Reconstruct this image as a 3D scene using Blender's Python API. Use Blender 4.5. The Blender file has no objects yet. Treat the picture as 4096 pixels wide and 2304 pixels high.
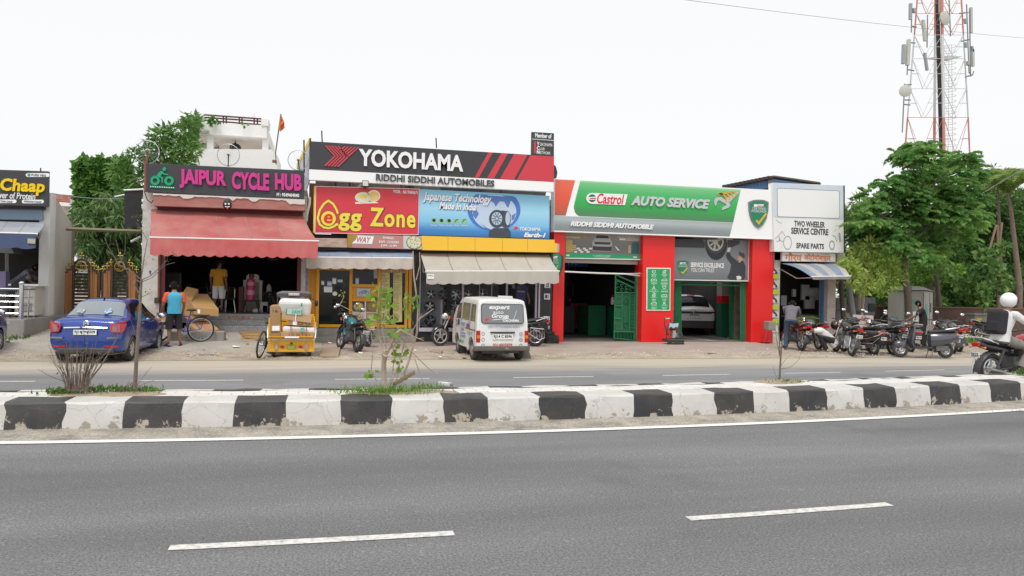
import bpy,bmesh,math,random
import numpy as np
from mathutils import Vector,Matrix
random.seed(7);RNG=np.random.default_rng(7)
SC=bpy.context.scene;COL=SC.collection
R=math.radians
H=1.9;F=3000.0;YAW=R(14.2);ROLL=.02
CY,SY=math.cos(YAW),math.sin(YAW)
cd=bpy.data.cameras.new('camera');cam=bpy.data.objects.new('camera',cd);COL.objects.link(cam)
cd.sensor_width=36;cd.lens=36*F/4096;cd.clip_end=3000;cd.clip_start=.05
cam.matrix_world=Matrix.Translation((0,0,H))@Matrix.Rotation(-YAW,4,'Z')@Matrix.Rotation(R(90),4,'X')@Matrix.Rotation(ROLL,4,'Z')
SC.camera=cam
SUN_EL,SUN_AZ=R(60),R(205)
w=bpy.data.worlds.new('World');SC.world=w;w.use_nodes=1
nt=w.node_tree;nt.nodes.clear()
wo=nt.nodes.new('ShaderNodeOutputWorld');bg=nt.nodes.new('ShaderNodeBackground')
sk=nt.nodes.new('ShaderNodeTexSky');sk.sky_type='NISHITA';sk.sun_disc=0
sk.sun_elevation=SUN_EL;sk.sun_rotation=SUN_AZ;sk.air_density=1.0;sk.dust_density=4.0;sk.ozone_density=1.0
hs=nt.nodes.new('ShaderNodeHueSaturation');hs.inputs['Saturation'].default_value=.10;hs.inputs['Value'].default_value=1.0
cm=nt.nodes.new('ShaderNodeMix');cm.data_type='RGBA';cm.inputs[0].default_value=.8;cm.inputs[7].default_value=(6.0,6.06,6.15,1)
nt.links.new(sk.outputs[0],hs.inputs['Color']);nt.links.new(hs.outputs[0],cm.inputs[6]);nt.links.new(cm.outputs[2],bg.inputs[0]);nt.links.new(bg.outputs[0],wo.inputs[0])
bg.inputs[1].default_value=.15
sd=bpy.data.lights.new('sun','SUN');sd.energy=1.5;sd.angle=R(18);sd.color=(1,.97,.92)
sun=bpy.data.objects.new('sun',sd);COL.objects.link(sun)
sdir=Vector((math.sin(SUN_AZ)*math.cos(SUN_EL),math.cos(SUN_AZ)*math.cos(SUN_EL),math.sin(SUN_EL)))
sun.location=sdir*60;sun.rotation_euler=sdir.to_track_quat('Z','Y').to_euler()
vs=SC.view_settings;vs.view_transform='Standard';vs.look='None';vs.gamma=1;vs.exposure=.22
SC.cycles.use_adaptive_sampling=1;SC.cycles.max_bounces=6;SC.cycles.transparent_max_bounces=12
def ray(x,y):
 dx=x-2048;dy=y-1152
 a=(dx+ROLL*dy)/F;b=(dy-ROLL*dx)/F
 return Vector((CY*a+SY,-SY*a+CY,-b))
def g(x,y,z=0):
 d=ray(x,y);t=(z-H)/d.z;return Vector((d.x*t,d.y*t,z))
def at(x,y,Y):
 d=ray(x,y);t=Y/d.y;return Vector((d.x*t,Y,H+d.z*t))
def crop(x0,y0,s):return lambda x,y:(x0+x*s,y0+y*s)
K1=crop(0,400,.4142);K2=crop(0,900,.4142);K3=crop(550,400,.4141);K4=crop(550,950,.3796)
K5=crop(1200,500,.345);K6=crop(1200,950,.3796);K7=crop(1650,500,.345);K8=crop(1650,950,.3797)
L1=crop(2200,650,.2761);L2=crop(2200,950,.3106);L3=crop(2600,650,.2761);L4=crop(2650,950,.3106)
L5=crop(3050,680,.2761);L6=crop(3050,1000,.3106);L7=crop(3500,0,.483);L8=crop(3300,520,.4693)
N1=crop(3500,1100,.3106);N6=crop(1400,1080,.2347);N7=crop(980,1100,.2484)
YF=25.3
MATS={}
def mat(name,c,r=.6,m=0.,dirt=None,da=.5,ds=2.,bump=0.,bs=30.,coat=0.,spec=.5,alpha=1.,trans=0.,emit=0,lo=.35,hi=.7,det=6,stretch=None):
 if name in MATS:return MATS[name]
 M=bpy.data.materials.new(name);MATS[name]=M;M.use_nodes=1
 n=M.node_tree.nodes;l=M.node_tree.links;b=n['Principled BSDF']
 b.inputs['Base Color'].default_value=(*c,1);b.inputs['Roughness'].default_value=r;b.inputs['Metallic'].default_value=m
 b.inputs['Coat Weight'].default_value=coat;b.inputs['Specular IOR Level'].default_value=spec;b.inputs['Coat Roughness'].default_value=.08
 if trans:b.inputs['Transmission Weight'].default_value=trans
 if alpha<1:b.inputs['Alpha'].default_value=alpha
 if emit:b.inputs['Emission Color'].default_value=(*c,1);b.inputs['Emission Strength'].default_value=emit
 if dirt or bump:
  tc=n.new('ShaderNodeTexCoord');src=tc.outputs['Object']
  if stretch:
   mp=n.new('ShaderNodeMapping');mp.inputs['Scale'].default_value=stretch;l.new(src,mp.inputs['Vector']);src=mp.outputs[0]
 if dirt:
  no=n.new('ShaderNodeTexNoise');no.inputs['Scale'].default_value=ds;no.inputs['Detail'].default_value=det;no.inputs['Roughness'].default_value=.65
  l.new(src,no.inputs['Vector'])
  mr=n.new('ShaderNodeMapRange');mr.inputs[1].default_value=lo;mr.inputs[2].default_value=hi;mr.inputs[4].default_value=da
  l.new(no.outputs[0],mr.inputs[0])
  mx=n.new('ShaderNodeMix');mx.data_type='RGBA';mx.inputs[6].default_value=(*c,1);mx.inputs[7].default_value=(*dirt,1)
  l.new(mr.outputs[0],mx.inputs[0]);l.new(mx.outputs[2],b.inputs['Base Color'])
 if bump:
  nb=n.new('ShaderNodeTexNoise');nb.inputs['Scale'].default_value=bs;nb.inputs['Detail'].default_value=4
  l.new(src,nb.inputs['Vector'])
  bp=n.new('ShaderNodeBump');bp.inputs['Strength'].default_value=bump;bp.inputs['Distance'].default_value=.02
  l.new(nb.outputs[0],bp.inputs['Height']);l.new(bp.outputs[0],b.inputs['Normal'])
 return M
I4=Matrix.Identity(4)
def frame(o,xa,ya):
 x=Vector(xa).normalized();y=(Vector(ya)-x*Vector(ya).dot(x)).normalized();z=x.cross(y)
 return Matrix(((x.x,y.x,z.x,o[0]),(x.y,y.y,z.y,o[1]),(x.z,y.z,z.z,o[2]),(0,0,0,1)))
class MB:
 def __init__(s,T=None):s.v=[];s.f=[];s.mi=[];s.m=[];s.T=T;s.ad=[]
 def slot(s,m):
  if m not in s.m:s.m.append(m)
  return s.m.index(m)
 def add(s,vs,fs,m=None):
  k=len(s.v);i=s.slot(m)if m else 0
  if s.T is not None:vs=[s.T@Vector(v)for v in vs]
  s.ad.append((vs,fs))
  s.v+=[tuple(v)for v in vs];s.f+=[tuple(k+j for j in f)for f in fs];s.mi+=[i]*len(fs);return s
 def box(s,c,d,m=None,rz=0,rx=0,ry=0):
  x,y,z=[q/2 for q in d]
  M_=Matrix.Translation(c)@Matrix.Rotation(rz,4,'Z')@Matrix.Rotation(ry,4,'Y')@Matrix.Rotation(rx,4,'X')
  vs=[M_@Vector(p)for p in((-x,-y,-z),(x,-y,-z),(x,y,-z),(-x,y,-z),(-x,-y,z),(x,-y,z),(x,y,z),(-x,y,z))]
  return s.add(vs,[(3,2,1,0),(4,5,6,7),(0,1,5,4),(1,2,6,5),(2,3,7,6),(3,0,4,7)],m)
 def bb(s,a,b,m=None):
  return s.box([(a[i]+b[i])/2 for i in range(3)],[abs(b[i]-a[i])for i in range(3)],m)
 def hexa(s,p,m=None):
  return s.add(p,[(3,2,1,0),(4,5,6,7),(0,1,5,4),(1,2,6,5),(2,3,7,6),(3,0,4,7)],m)
 def tube(s,pts,r,n=6,m=None,cap=1):
  pts=[Vector(p)for p in pts];N=len(pts);rs=r if isinstance(r,(list,tuple))else[r]*N
  vs=[];fs=[];up=None
  for i,p in enumerate(pts):
   t=(pts[min(i+1,N-1)]-pts[max(i-1,0)])
   if t.length<1e-9:t=Vector((0,0,1))
   t.normalize()
   if up is None:up=Vector((0,0,1))if abs(t.z)<.9 else Vector((1,0,0))
   a=t.cross(up)
   if a.length<1e-5:a=t.cross(Vector((1,.3,0)))
   a.normalize();b=a.cross(t).normalized();up=b
   for k in range(n):
    q=2*math.pi*k/n;vs.append(p+(a*math.cos(q)+b*math.sin(q))*rs[i])
  for i in range(N-1):
   for k in range(n):fs.append((i*n+k,i*n+(k+1)%n,(i+1)*n+(k+1)%n,(i+1)*n+k))
  if cap:fs+=[tuple(range(n-1,-1,-1)),tuple(range((N-1)*n,N*n))]
  return s.add(vs,fs,m)
 def ring(s,c,ax,Rr,r,m=None,n=24,k=6,flat=1.,ar=(0,1)):
  ax=Vector(ax).normalized();a=ax.orthogonal().normalized();b=ax.cross(a);c=Vector(c);vs=[];fs=[]
  for i in range(n):
   q=2*math.pi*i/n;d=a*math.cos(q)+b*math.sin(q)
   for j in range(k):
    u=2*math.pi*j/k+math.pi/k;vs.append(c+d*(Rr+r*math.cos(u))+ax*(r*flat*math.sin(u)))
  for i in range(n):
   for j in range(k):fs.append((i*k+j,((i+1)%n)*k+j,((i+1)%n)*k+(j+1)%k,i*k+(j+1)%k))
  return s.add(vs,fs,m)
 def disc(s,c,ax,r,h,m=None,n=20,r2=None):
  ax=Vector(ax).normalized();c=Vector(c);return s.tube([c-ax*h/2,c+ax*h/2],[r,r if r2 is None else r2],n,m)
 def ell(s,c,rad,m=None,n=12,k=8,M_=None):
  vs=[];fs=[];c=Vector(c)
  for i in range(1,k):
   p=math.pi*i/k
   for j in range(n):
    q=2*math.pi*j/n;v=Vector((rad[0]*math.sin(p)*math.cos(q),rad[1]*math.sin(p)*math.sin(q),rad[2]*math.cos(p)))
    vs.append(c+(M_@v if M_ else v))
  t=len(vs);zt=Vector((0,0,rad[2]));vs+=[c+(M_@zt if M_ else zt),c-(M_@zt if M_ else zt)]
  for i in range(k-2):
   for j in range(n):fs.append((i*n+j,(i+1)*n+j,(i+1)*n+(j+1)%n,i*n+(j+1)%n))
  for j in range(n):fs.append((t,j,(j+1)%n));fs.append((t+1,(k-2)*n+(j+1)%n,(k-2)*n+j))
  return s.add(vs,fs,m)
 def prism(s,pts,d,m=None):
  pts=[Vector(p)for p in pts];d=Vector(d);n=len(pts)
  nn=Vector((0,0,0))
  for i in range(n):nn+=pts[i].cross(pts[(i+1)%n])
  if nn.dot(d)>0:pts=pts[::-1]
  return s.add(pts+[p+d for p in pts],[tuple(range(n)),tuple(range(2*n-1,n-1,-1))]+[(i,i+n,(i+1)%n+n,(i+1)%n)for i in range(n)],m)
 def loft(s,rings,m=None,cap=1,closed=1):
  n=len(rings[0]);vs=[p for r_ in rings for p in r_];fs=[]
  for i in range(len(rings)-1):
   for k in range(n if closed else n-1):fs.append((i*n+k,i*n+(k+1)%n,(i+1)*n+(k+1)%n,(i+1)*n+k))
  if cap:fs+=[tuple(range(n-1,-1,-1)),tuple(range((len(rings)-1)*n,len(rings)*n))]
  return s.add(vs,fs,m)
 def sheet(s,fn,nu,nv,m=None):
  vs=[fn(i/nu,j/nv)for j in range(nv+1)for i in range(nu+1)]
  return s.add(vs,[(j*(nu+1)+i,j*(nu+1)+i+1,(j+1)*(nu+1)+i+1,(j+1)*(nu+1)+i)for j in range(nv)for i in range(nu)],m)
 def each(s,name,m=None,parent=None,**k):
  for vs,fs in s.ad:q=MB();q.add(vs,fs);o=q.build(name,m,parent,**k)
  return o
 def mesh(s,name,m=None,sm=0):
  me=bpy.data.meshes.new(name);me.from_pydata(s.v,[],s.f)
  for q in(s.m or[m]):
   if q:me.materials.append(q)
  if len(s.m)>1:me.polygons.foreach_set('material_index',s.mi)
  if sm:
   me.polygons.foreach_set('use_smooth',[1]*len(me.polygons))
  me.validate();me.update();return me
 def build(s,name,m=None,parent=None,sm=0,bv=0,sub=0,fix=1,wl=1,ang=None):
  if not s.m and m:s.m=[m]
  me=s.mesh(name,m,sm or sub>0)
  if fix:
   bm=bmesh.new();bm.from_mesh(me);bmesh.ops.recalc_face_normals(bm,faces=bm.faces);bm.to_mesh(me);bm.free()
  if sm and not sub:
   try:me.set_sharp_from_angle(angle=ang or R(40))
   except Exception:pass
  o=bpy.data.objects.new(name,me);COL.objects.link(o)
  if bv:
   b=o.modifiers.new('bevel','BEVEL');b.width=bv;b.segments=2;b.limit_method='ANGLE';b.angle_limit=R(35)
  if sub:
   b=o.modifiers.new('sub','SUBSURF');b.levels=sub;b.render_levels=sub
  if parent is not None:
   o.parent=parent
   if wl:o.matrix_parent_inverse=Matrix.Translation(parent.location).inverted()
  return o
def tag(o,label=None,cat=None,group=None,kind=None):
 if label:o['label']=label
 if cat:o['category']=cat
 if group:o['group']=group
 if kind:o['kind']=kind
 return o
def thing(name,label,cat,loc=(0,0,0),rz=0,group=None,sc=1):
 o=bpy.data.objects.new(name,None);COL.objects.link(o);o.location=loc;o.rotation_euler=(0,0,rz);o.scale=(sc,sc,sc);o.empty_display_size=.1
 return tag(o,label,cat,group)
def struct(o):o['kind']='structure';return o
def copy_tree(o,parent=None):
 c=o.copy();COL.objects.link(c)
 if parent is not None:
  mpi=o.matrix_parent_inverse.copy();c.parent=parent;c.matrix_parent_inverse=mpi
 for ch in list(o.children):copy_tree(ch,c)
 return c
def relabel(o,label,loc,rz,group=None):
 o['label']=label;o.location=loc;o.rotation_euler=(0,0,rz)
 if group:o['group']=group
def text_mesh(s,ex=.01,bold=0.,shear=0.,sp=1.,align='CENTER',ls=1.):
 cu=bpy.data.curves.new('lettering','FONT');cu.body=s;cu.extrude=ex;cu.offset=bold;cu.shear=shear;cu.space_character=sp;cu.resolution_u=3;cu.align_x=align;cu.space_line=ls
 ob=bpy.data.objects.new('t',cu);me=bpy.data.meshes.new_from_object(ob)
 bpy.data.objects.remove(ob);bpy.data.curves.remove(cu);return me
def text(par,s,o,ux,uy,w,h,m,name='lettering',th=.015,bold=0.,shear=0.,sp=1.,wl=1,ls=1.,align='CENTER',gap=.002):
 0
 me=text_mesh(s,.5,bold,shear,sp,align,ls);n=len(me.vertices);a=np.empty(n*3);me.vertices.foreach_get('co',a);a=a.reshape(-1,3)
 mn,mx=a.min(0),a.max(0);a=(a-mn)/np.maximum(mx-mn,1e-6)
 ux=Vector(ux).normalized();uy=Vector(uy).normalized();uz=ux.cross(uy)
 b=np.array(o)+a[:,:1]*w*np.array(ux)+a[:,1:2]*h*np.array(uy)+(a[:,2:3]*th+gap)*np.array(uz)
 me.vertices.foreach_set('co',b.ravel());me.materials.clear();me.materials.append(m);me.update()
 ob=bpy.data.objects.new(name,me);COL.objects.link(ob);me.name=name
 if par is not None:
  ob.parent=par
  if wl:ob.matrix_parent_inverse=Matrix.Translation(par.location).inverted()
 return ob
def ptext(par,s,bl,tr,Y,m,**k):
 a=at(*bl,Y);b=at(*tr,Y)
 return text(par,s,a,(1,0,0),(0,0,1),b.x-a.x,b.z-a.z,m,**k)
def ppoly(mb,c,pts,Y,th,m=None):
 return mb.prism([at(*(c(*p)if c else p),Y)for p in pts],(0,th,0),m)
def pdisc(mb,c,p,r,Y,th,m=None,n=24,ry=None):
 return ppoly(mb,c,[(p[0]+r*math.cos(2*math.pi*i/n),p[1]+(ry or r)*math.sin(2*math.pi*i/n))for i in range(n)],Y,th,m)
def pring(mb,c,p,r,w,Y,th,m=None,n=24,ry=None):
 ry=ry or r
 for i in range(n):
  q0,q1=2*math.pi*i/n,2*math.pi*(i+1)/n
  ppoly(mb,c,[(p[0]+k*math.cos(q),p[1]+k*ry/r*math.sin(q))for k,q in((r-w,q0),(r,q0),(r,q1),(r-w,q1))],Y,th,m)
 return mb
def pline(mb,c,pts,wd,Y,th,m=None):
 p=[Vector(q)for q in pts];n=len(p);cy=(p[0]-p[-1]).length<1e-6;O=[]
 for i in range(n):
  a=p[i-1]if i else(p[-2]if cy else p[0]);b=p[i+1]if i<n-1 else(p[1]if cy else p[-1])
  u=(p[i]-a).normalized()if(p[i]-a).length>1e-6 else(b-p[i]).normalized();v=(b-p[i]).normalized()if(b-p[i]).length>1e-6 else u
  t=u+v;t=t.normalized()if t.length>.2 else u;k=max(.5,abs(t.dot(u)));O.append(Vector((-t.y,t.x))*wd/2/k)
 for i in range(n-1):ppoly(mb,c,[tuple(p[i]+O[i]),tuple(p[i+1]+O[i+1]),tuple(p[i+1]-O[i+1]),tuple(p[i]-O[i])],Y,th,m)
 return mb
def bow(Y,X):
 c=np.interp(Y,[11.5,15.4,19.4,21],[.0073,.0038,.0022,0]);d=abs(X-2)
 return Y+c*(d*d if d<12 else 144+24*(d-12))
def strip(mb,Y0,Y1,z0,z1,X0,X1,n,m=None):
 return mb.sheet(lambda u,v:(X0+(X1-X0)*u,bow(Y0+(Y1-Y0)*v,X0+(X1-X0)*u)if 1 else 0,z0+(z1-z0)*v),n,1,m)
def nodes_of(M):return M.node_tree.nodes,M.node_tree.links,M.node_tree.nodes['Principled BSDF']
def asphalt(name,dark,light,dust=None,grain=75):
 M=bpy.data.materials.new(name);M.use_nodes=1;n,l,b=nodes_of(M);b.inputs['Roughness'].default_value=.8;b.inputs['Specular IOR Level'].default_value=.35
 tc=n.new('ShaderNodeTexCoord');P=tc.outputs['Object']
 a=n.new('ShaderNodeTexNoise');a.inputs['Scale'].default_value=grain;a.inputs['Detail'].default_value=5;a.inputs['Roughness'].default_value=.85;l.new(P,a.inputs['Vector'])
 r=n.new('ShaderNodeValToRGB');r.color_ramp.elements[0].position=.36;r.color_ramp.elements[1].position=.68
 r.color_ramp.elements[0].color=(*dark,1);r.color_ramp.elements[1].color=(*light,1);l.new(a.outputs[0],r.inputs[0])
 v=n.new('ShaderNodeTexVoronoi');v.inputs['Scale'].default_value=grain*.55;l.new(P,v.inputs['Vector'])
 sp=n.new('ShaderNodeMapRange');sp.inputs[1].default_value=.93;sp.inputs[2].default_value=1.;sp.inputs[4].default_value=.12;
 sx=n.new('ShaderNodeSeparateColor');l.new(v.outputs['Color'],sx.inputs[0]);l.new(sx.outputs[0],sp.inputs[0])
 m1=n.new('ShaderNodeMix');m1.data_type='RGBA';l.new(sp.outputs[0],m1.inputs[0]);l.new(r.outputs[0],m1.inputs[6]);m1.inputs[7].default_value=(light[0]*1.7,light[1]*1.66,light[2]*1.6,1)
 mp=n.new('ShaderNodeMapping');mp.inputs['Scale'].default_value=(.10,.55,1);l.new(P,mp.inputs['Vector'])
 c=n.new('ShaderNodeTexNoise');c.inputs['Scale'].default_value=1.3;c.inputs['Detail'].default_value=6;l.new(mp.outputs[0],c.inputs['Vector'])
 cr=n.new('ShaderNodeMapRange');cr.inputs[1].default_value=.3;cr.inputs[2].default_value=.7;cr.inputs[3].default_value=.72;cr.inputs[4].default_value=1.2;l.new(c.outputs[0],cr.inputs[0])
 m2=n.new('ShaderNodeMix');m2.data_type='RGBA';m2.blend_type='MULTIPLY';m2.inputs[0].default_value=1;l.new(m1.outputs[2],m2.inputs[6]);l.new(cr.outputs[0],m2.inputs[7])
 st=n.new('ShaderNodeTexNoise');st.inputs['Scale'].default_value=.45;st.inputs['Detail'].default_value=7;st.inputs['Roughness'].default_value=.6;l.new(P,st.inputs['Vector'])
 sm=n.new('ShaderNodeMapRange');sm.inputs[1].default_value=.58;sm.inputs[2].default_value=.74;sm.inputs[3].default_value=1;sm.inputs[4].default_value=.72;l.new(st.outputs[0],sm.inputs[0])
 m4=n.new('ShaderNodeMix');m4.data_type='RGBA';m4.blend_type='MULTIPLY';m4.inputs[0].default_value=1;l.new(m2.outputs[2],m4.inputs[6]);l.new(sm.outputs[0],m4.inputs[7])
 out=m4.outputs[2]
 if dust:
  col,y0,y1=dust
  sep=n.new('ShaderNodeSeparateXYZ');l.new(P,sep.inputs[0])
  mp2=n.new('ShaderNodeMapping');mp2.inputs['Scale'].default_value=(.16,1.5,1);l.new(P,mp2.inputs['Vector'])
  d=n.new('ShaderNodeTexNoise');d.inputs['Scale'].default_value=1.6;d.inputs['Detail'].default_value=7;l.new(mp2.outputs[0],d.inputs['Vector'])
  ad=n.new('ShaderNodeMath');ad.operation='MULTIPLY_ADD';ad.inputs[1].default_value=2.6;l.new(d.outputs[0],ad.inputs[0]);l.new(sep.outputs['Y'],ad.inputs[2])
  mr=n.new('ShaderNodeMapRange');mr.inputs[1].default_value=y0+1.3;mr.inputs[2].default_value=y1+1.3;mr.inputs[4].default_value=.97;mr.interpolation_type='SMOOTHSTEP';l.new(ad.outputs[0],mr.inputs[0])
  m3=n.new('ShaderNodeMix');m3.data_type='RGBA';l.new(mr.outputs[0],m3.inputs[0]);l.new(out,m3.inputs[6]);m3.inputs[7].default_value=(*col,1);out=m3.outputs[2]
 l.new(out,b.inputs['Base Color'])
 bp=n.new('ShaderNodeBump');bp.inputs['Strength'].default_value=.5;bp.inputs['Distance'].default_value=.008;l.new(a.outputs[0],bp.inputs['Height']);l.new(bp.outputs[0],b.inputs['Normal'])
 return M
DUST=(.50,.43,.34)
M_road=asphalt('asphalt near',(.055,.055,.058),(.31,.31,.315),None,52)
M_road2=asphalt('asphalt far',(.16,.16,.165),(.29,.29,.295),((.47,.415,.335),16.0,18.3),60)
def earth_mat(name,c1,c2,c3,sc=1.3):
 M=bpy.data.materials.new(name);M.use_nodes=1;n,l,b=nodes_of(M);b.inputs['Roughness'].default_value=.95;b.inputs['Specular IOR Level'].default_value=.1
 tc=n.new('ShaderNodeTexCoord');P=tc.outputs['Object']
 a=n.new('ShaderNodeTexNoise');a.inputs['Scale'].default_value=sc;a.inputs['Detail'].default_value=8;a.inputs['Roughness'].default_value=.7;l.new(P,a.inputs['Vector'])
 r=n.new('ShaderNodeValToRGB');e=r.color_ramp.elements;e[0].position=.3;e[1].position=.72;e[0].color=(*c1,1);e[1].color=(*c3,1);k=e.new(.5);k.color=(*c2,1);l.new(a.outputs[0],r.inputs[0])
 v=n.new('ShaderNodeTexNoise');v.inputs['Scale'].default_value=38;v.inputs['Detail'].default_value=3;l.new(P,v.inputs['Vector'])
 mr=n.new('ShaderNodeMapRange');mr.inputs[1].default_value=.3;mr.inputs[2].default_value=.7;mr.inputs[3].default_value=.68;mr.inputs[4].default_value=1.22;l.new(v.outputs[0],mr.inputs[0])
 m2=n.new('ShaderNodeMix');m2.data_type='RGBA';m2.blend_type='MULTIPLY';m2.inputs[0].default_value=1;l.new(r.outputs[0],m2.inputs[6]);l.new(mr.outputs[0],m2.inputs[7]);l.new(m2.outputs[2],b.inputs['Base Color'])
 bp=n.new('ShaderNodeBump');bp.inputs['Strength'].default_value=.7;bp.inputs['Distance'].default_value=.03;l.new(v.outputs[0],bp.inputs['Height']);l.new(bp.outputs[0],b.inputs['Normal'])
 return M
M_earth=earth_mat('dry earth',(.30,.25,.19),(.42,.36,.28),(.52,.46,.37))
M_sand=earth_mat('blown sand',(.20,.19,.175),(.38,.345,.295),(.50,.45,.39),2.5)
M_conc=earth_mat('dusty concrete',(.34,.31,.27),(.43,.39,.34),(.50,.46,.41),.9)
def paver_mat(name,c1,c2,mort,bw,bh,dustc,da=.55):
 M=bpy.data.materials.new(name);M.use_nodes=1;n,l,b=nodes_of(M);b.inputs['Roughness'].default_value=.9;b.inputs['Specular IOR Level'].default_value=.2
 tc=n.new('ShaderNodeTexCoord');P=tc.outputs['Object']
 br=n.new('ShaderNodeTexBrick');br.inputs['Scale'].default_value=1;br.inputs['Brick Width'].default_value=bw;br.inputs['Row Height'].default_value=bh;br.inputs['Mortar Size'].default_value=.008
 br.inputs['Color1'].default_value=(*c1,1);br.inputs['Color2'].default_value=(*c2,1);br.inputs['Mortar'].default_value=(*mort,1);l.new(P,br.inputs['Vector'])
 a=n.new('ShaderNodeTexNoise');a.inputs['Scale'].default_value=.9;a.inputs['Detail'].default_value=8;l.new(P,a.inputs['Vector'])
 mr=n.new('ShaderNodeMapRange');mr.inputs[1].default_value=.35;mr.inputs[2].default_value=.68;mr.inputs[4].default_value=da;l.new(a.outputs[0],mr.inputs[0])
 m=n.new('ShaderNodeMix');m.data_type='RGBA';l.new(mr.outputs[0],m.inputs[0]);l.new(br.outputs[0],m.inputs[6]);m.inputs[7].default_value=(*dustc,1);l.new(m.outputs[2],b.inputs['Base Color'])
 return M
M_pav=paver_mat('forecourt pavers',(.36,.27,.24),(.42,.34,.30),(.28,.24,.20),.22,.11,(.46,.39,.33),.75)
M_medpav=paver_mat('median pavers',(.62,.61,.59),(.72,.71,.68),(.30,.28,.24),.30,.16,(.62,.58,.50),.5)
b=MB();b.sheet(lambda u,v:(-1500+3000*u,-80+2500*v,-.03),8,8);struct(b.build('ground',M_earth))
b=MB();b.sheet(lambda u,v:(-60+140*u,-14+(bow(10.4,-60+140*u)+14)*v,0),60,8);struct(b.build('road',M_road))
b=MB();b.sheet(lambda u,v:(-60+140*u,bow(11.2,-60+140*u)*(1-v)+v*bow(19.55+.12*math.sin(u*140*1.3)+.08*math.sin(u*140*3.1),-60+140*u),0),260,4);struct(b.build('road',M_road2))
M_line=mat('road paint',(.78,.77,.73),.7,dirt=(.25,.25,.25),da=.55,ds=26,lo=.5,hi=.72)
M_line2=mat('worn road paint',(.66,.65,.61),.7,dirt=(.20,.20,.20),da=.8,ds=18,lo=.45,hi=.72)
b=MB();strip(b,9.47,9.63,.009,.009,-40,60,100,M_line)
for k in range(-6,9):
 X0=-1.02+k*4.02
 strip(b,5.64,5.75,.005,.005,X0,X0+2.04,6,M_line2)
for xa,xb in[(-700,-420),(-240,150),(560,972),(1342,1728),(2078,2420),(2728,3030),(3288,3560),(3780,4090),(4300,4600)]:
 Xa=g(xa,1523).x;Xb=g(xb,1523).x;
 strip(b,15.32,15.42,.005,.005,Xa,Xb,8,M_line2)
o=struct(b.build('road_marking',None))
def sandy(u,v):
 X=-40+100*u;wob=.10*math.sin(X*1.7)+.07*math.sin(X*4.1+1)+.05*math.sin(X*9.3)
 return(X,bow(9.66+(0 if v>.5 else 0)+v*.6+(1-v)*max(0,wob)*.0,X),.004+.03*v)
b=MB();b.sheet(sandy,200,2);struct(b.build('sand_strip',M_sand))
def kerb_mat(name,paint,chip,amt):
 M=bpy.data.materials.new(name);M.use_nodes=1;n,l,b=nodes_of(M);b.inputs['Roughness'].default_value=.5
 tc=n.new('ShaderNodeTexCoord');P=tc.outputs['Object']
 a=n.new('ShaderNodeTexNoise');a.inputs['Scale'].default_value=5;a.inputs['Detail'].default_value=9;a.inputs['Roughness'].default_value=.7;l.new(P,a.inputs['Vector'])
 sep=n.new('ShaderNodeSeparateXYZ');l.new(P,sep.inputs[0])
 zz=n.new('ShaderNodeMapRange');zz.inputs[1].default_value=.02;zz.inputs[2].default_value=.30;zz.inputs[3].default_value=.17;zz.inputs[4].default_value=-.02;l.new(sep.outputs['Z'],zz.inputs[0])
 ad=n.new('ShaderNodeMath');l.new(a.outputs[0],ad.inputs[0]);l.new(zz.outputs[0],ad.inputs[1])
 mr=n.new('ShaderNodeMapRange');mr.inputs[1].default_value=amt;mr.inputs[2].default_value=amt+.03;l.new(ad.outputs[0],mr.inputs[0])
 gz=n.new('ShaderNodeTexNoise');gz.inputs['Scale'].default_value=2.2;gz.inputs['Detail'].default_value=8;l.new(P,gz.inputs['Vector'])
 gm=n.new('ShaderNodeMapRange');gm.inputs[1].default_value=.32;gm.inputs[2].default_value=.72;gm.inputs[4].default_value=.6;l.new(gz.outputs[0],gm.inputs[0])
 m0=n.new('ShaderNodeMix');m0.data_type='RGBA';l.new(gm.outputs[0],m0.inputs[0]);m0.inputs[6].default_value=(*paint,1);m0.inputs[7].default_value=(paint[0]*.7+.06,paint[1]*.68+.05,paint[2]*.62+.04,1)
 dn=n.new('ShaderNodeTexNoise');dn.inputs['Scale'].default_value=3;dn.inputs['Detail'].default_value=5;l.new(P,dn.inputs['Vector'])
 vm=n.new('ShaderNodeVectorMath');vm.operation='MULTIPLY_ADD';vm.inputs[1].default_value=(.5,.5,.5);l.new(dn.outputs['Color'],vm.inputs[0]);l.new(P,vm.inputs[2])
 vo=n.new('ShaderNodeTexVoronoi');vo.feature='DISTANCE_TO_EDGE';vo.inputs['Scale'].default_value=1.9;l.new(vm.outputs[0],vo.inputs['Vector'])
 cm=n.new('ShaderNodeMapRange');cm.inputs[1].default_value=.004;cm.inputs[2].default_value=.011;cm.inputs[3].default_value=.32;cm.inputs[4].default_value=0;l.new(vo.outputs['Distance'],cm.inputs[0])
 m1=n.new('ShaderNodeMix');m1.data_type='RGBA';l.new(cm.outputs[0],m1.inputs[0]);l.new(m0.outputs[2],m1.inputs[6]);m1.inputs[7].default_value=(.10,.09,.08,1)
 m2=n.new('ShaderNodeMix');m2.data_type='RGBA';l.new(mr.outputs[0],m2.inputs[0]);l.new(m1.outputs[2],m2.inputs[6]);m2.inputs[7].default_value=(*chip,1);l.new(m2.outputs[2],b.inputs['Base Color'])
 bp=n.new('ShaderNodeBump');bp.inputs['Strength'].default_value=.6;bp.inputs['Distance'].default_value=.02;l.new(ad.outputs[0],bp.inputs['Height']);l.new(bp.outputs[0],b.inputs['Normal'])
 return M
M_kw=kerb_mat('white kerb paint',(.60,.59,.57),(.32,.28,.23),.67)
M_kb=kerb_mat('black kerb paint',(.028,.028,.031),(.42,.37,.30),.665)
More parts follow.
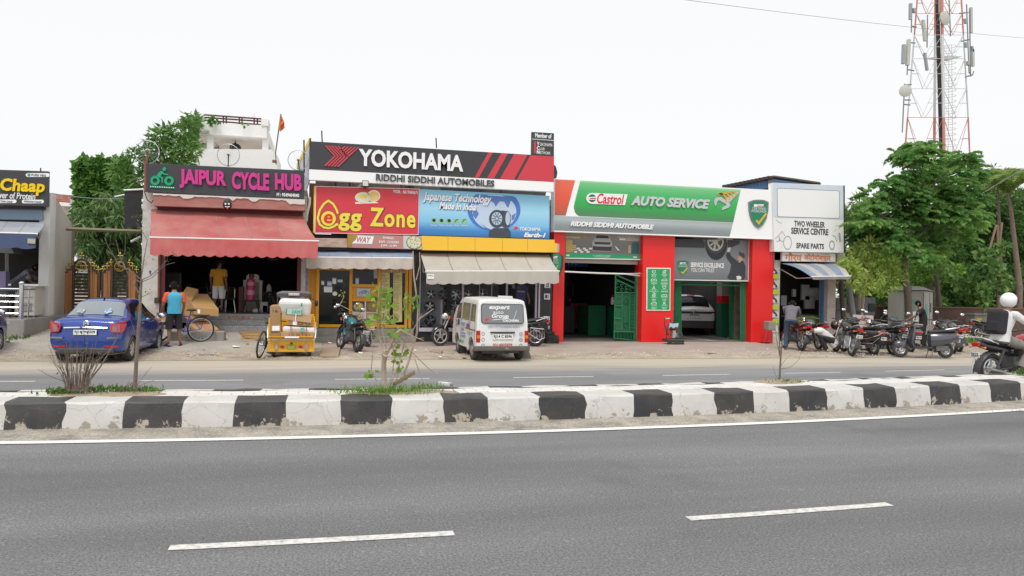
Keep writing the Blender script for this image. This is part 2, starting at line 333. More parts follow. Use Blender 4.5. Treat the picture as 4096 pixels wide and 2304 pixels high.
KX=[20,258,495,732,937,1144,1363,1565,1774,1949,2159,2343,2532,2689,2860,3015,3155,3305,3452,3580,3719,3838,3960,4081]
def kx(px_):
 r_=ray(px_,1655);
 X=0
 for _ in range(8):
  t=(bow(10.25,X))/r_.y;X=r_.x*t
 return X
KE=[kx(q)for q in KX]
pre=[KE[0]-.62*(i+1)for i in range(40)][::-1];post=[KE[-1]+.60*(i+1)for i in range(60)]
ALL=pre+KE+post;k0=len(pre)
def kerb(Yf,Yb,htop,name,inv=0,xs=ALL,par=0):
 b=MB();rr=random.Random(3)
 wob=[[rr.uniform(-.02,.02)for _ in range(6)]for _ in xs]
 prof=[(Yf,0.0),(Yf+.012,.12),(Yf+.03,.24),(Yf+.05,htop-.025),(Yf+.075,htop),(Yb,htop+.004)]
 if inv:prof=[(Yf,htop+.004),(Yb-.075,htop),(Yb-.05,htop-.025),(Yb-.03,.24),(Yb-.012,.12),(Yb,0)]
 def vx(i,t,j):return xs[i]*(1-t)+xs[i+1]*t+(wob[i][j]*(1-t)+wob[i+1][j]*t)
 for i in range(len(xs)-1):
  m=M_kb if(i-par)%2==0 else M_kw
  N=3
  for s_ in range(N):
   vs=[]
   for t in(s_/N,(s_+1)/N):
    for j,(y,z)in enumerate(prof):
     X=vx(i,t,j);jit=.008*math.sin(X*7+j*2)+.006*math.sin(X*17+j)
     vs.append((X,bow(y,X)+jit*(j<5),z+jit*.6*(z>0)))
   b.add(vs,[(j,j+6,j+7,j+1)for j in range(5)],m)
 return struct(b.build(name,None,sm=1,ang=R(24)))
kerb(10.22,10.73,.36,'kerb',par=k0%2)
FE=[g(q,1553,.35).x for q in[-620,-440,-260,-90,105,480,668,860,1050,1233,1425,1640,1840,1965,2105,2290,2420,2600,2705,2885,2975,3140,3235,3395,3475,3650,3700,3835,3900,4085,4180,4330]]
FE=[FE[0]-.75*(i+1)for i in range(30)][::-1]+FE+[FE[-1]+.7*(i+1)for i in range(50)]
kerb(11.27,11.56,.35,'kerb',inv=1,xs=FE,par=(30+5)%2)
b=MB();b.sheet(lambda u,v:(-30+85*u,bow(10.72+.56*v,-30+85*u),.352+.012*math.sin(u*85*.8)*math.sin(v*3.14)+.006*math.sin(u*85*4.3)),340,3);struct(b.build('median',M_medpav))
def nz(x,y):return math.sin(x*1.7+y*2.3)+math.sin(x*3.9-y*1.1+1)+.6*math.sin(x*8.3+y*6.1+2)+.4*math.sin(x*17+y*11)
def gz(X,Y):
 a=min(1,max(0,(Y-20.3)/4.5))*.40;k=min(1,max(0,(-.2-X)/.7));return a*k+.02
b=MB();b.sheet(lambda u,v:(-45+120*u,19.35+2.0*v,(.035+.018*nz(-45+120*u,19.35+2*v))*min(1,v*6,(1-v)*5)+.006+max(0,gz(-45+120*u,19.35+2*v)-.02)*.8),700,10);struct(b.build('dirt_verge',M_earth))
b=MB();b.sheet(lambda u,v:(-60+60.05*u,20.55+12*v,gz(-60+60.05*u,20.55+12*v)+.006*nz(-60+60*u,20.5+12*v)*.5),200,40);struct(b.build('concrete_ramp',M_conc))
b=MB();b.sheet(lambda u,v:(.06+15.9*u,20.75+5.2*v+.10*math.sin(u*37)*(1-v),.022),120,6);struct(b.build('forecourt',M_pav))
b=MB();b.sheet(lambda u,v:(15.97+70*u,20.9+12*v,.012+.02*nz(15.97+70*u,20.9+12*v)*min(1,v*10)),260,40);struct(b.build('dirt_yard',M_earth))
def pebbles(name,n,fx,fy,s0,s1,m,label,z=None,seed=1):
 rr=random.Random(seed);b=MB()
 for _ in range(n):
  X=fx(rr);Y=fy(rr);s=rr.uniform(s0,s1);zz=(z if z is not None else gz(X,Y)+.02)
  a=rr.uniform(0,6.3);pts=[(X+s*math.cos(a+q)*rr.uniform(.6,1),Y+s*math.sin(a+q)*rr.uniform(.6,1),zz)for q in(0,1.3,2.6,3.9,5.1)]
  tp=[(p[0]*.4+X*.6,p[1]*.4+Y*.6,zz+s*rr.uniform(.4,.9))for p in pts]
  b.loft([pts,tp])
 o=b.build(name,m);tag(o,label,name,kind='stuff');return o
M_peb=mat('pebble',(.40,.35,.28),.95,dirt=(.55,.50,.42),da=.8,ds=1.1)
pebbles('gravel',1500,lambda r:r.uniform(-11,26),lambda r:r.triangular(19.4,21.2,20.2),.012,.045,M_peb,'loose gravel and crumbs of dirt scattered along the far road edge')
pebbles('gravel',500,lambda r:r.uniform(-5,14),lambda r:10.18-abs(r.gauss(0,.12)),.005,.018,M_peb,'fine grit in the sand strip at the foot of the striped kerb',z=.02,seed=2)
pebbles('litter',170,lambda r:r.uniform(-10,24),lambda r:r.triangular(19.5,22.5,20.3),.02,.05,mat('paper scrap',(.62,.60,.56),.8,dirt=(.35,.22,.12),da=.9,ds=2),'tiny scraps of paper and dry leaves strewn along the dirt verge',seed=5)
W_white=mat('white wall paint',(.72,.71,.68),.8,dirt=(.42,.38,.31),da=.7,ds=1.6,lo=.45,hi=.8,stretch=(1,1,.35))
W_white2=mat('old white plaster',(.62,.60,.56),.85,dirt=(.34,.27,.20),da=.85,ds=2.6,lo=.45,hi=.75,bump=.3,bs=20)
W_grey=mat('grey concrete',(.33,.31,.28),.9,dirt=(.20,.18,.16),da=.7,ds=1.8,bump=.3,bs=25,stretch=(1,1,.4))
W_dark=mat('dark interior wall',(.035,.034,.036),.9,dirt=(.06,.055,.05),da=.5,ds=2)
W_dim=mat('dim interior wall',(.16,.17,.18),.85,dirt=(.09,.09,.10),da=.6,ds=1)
W_red=mat('red cladding',(.80,.018,.016),.35,dirt=(.62,.02,.02),da=.35,ds=.7)
W_rust=mat('rust brown paint',(.20,.055,.045),.7,dirt=(.34,.17,.13),da=.7,ds=4,stretch=(.5,1,2))
W_pink=mat('faded red canvas',(.39,.095,.09),.9,dirt=(.48,.25,.22),da=.75,ds=1.0,lo=.35,hi=.75)
W_yel=mat('yellow composite panel',(.88,.52,.04),.4,dirt=(.55,.33,.05),da=.5,ds=7,lo=.62,hi=.72)
W_ywood=mat('yellow painted frame',(.80,.37,.012),.45,dirt=(.45,.20,.02),da=.5,ds=6,lo=.55,hi=.75)
W_black=mat('black cladding',(.022,.022,.024),.35,dirt=(.05,.05,.05),da=.5,ds=2)
W_green=mat('green enamel',(.016,.20,.085),.45,dirt=(.02,.10,.05),da=.6,ds=4)
W_brick=paver_mat('rough brick',(.22,.10,.065),(.28,.14,.09),(.20,.17,.14),.22,.075,(.16,.12,.10),.5)
W_gran=mat('speckled granite',(.20,.20,.20),.5,dirt=(.42,.42,.42),da=.9,ds=38,lo=.42,hi=.6,det=3)
W_blue=mat('blue tin sheet',(.085,.20,.42),.5,dirt=(.16,.30,.50),da=.5,ds=3)
W_bluecl=mat('faded blue canvas',(.17,.24,.38),.9,dirt=(.34,.36,.40),da=.8,ds=1.4)
W_grcl=mat('grey beige canvas',(.47,.44,.39),.9,dirt=(.36,.33,.28),da=.6,ds=1.2,stretch=(2,1,.6))
W_cream=mat('cream canvas',(.55,.48,.42),.9,dirt=(.32,.27,.23),da=.6,ds=2.5)
W_steel=mat('galvanised steel',(.50,.51,.52),.4,m=.7,dirt=(.32,.32,.33),da=.5,ds=5)
W_chrome=mat('stainless steel',(.68,.69,.70),.2,m=1.)
W_iron=mat('dark iron',(.035,.032,.03),.6,dirt=(.12,.07,.045),da=.6,ds=9)
W_whrail=mat('white enamel',(.78,.77,.75),.4,dirt=(.5,.45,.4),da=.5,ds=8,lo=.55)
W_sign=mat('charcoal sign face',(.050,.051,.058),.45,spec=.4)
W_glass=mat('window glass',(.02,.025,.03),.02,alpha=.10,spec=.6)
W_dglass=mat('dark glass',(.014,.015,.017),.05,spec=.35)
W_wht=mat('white sign face',(.90,.90,.90),.4)
W_lilac=mat('pale lilac frame',(.62,.57,.66),.4)
def lp(name,c,r=.5,**k):return mat(name,c,r,**k)
P_white=lp('white print',(.86,.86,.86));P_black=lp('black print',(.02,.02,.022));P_red=lp('red print',(.72,.02,.03));P_green=lp('green print',(.02,.36,.11));P_yel=lp('yellow print',(.86,.62,.03))
P_mag=lp('magenta letters',(.60,.035,.26),.35);P_bgrn=lp('bright green letters',(.0,.36,.16),.4);P_grey=lp('grey print',(.30,.31,.32));P_blue=lp('blue print',(.03,.09,.42));P_lblue=lp('light blue print',(.30,.58,.80));P_pyel=lp('pale yellow print',(.85,.74,.30));P_orange=lp('orange print',(.70,.20,.05));P_silver=lp('silver letters',(.62,.62,.64),.28,m=.6);P_brick=lp('dull red print',(.50,.20,.17))
def X_(x,y,Y):return at(x,y,Y).x
def Z_(x,y,Y):return at(x,y,Y).z
def panel(b,c,q,Y,th,m):return ppoly(b,c,q,Y,th,m)
def awning(name,label,group,tl,tr,bl,br,Yt,Yb,drop,mtop,mval,rail=W_whrail,scal=9,sag=.06,arms=1,stripes=None,vbot=None):
 0
 A,B_,C_,D=at(*tl,Yt),at(*tr,Yt),at(*bl,Yb),at(*br,Yb)
 t=thing(name,label,'awning',((C_.x+D.x)/2,Yt,A.z),group=group)
 b=MB();n=28
 def top(u,v,dz=0):
  p=(A*(1-u)+B_*u)*(1-v)+(C_*(1-u)+D*u)*v
  return Vector((p.x,p.y,p.z-sag*math.sin(math.pi*v)*(.7+.3*math.sin(u*9)**2)+.012*math.sin(u*23+v*3)*math.sin(math.pi*v)+dz))
 N=n
 for dz in(0,-.012):
  if stripes:
   for i in range(N):
    m=stripes[int(i/N*len(stripes))%len(stripes)]
    b.sheet(lambda u,v:top((i+u)/N,v,dz),1,6,m)
  else:b.sheet(lambda u,v:top(u,v,dz),N,8,mtop)
 b.build('canopy',mtop,t,sm=1,fix=0)
 if not stripes:
  b=MB()
  for k in(.2,.41,.6,.8):b.sheet(lambda u,v:top(k+.0028*(u-.5)*2,v,.006),1,10)
  b.build('seam',mat('canvas seam',(.20,.13,.11),.9,dirt=(.42,.34,.3),da=.8,ds=2.5),t,fix=0)
 b=MB();L=(D-C_).length
 def val(u,v):
  p=C_*(1-u)+D*u;s=abs(math.sin(u*math.pi*scal))
  return Vector((p.x,p.y-.02+.010*math.sin(u*scal*6.28)*v-.03*v,p.z-drop*v*(.90+.10*s)))
 b.sheet(val,scal*10,4);b.sheet(lambda u,v:val(u,v)+Vector((0,.008,0)),scal*10,4)
 b.build('valance',mval,t,sm=1,fix=0)
 b=MB().tube([C_+Vector((-.03,0,.01)),D+Vector((.03,0,.01))],.024,8);b.build('rail',rail,t)
 if arms:
  for p,q in((A,C_),(B_,D)):
   MB().tube([p+Vector((.08 if p is A else-.08,0,-.25)),(p+q)/2+Vector((0,-.1,-.32)),q+Vector((0,.03,-.03))],.02,6).build('arm',W_steel,t)
 return t
t=wk=thing('workshop_building','red pillared car workshop with two open bays, right of the tyre shop','building',(12.3,YF,0))
zs=4.0
def pil(x0,x1,y,nm='pillar',dep=.7,m=W_red,z0=.015,z1=zs,Yf=YF,par=None):
 return MB().bb((X_(x0,y,Yf),Yf,z0),(X_(x1,y,Yf),Yf+dep,z1)).build(nm,m,par or t,bv=.01)
pil(2209,2254,1300);pil(2566,2693,1300);pil(3004,3090,1300)
XL,XM0,XM1,XR=X_(2209,1300,YF),X_(2566,1300,YF),X_(2693,1300,YF),X_(3090,1300,YF)
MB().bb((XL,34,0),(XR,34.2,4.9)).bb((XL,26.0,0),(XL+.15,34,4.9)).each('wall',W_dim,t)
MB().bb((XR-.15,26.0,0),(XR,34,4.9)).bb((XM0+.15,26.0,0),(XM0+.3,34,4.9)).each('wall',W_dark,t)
MB().bb((XL,YF+.02,4.9),(XR,27.4,5.1)).bb((XL,31.2,4.9),(XR,34.2,5.1)).bb((XL,27.4,4.9),(XM0+.3,31.2,5.1)).each('roof',W_grey,t)  # unseen opening over the right bay, added to let skylight onto the car
MB().sheet(lambda u,v:(XL+(XR-XL)*u,25.6+8.4*v,.026),2,2).build('floor',mat('oily floor',(.20,.18,.16),.7,dirt=(.07,.065,.06),da=.9,ds=.9),t)
MB().bb((XL+.05,YF+.32,4.0),(XR-.05,YF+.52,4.9)).build('lintel',W_black,t)
b=MB();panel(b,L2,[(190,272),(1165,292),(1165,350),(190,322)],YF+.45,.3,None);b.build('shutter_box',mat('cream tin',(.50,.46,.38),.6),t)
b=MB();b.tube([at(*L2(188,440),YF+.12),at(*L2(620,460),YF+.12),at(*L2(980,470),YF+.12)],.03,8);b.tube([at(*L2(980,470),YF+.12),at(*L2(1165,495),YF+.3)],.03,8);b.tube([at(*L2(980,466),YF+.12),at(*L2(1165,462),YF+.2)],.015,6)
b.build('shutter_bar',W_whrail,t)
s=thing('hanging_banner','blue banner with white letters hanging inside the left workshop bay','banner',at(*L2(340,350),30))
b=MB();panel(b,L2,[(190,318),(490,330),(490,382),(190,372)],30,.03,None);b.build('panel',P_blue,s);ptext(s,'TM',L2(215,348),L2(340,322),29.995,P_white,th=.004)
s=thing('wall_poster','blue and yellow poster high on the back wall of the left workshop bay','poster',at(*L2(400,670),33.9))
b=MB();panel(b,L2,[(330,570),(470,575),(470,760),(330,755)],33.9,.02,None);b.build('sheet',lp('dull blue poster',(.05,.14,.28)),s)
b=MB();panel(b,L2,[(335,735),(465,738),(465,785),(335,780)],33.87,.02,None);b.build('strip',lp('dull yellow strip',(.35,.28,.06)),s)
s=thing('service_counter','dark green service counter standing deep inside the left workshop bay','counter',at(*L2(640,1240),28));p0=at(*L2(480,1230),29.0);p1=at(*L2(830,1250),27.6)
b=MB();b.bb((p0.x,28.9,.03),(p0.x+.75,30.2,1.25));b.build('side_block',W_green,s)
b=MB();b.bb((p0.x+.95,27.8,.03),(p1.x+.2,28.9,1.22));b.build('front_block',W_green,s);b=MB();b.bb((p0.x+.9,27.75,1.22),(p1.x+.25,28.95,1.27));b.build('counter_top',mat('brown laminate',(.14,.09,.06),.5),s)
s=thing('desk_monitor','dark computer monitor standing on the green service counter','monitor',(p0.x+1.6,28.2,1.27));MB().bb((p0.x+1.35,28.1,1.42),(p0.x+2.05,28.16,1.85)).build('screen',P_black,s,bv=.01);MB().bb((p0.x+1.62,28.1,1.27),(p0.x+1.78,28.2,1.42)).build('stand',P_black,s)
s=thing('spray_bottle','small white spray bottle with a red cap on the green service counter','bottle',at(*L2(805,860),27.7));q=at(*L2(805,860),27.7);MB().tube([q,q+Vector((0,0,.22)),q+Vector((0,0,.28))],[.07,.07,.03],10).build('body',P_white,s);MB().tube([q+Vector((0,0,.28)),q+Vector((0,0,.36))],.03,8).build('cap',P_red,s)
s=thing('tool_trolley','red tool trolley parked deep inside the left workshop bay','trolley',at(*L2(320,1080),31))
q=at(*L2(320,1100),31);MB().bb((q.x-.3,30.8,.2),(q.x+.5,31.4,1.3)).build('cabinet',lp('dark red enamel',(.30,.02,.02)),s,bv=.02)
for dx in(-.2,.4):MB().disc((q.x+dx,30.9,.1),(1,0,0),.09,.05).build('wheel',P_black,s)
s=thing('engine_hoist','dark machine with a red lamp standing at the left inside the left workshop bay','machine',at(*L2(230,1080),30));q=at(*L2(230,1090),30)
MB().bb((q.x-.25,29.8,.05),(q.x+.25,30.3,1.2)).build('cabinet',P_black,s,bv=.03);MB().tube([q+Vector((-.2,0,1.1)),q+Vector((-.2,0,1.7)),q+Vector((.2,0,1.7)),q+Vector((.2,0,1.1))],.03,6).build('handle',W_iron,s);MB().disc(q+Vector((.0,-.22,.95)),(0,1,0),.04,.03).build('lamp',P_red,s)
s=thing('gate_leaf','ornate green iron gate leaf folded back inside the left workshop bay','gate',at(*L2(1150,1330),YF+.3))
Yg=YF+.55
def gl(*p):return[at(*L2(*q),Yg)for q in p]
b=MB();
for pl in([(845,480),(825,1300)],[(1100,445),(1085,1325)],[(845,480),(1095,590)],[(845,540),(1090,655)],[(840,710),(1090,712)],[(825,1210),(1090,1222)],[(930,715),(925,1205)],[(832,880),(928,882)],[(828,1045),(926,1048)],[(1030,715),(1022,1215)]):b.tube(gl(*pl),.028,6)
for i in range(14):x=832+i*18.5;b.tube(gl((x,1215),(x-2,1300+i)),.012,4)
b.tube(gl((825,1300),(1085,1325)),.02,4);b.build('frame',W_green,s)
b=MB();panel(b,L2,[(838,715),(1088,718),(1083,1215),(828,1205)],Yg+.03,.015,None);b.build('sheet',mat('green sheet steel',(.010,.12,.05),.5),s)
b=MB()
for i in range(9):b.tube(gl((838,730+i*16),(922,730+i*16)),.012,4);b.tube(gl((830,1062+i*16),(918,1062+i*16)),.012,4)
b.each('louvre',mat('light green slats',(.05,.20,.10),.5),s)
b=MB()
for pl in([(980,755),(940,830),(1015,830),(980,755)],[(950,845),(1010,845),(1005,1080),(945,1080),(950,845)],[(940,1095),(1008,1095),(970,1175),(940,1095)]):b.tube(gl(*pl),.016,4)
for i in range(11):b.tube(gl((1035,740+i*42),(1060,752+i*42),(1072,735+i*42)),.012,4)
b.build('ornament',W_green,s)
b=MB()
for cx_,cy_ in((870,590),(925,625),(985,650),(1040,670),(870,660),(925,680),(985,690)):
 b.tube(gl(*[(cx_+r_*math.cos(a),cy_+r_*math.sin(a))for a,r_ in[(q*.6,6+q*2.2)for q in range(11)]]),.013,4)
b.build('scrollwork',W_green,s)
b=MB();panel(b,L2,[(1108,505),(1165,500),(1150,1335),(1102,1330)],YF+.42,.08,None);b.build('post',mat('green post',(.03,.20,.09),.5),s)
s=thing('folding_gate','green collapsible steel gate drawn back at the left of the right workshop bay','gate',at(*L4(190,1340),YF+.35))
b=MB()
for i in range(9):
 x=150+i*11;b.tube([at(*L4(x,565),YF+.4+.03*(i%2)),at(*L4(x+3 if i>6 else x,1345),YF+.4+.03*(i%2))],.02,4)
b.build('bars',W_green,s)
b=MB();panel(b,L4,[(146,562),(205,562),(205,1345),(146,1345)],YF+.5,.02,None);b.build('backing',mat('green sheet steel',(.010,.12,.05),.5),s)
s=thing('folding_gate','green collapsible steel gate drawn back at the right of the right workshop bay','gate',at(*L4(1050,1340),YF+.35))
b=MB()
for i in range(12):x=1003+i*10;b.tube([at(*L4(x,580),YF+.4+.03*(i%2)),at(*L4(x,1345),YF+.4+.03*(i%2))],.02,4)
b.build('bars',W_green,s);b=MB();panel(b,L4,[(1000,578),(1115,578),(1115,1348),(1000,1348)],YF+.5,.02,None);b.build('backing',mat('green sheet steel',(.010,.12,.05),.5),s)
b=MB();b.tube([at(*L4(150,563),YF+.4),at(*L4(1110,570),YF+.4)],.035,4);b.tube([at(*L4(245,603),YF+.4),at(*L4(1000,620),YF+.4)],.03,4);b.tube([at(*L4(622,563),YF+.4),at(*L4(622,610),YF+.4)],.02,4);b.build('gate_track',W_green,t)
b=MB();x0,x1=X_(*L4(762,700),28),X_(*L4(888,700),28);b.bb((x0,28,1.75),(x1,28.4,4.9));b.build('inner_pillar',mat('dim white paint',(.45,.43,.42),.8),t);MB().bb((x0-.003,27.997,1.45),(x1+.003,28.403,1.75)).build('red_band',P_red,t);MB().bb((x0-.004,27.996,.02),(x1+.004,28.404,1.45)).build('green_band',mat('green wall paint',(.02,.15,.08),.6),t)
b=MB();panel(b,L4,[(945,590),(995,590),(990,1350),(938,1350)],26.6,.3,None);b.build('pipe',mat('rusty brown pipe',(.16,.11,.09),.8,dirt=(.30,.24,.2),da=.6,ds=5),t);b=MB();panel(b,L4,[(890,590),(944,590),(937,1350),(888,1350)],26.75,.2,None);b.build('green_wall',W_green,t)
Ys=YF-.18
t=thing('workshop_sign','long white, green and grey fascia sign with a shield over the workshop','sign',at(2650,940,Ys))
b=MB();panel(b,L1,[(60,235),(3228,398),(3226,1110),(60,1000)],Ys,.2,None)
b=MB();b.prism([at(2219,715,Ys),at(3091,760,Ys),at(3091,956.5,Ys),at(2217,926,Ys)],(0,.45,0));b.build('panel',W_wht,t)
def gradmat(name,stops,z0,z1,r=.35):
 M=bpy.data.materials.new(name);M.use_nodes=1;n,l,bb=nodes_of(M);bb.inputs['Roughness'].default_value=r
 tc=n.new('ShaderNodeTexCoord');sp=n.new('ShaderNodeSeparateXYZ');l.new(tc.outputs['Object'],sp.inputs[0])
 mr=n.new('ShaderNodeMapRange');mr.inputs[1].default_value=z0;mr.inputs[2].default_value=z1;l.new(sp.outputs['Z'],mr.inputs[0])
 cr=n.new('ShaderNodeValToRGB');e=cr.color_ramp.elements;e[0].position=stops[0][0];e[0].color=(*stops[0][1],1);e[1].position=stops[-1][0];e[1].color=(*stops[-1][1],1)
 for p,c in stops[1:-1]:k=e.new(p);k.color=(*c,1)
 l.new(mr.outputs[0],cr.inputs[0]);l.new(cr.outputs[0],bb.inputs['Base Color']);return M
zt=at(2219,715,Ys).z;zb=at(2217,926,Ys).z;zm=zb+(zt-zb)*.31
b=MB();ppoly(b,L1,[(75,245),(365,257),(228,770),(66,767)],Ys-.004,.003);b.build('red_field',gradmat('red to brown print',[(0,(.36,.12,.07)),(.2,(.60,.10,.05)),(.5,(.78,.10,.05)),(1,(.80,.16,.09))],zm,zt),t)
def arc(c,r,a0,a1,n=7):return[(c[0]+r*math.cos(R(a0+(a1-a0)*i/n)),c[1]+r*math.sin(R(a0+(a1-a0)*i/n)))for i in range(n+1)]
gtop=[(440,262)];
def toL1(p):return((p[0]-2200)/.2761,(p[1]-650)/.2761)
tr=toL1(L3(1316,390));br=toL1(L3(1205,868))
gp=[(440,262),tr,br,(430,778)]+[(395,762),(362,722),(345,660),(350,610),(362,560)]
b=MB();ppoly(b,L1,gp,Ys-.004,.003);b.build('green_field',gradmat('green print',[(0,(.10,.22,.12)),(.15,(.06,.28,.09)),(.35,(.03,.40,.08)),(.7,(.07,.46,.14)),(.93,(.18,.56,.24)),(1,(.42,.70,.45))],zm,zt),t)
gr=[(66,772),toL1(L3(1203,872)),toL1(L3(1152,1072)),(62,985)]
b=MB();ppoly(b,L1,gr,Ys-.004,.003);b.build('grey_band',gradmat('grey print',[(0,(.20,.23,.24)),(.45,(.26,.30,.31)),(.8,(.42,.48,.49)),(1,(.36,.42,.43))],zb,zm),t)
b=MB();b.tube([at(2216,926,Ys-.02),at(3091,957,Ys-.02)],.02,4);b.build('edge_trim',W_whrail,t)
b=MB();ppoly(b,L1,arc((605,520),78,90,270)+[(1125,462),(1085,618)],Ys-.03,.026);b.build('logo_plate',P_white,t)
b=MB();pdisc(b,L1,(612,517),56,Ys-.034,.003);b.build('logo_disc',lp('dark green print',(.01,.13,.08)),t)
b=MB();ppoly(b,L1,[(560,500),(668,494),(664,540),(560,538)],Ys-.037,.002);b.build('logo_band',P_white,t)
b=MB();ppoly(b,L1,[(575,512),(664,510),(664,528),(575,526)],Ys-.039,.001);b.build('logo_bar',P_red,t)
ptext(t,'Castrol',L1(680,592),L1(1075,466),Ys-.031,P_red,th=.004,shear=.25,bold=.02)
ptext(t,'AUTO SERVICE',L1(1160,620),L1(*toL1(L3(860,540))),Ys-.004,P_silver,th=.05,shear=.3,bold=.05)
ptext(t,'RIDDHI SIDDHI AUTOMOBILE',L1(293,922),L1(1500,903),Ys-.004,P_white,th=.04,shear=.3,bold=.04)
b=MB();sp_=[(935,600),(930,560),(945,520),(985,503),(1030,505),(1080,535),(1110,545),(1150,585),(1165,625),(1140,655),(1050,688),(1040,680),(1050,650),(1105,620),(1100,600),(1050,575),(1000,545),(975,560),(965,600),(948,635)]
ppoly(b,L3,sp_,Ys-.03,.026);ppoly(b,L3,[(1085,525),(1270,425),(1285,440),(1150,580)],Ys-.03,.026);b.build('spanner_emblem',lp('chrome print',(.55,.56,.58),.25,m=.5),t)
b=MB()
for k in range(4):
 x=1060+k*52;y=470-k*12;pline(b,L3,[(x-70+k*8,y-20+k*2),(x,y-12),(x+50-k*4,y+50-k*8),(x+40-k*4,y+100-k*16)],24-k*3,Ys-.034-.0012*k,.003)
pline(b,L3,[(990,475),(1020,455),(1060,465)],26,Ys-.034,.003);b.build('oil_swirl',lp('oil gold print',(.72,.36,.04)),t)
def shield(par,c,cx_,cy_,wd,ht,Y,th=.05,full=1):
 o=[(-.5,-.42),(-.25,-.49),(0,-.5),(.25,-.49),(.5,-.42),(.48,-.1),(.4,.15),(.22,.38),(0,.5),(-.22,.38),(-.4,.15),(-.48,-.1)]
 b=MB();ppoly(b,c,[(cx_+x*wd,cy_+y*ht)for x,y in o],Y-th,th);b.build('shield_rim',lp('dark steel rim',(.20,.23,.25),.3,m=.6),par)
 b=MB();ppoly(b,c,[(cx_+x*wd*.88,cy_+y*ht*.9)for x,y in o],Y-th-.004,.004);b.build('shield_face',lp('shield green',(.01,.22,.10),.35),par)
 b=MB();ppoly(b,c,[(cx_-.24*wd,cy_-.34*ht),(cx_+.26*wd,cy_-.34*ht),(cx_+.22*wd,cy_-.25*ht),(cx_-.24*wd,cy_-.25*ht)],Y-th-.007,.003);b.build('shield_logo',P_white,par)
 ptext(par,'Castrol',c(cx_-.1*wd,cy_-.255*ht),c(cx_+.22*wd,cy_-.335*ht),Y-th-.0072,P_red,th=.002,shear=.2)
 ptext(par,'CERTIFIED',c(cx_-.34*wd,cy_-.155*ht),c(cx_+.36*wd,cy_-.215*ht),Y-th-.004,P_silver,th=.004,bold=.02,shear=.2)
 ptext(par,'WORKSHOP',c(cx_-.38*wd,cy_-.06*ht),c(cx_+.38*wd,cy_-.12*ht),Y-th-.004,P_silver,th=.004,bold=.02,shear=.2)
 b=MB();pline(b,c,[(cx_-.12*wd,cy_+.22*ht),(cx_-.0*wd,cy_+.33*ht),(cx_+.38*wd,cy_-.02*ht)],.1*wd,Y-th-.008,.003);b.build('tick',lp('gold tick',(.70,.42,.04)),par)
shield(t,L3,1575,745,290,415,Ys)
Yp=YF+.25
t=thing('poster_panel','printed panel with a silver car on a road above the left workshop bay','poster',at(2410,1038,Yp))
b=MB();ppoly(b,L1,[(222,1012),(1322,1050),(1318,1412),(218,1388)],Yp,.06);b.build('sheet',gradmat('road print',[(0,(.20,.21,.20)),(.5,(.17,.18,.16)),(.8,(.24,.25,.22)),(1,(.34,.35,.32))],at(*L1(222,1388),Yp).z,at(*L1(222,1015),Yp).z),t)
b=MB();ppoly(b,L1,[(218,1312),(1318,1340),(1318,1400),(218,1380)],Yp-.004,.003);b.build('green_band',lp('leaf green print',(.02,.38,.16)),t)
b=MB();b.prism([at(*L1(218,1378),Yp-.012),at(*L1(1318,1398),Yp-.012),at(*L1(1318,1414),Yp-.012),at(*L1(218,1392),Yp-.012)],(0,.05,0));b.build('frame',W_whrail,t)
b=MB();ppoly(b,L1,[(640,1105),(665,1045),(700,1035),(820,1040),(850,1060),(875,1110),(900,1150),(905,1230),(895,1292),(615,1285),(612,1160)],Yp-.004,.003);b.build('car_body',lp('silver car print',(.45,.46,.46)),t)
b=MB();ppoly(b,L1,[(655,1095),(680,1052),(835,1058),(860,1100)],Yp-.007,.002);ppoly(b,L1,[(640,1150),(880,1158),(870,1190),(650,1185)],Yp-.007,.002);ppoly(b,L1,[(620,1205),(670,1215),(860,1222),(900,1212),(893,1285),(620,1275)],Yp-.007,.002);b.each('car_detail',lp('dark car print',(.05,.055,.06)),t)
b=MB()
for i in range(5):
 for j in range(3):
  if(i+j)%2==0:x=390+i*45-j*18;y=1235+j*24;ppoly(b,L1,[(x,y),(x+43,y+1),(x+36,y+24),(x-8,y+23)],Yp-.004,.003)
ppoly(b,L1,[(935,1210),(955,1215),(1010,1275),(985,1275)],Yp-.004,.003);ppoly(b,L1,[(1005,1095),(1295,1105),(1290,1132),(1005,1125)],Yp-.004,.003);b.build('road_stripe',P_white,t)
b=MB();ppoly(b,L1,[(228,1130),(245,1115),(325,1125),(330,1300),(228,1300)],Yp-.005,.004);b.build('oil_can_print',lp('gold can',(.50,.40,.13)),t)
b=MB();ppoly(b,L1,[(1185,1165),(1215,1150),(1288,1160),(1285,1325),(1180,1322)],Yp-.005,.004);b.build('oil_can_print',lp('teal can',(.02,.14,.14)),t)
b=MB();ppoly(b,L1,[(1185,1150),(1212,1152),(1212,1166),(1185,1165)],Yp-.007,.004);ppoly(b,L1,[(228,1118),(242,1120),(242,1132),(228,1130)],Yp-.007,.004);b.each('can_cap',P_red,t)
b=MB()
for i in range(4):ppoly(b,L1,[(1133,1202+i*28),(1172,1203+i*28),(1172,1224+i*28),(1133,1223+i*28)],Yp-.005,.004)
for i in range(3):ppoly(b,L1,[(330,1195+i*27),(380,1196+i*27),(380,1216+i*27),(330,1215+i*27)],Yp-.005,.004)
b.each('grade_label',lp('grade label print',(.65,.45,.2)),t)
b=MB();ppoly(b,L1,[(225,1065),(540,1075),(530,1100),(225,1095)],Yp-.004,.003);b.build('gold_strip',lp('gold strip',(.45,.34,.08)),t)
ptext(t,'TITANIUM STRENGTH TO',L1(228,1055),L1(515,1038),Yp-.004,lp('beige print',(.55,.50,.38)),th=.003);ptext(t,'UNLOCK PERFORMANCE',L1(228,1095),L1(435,1080),Yp-.0045,P_white,th=.003)
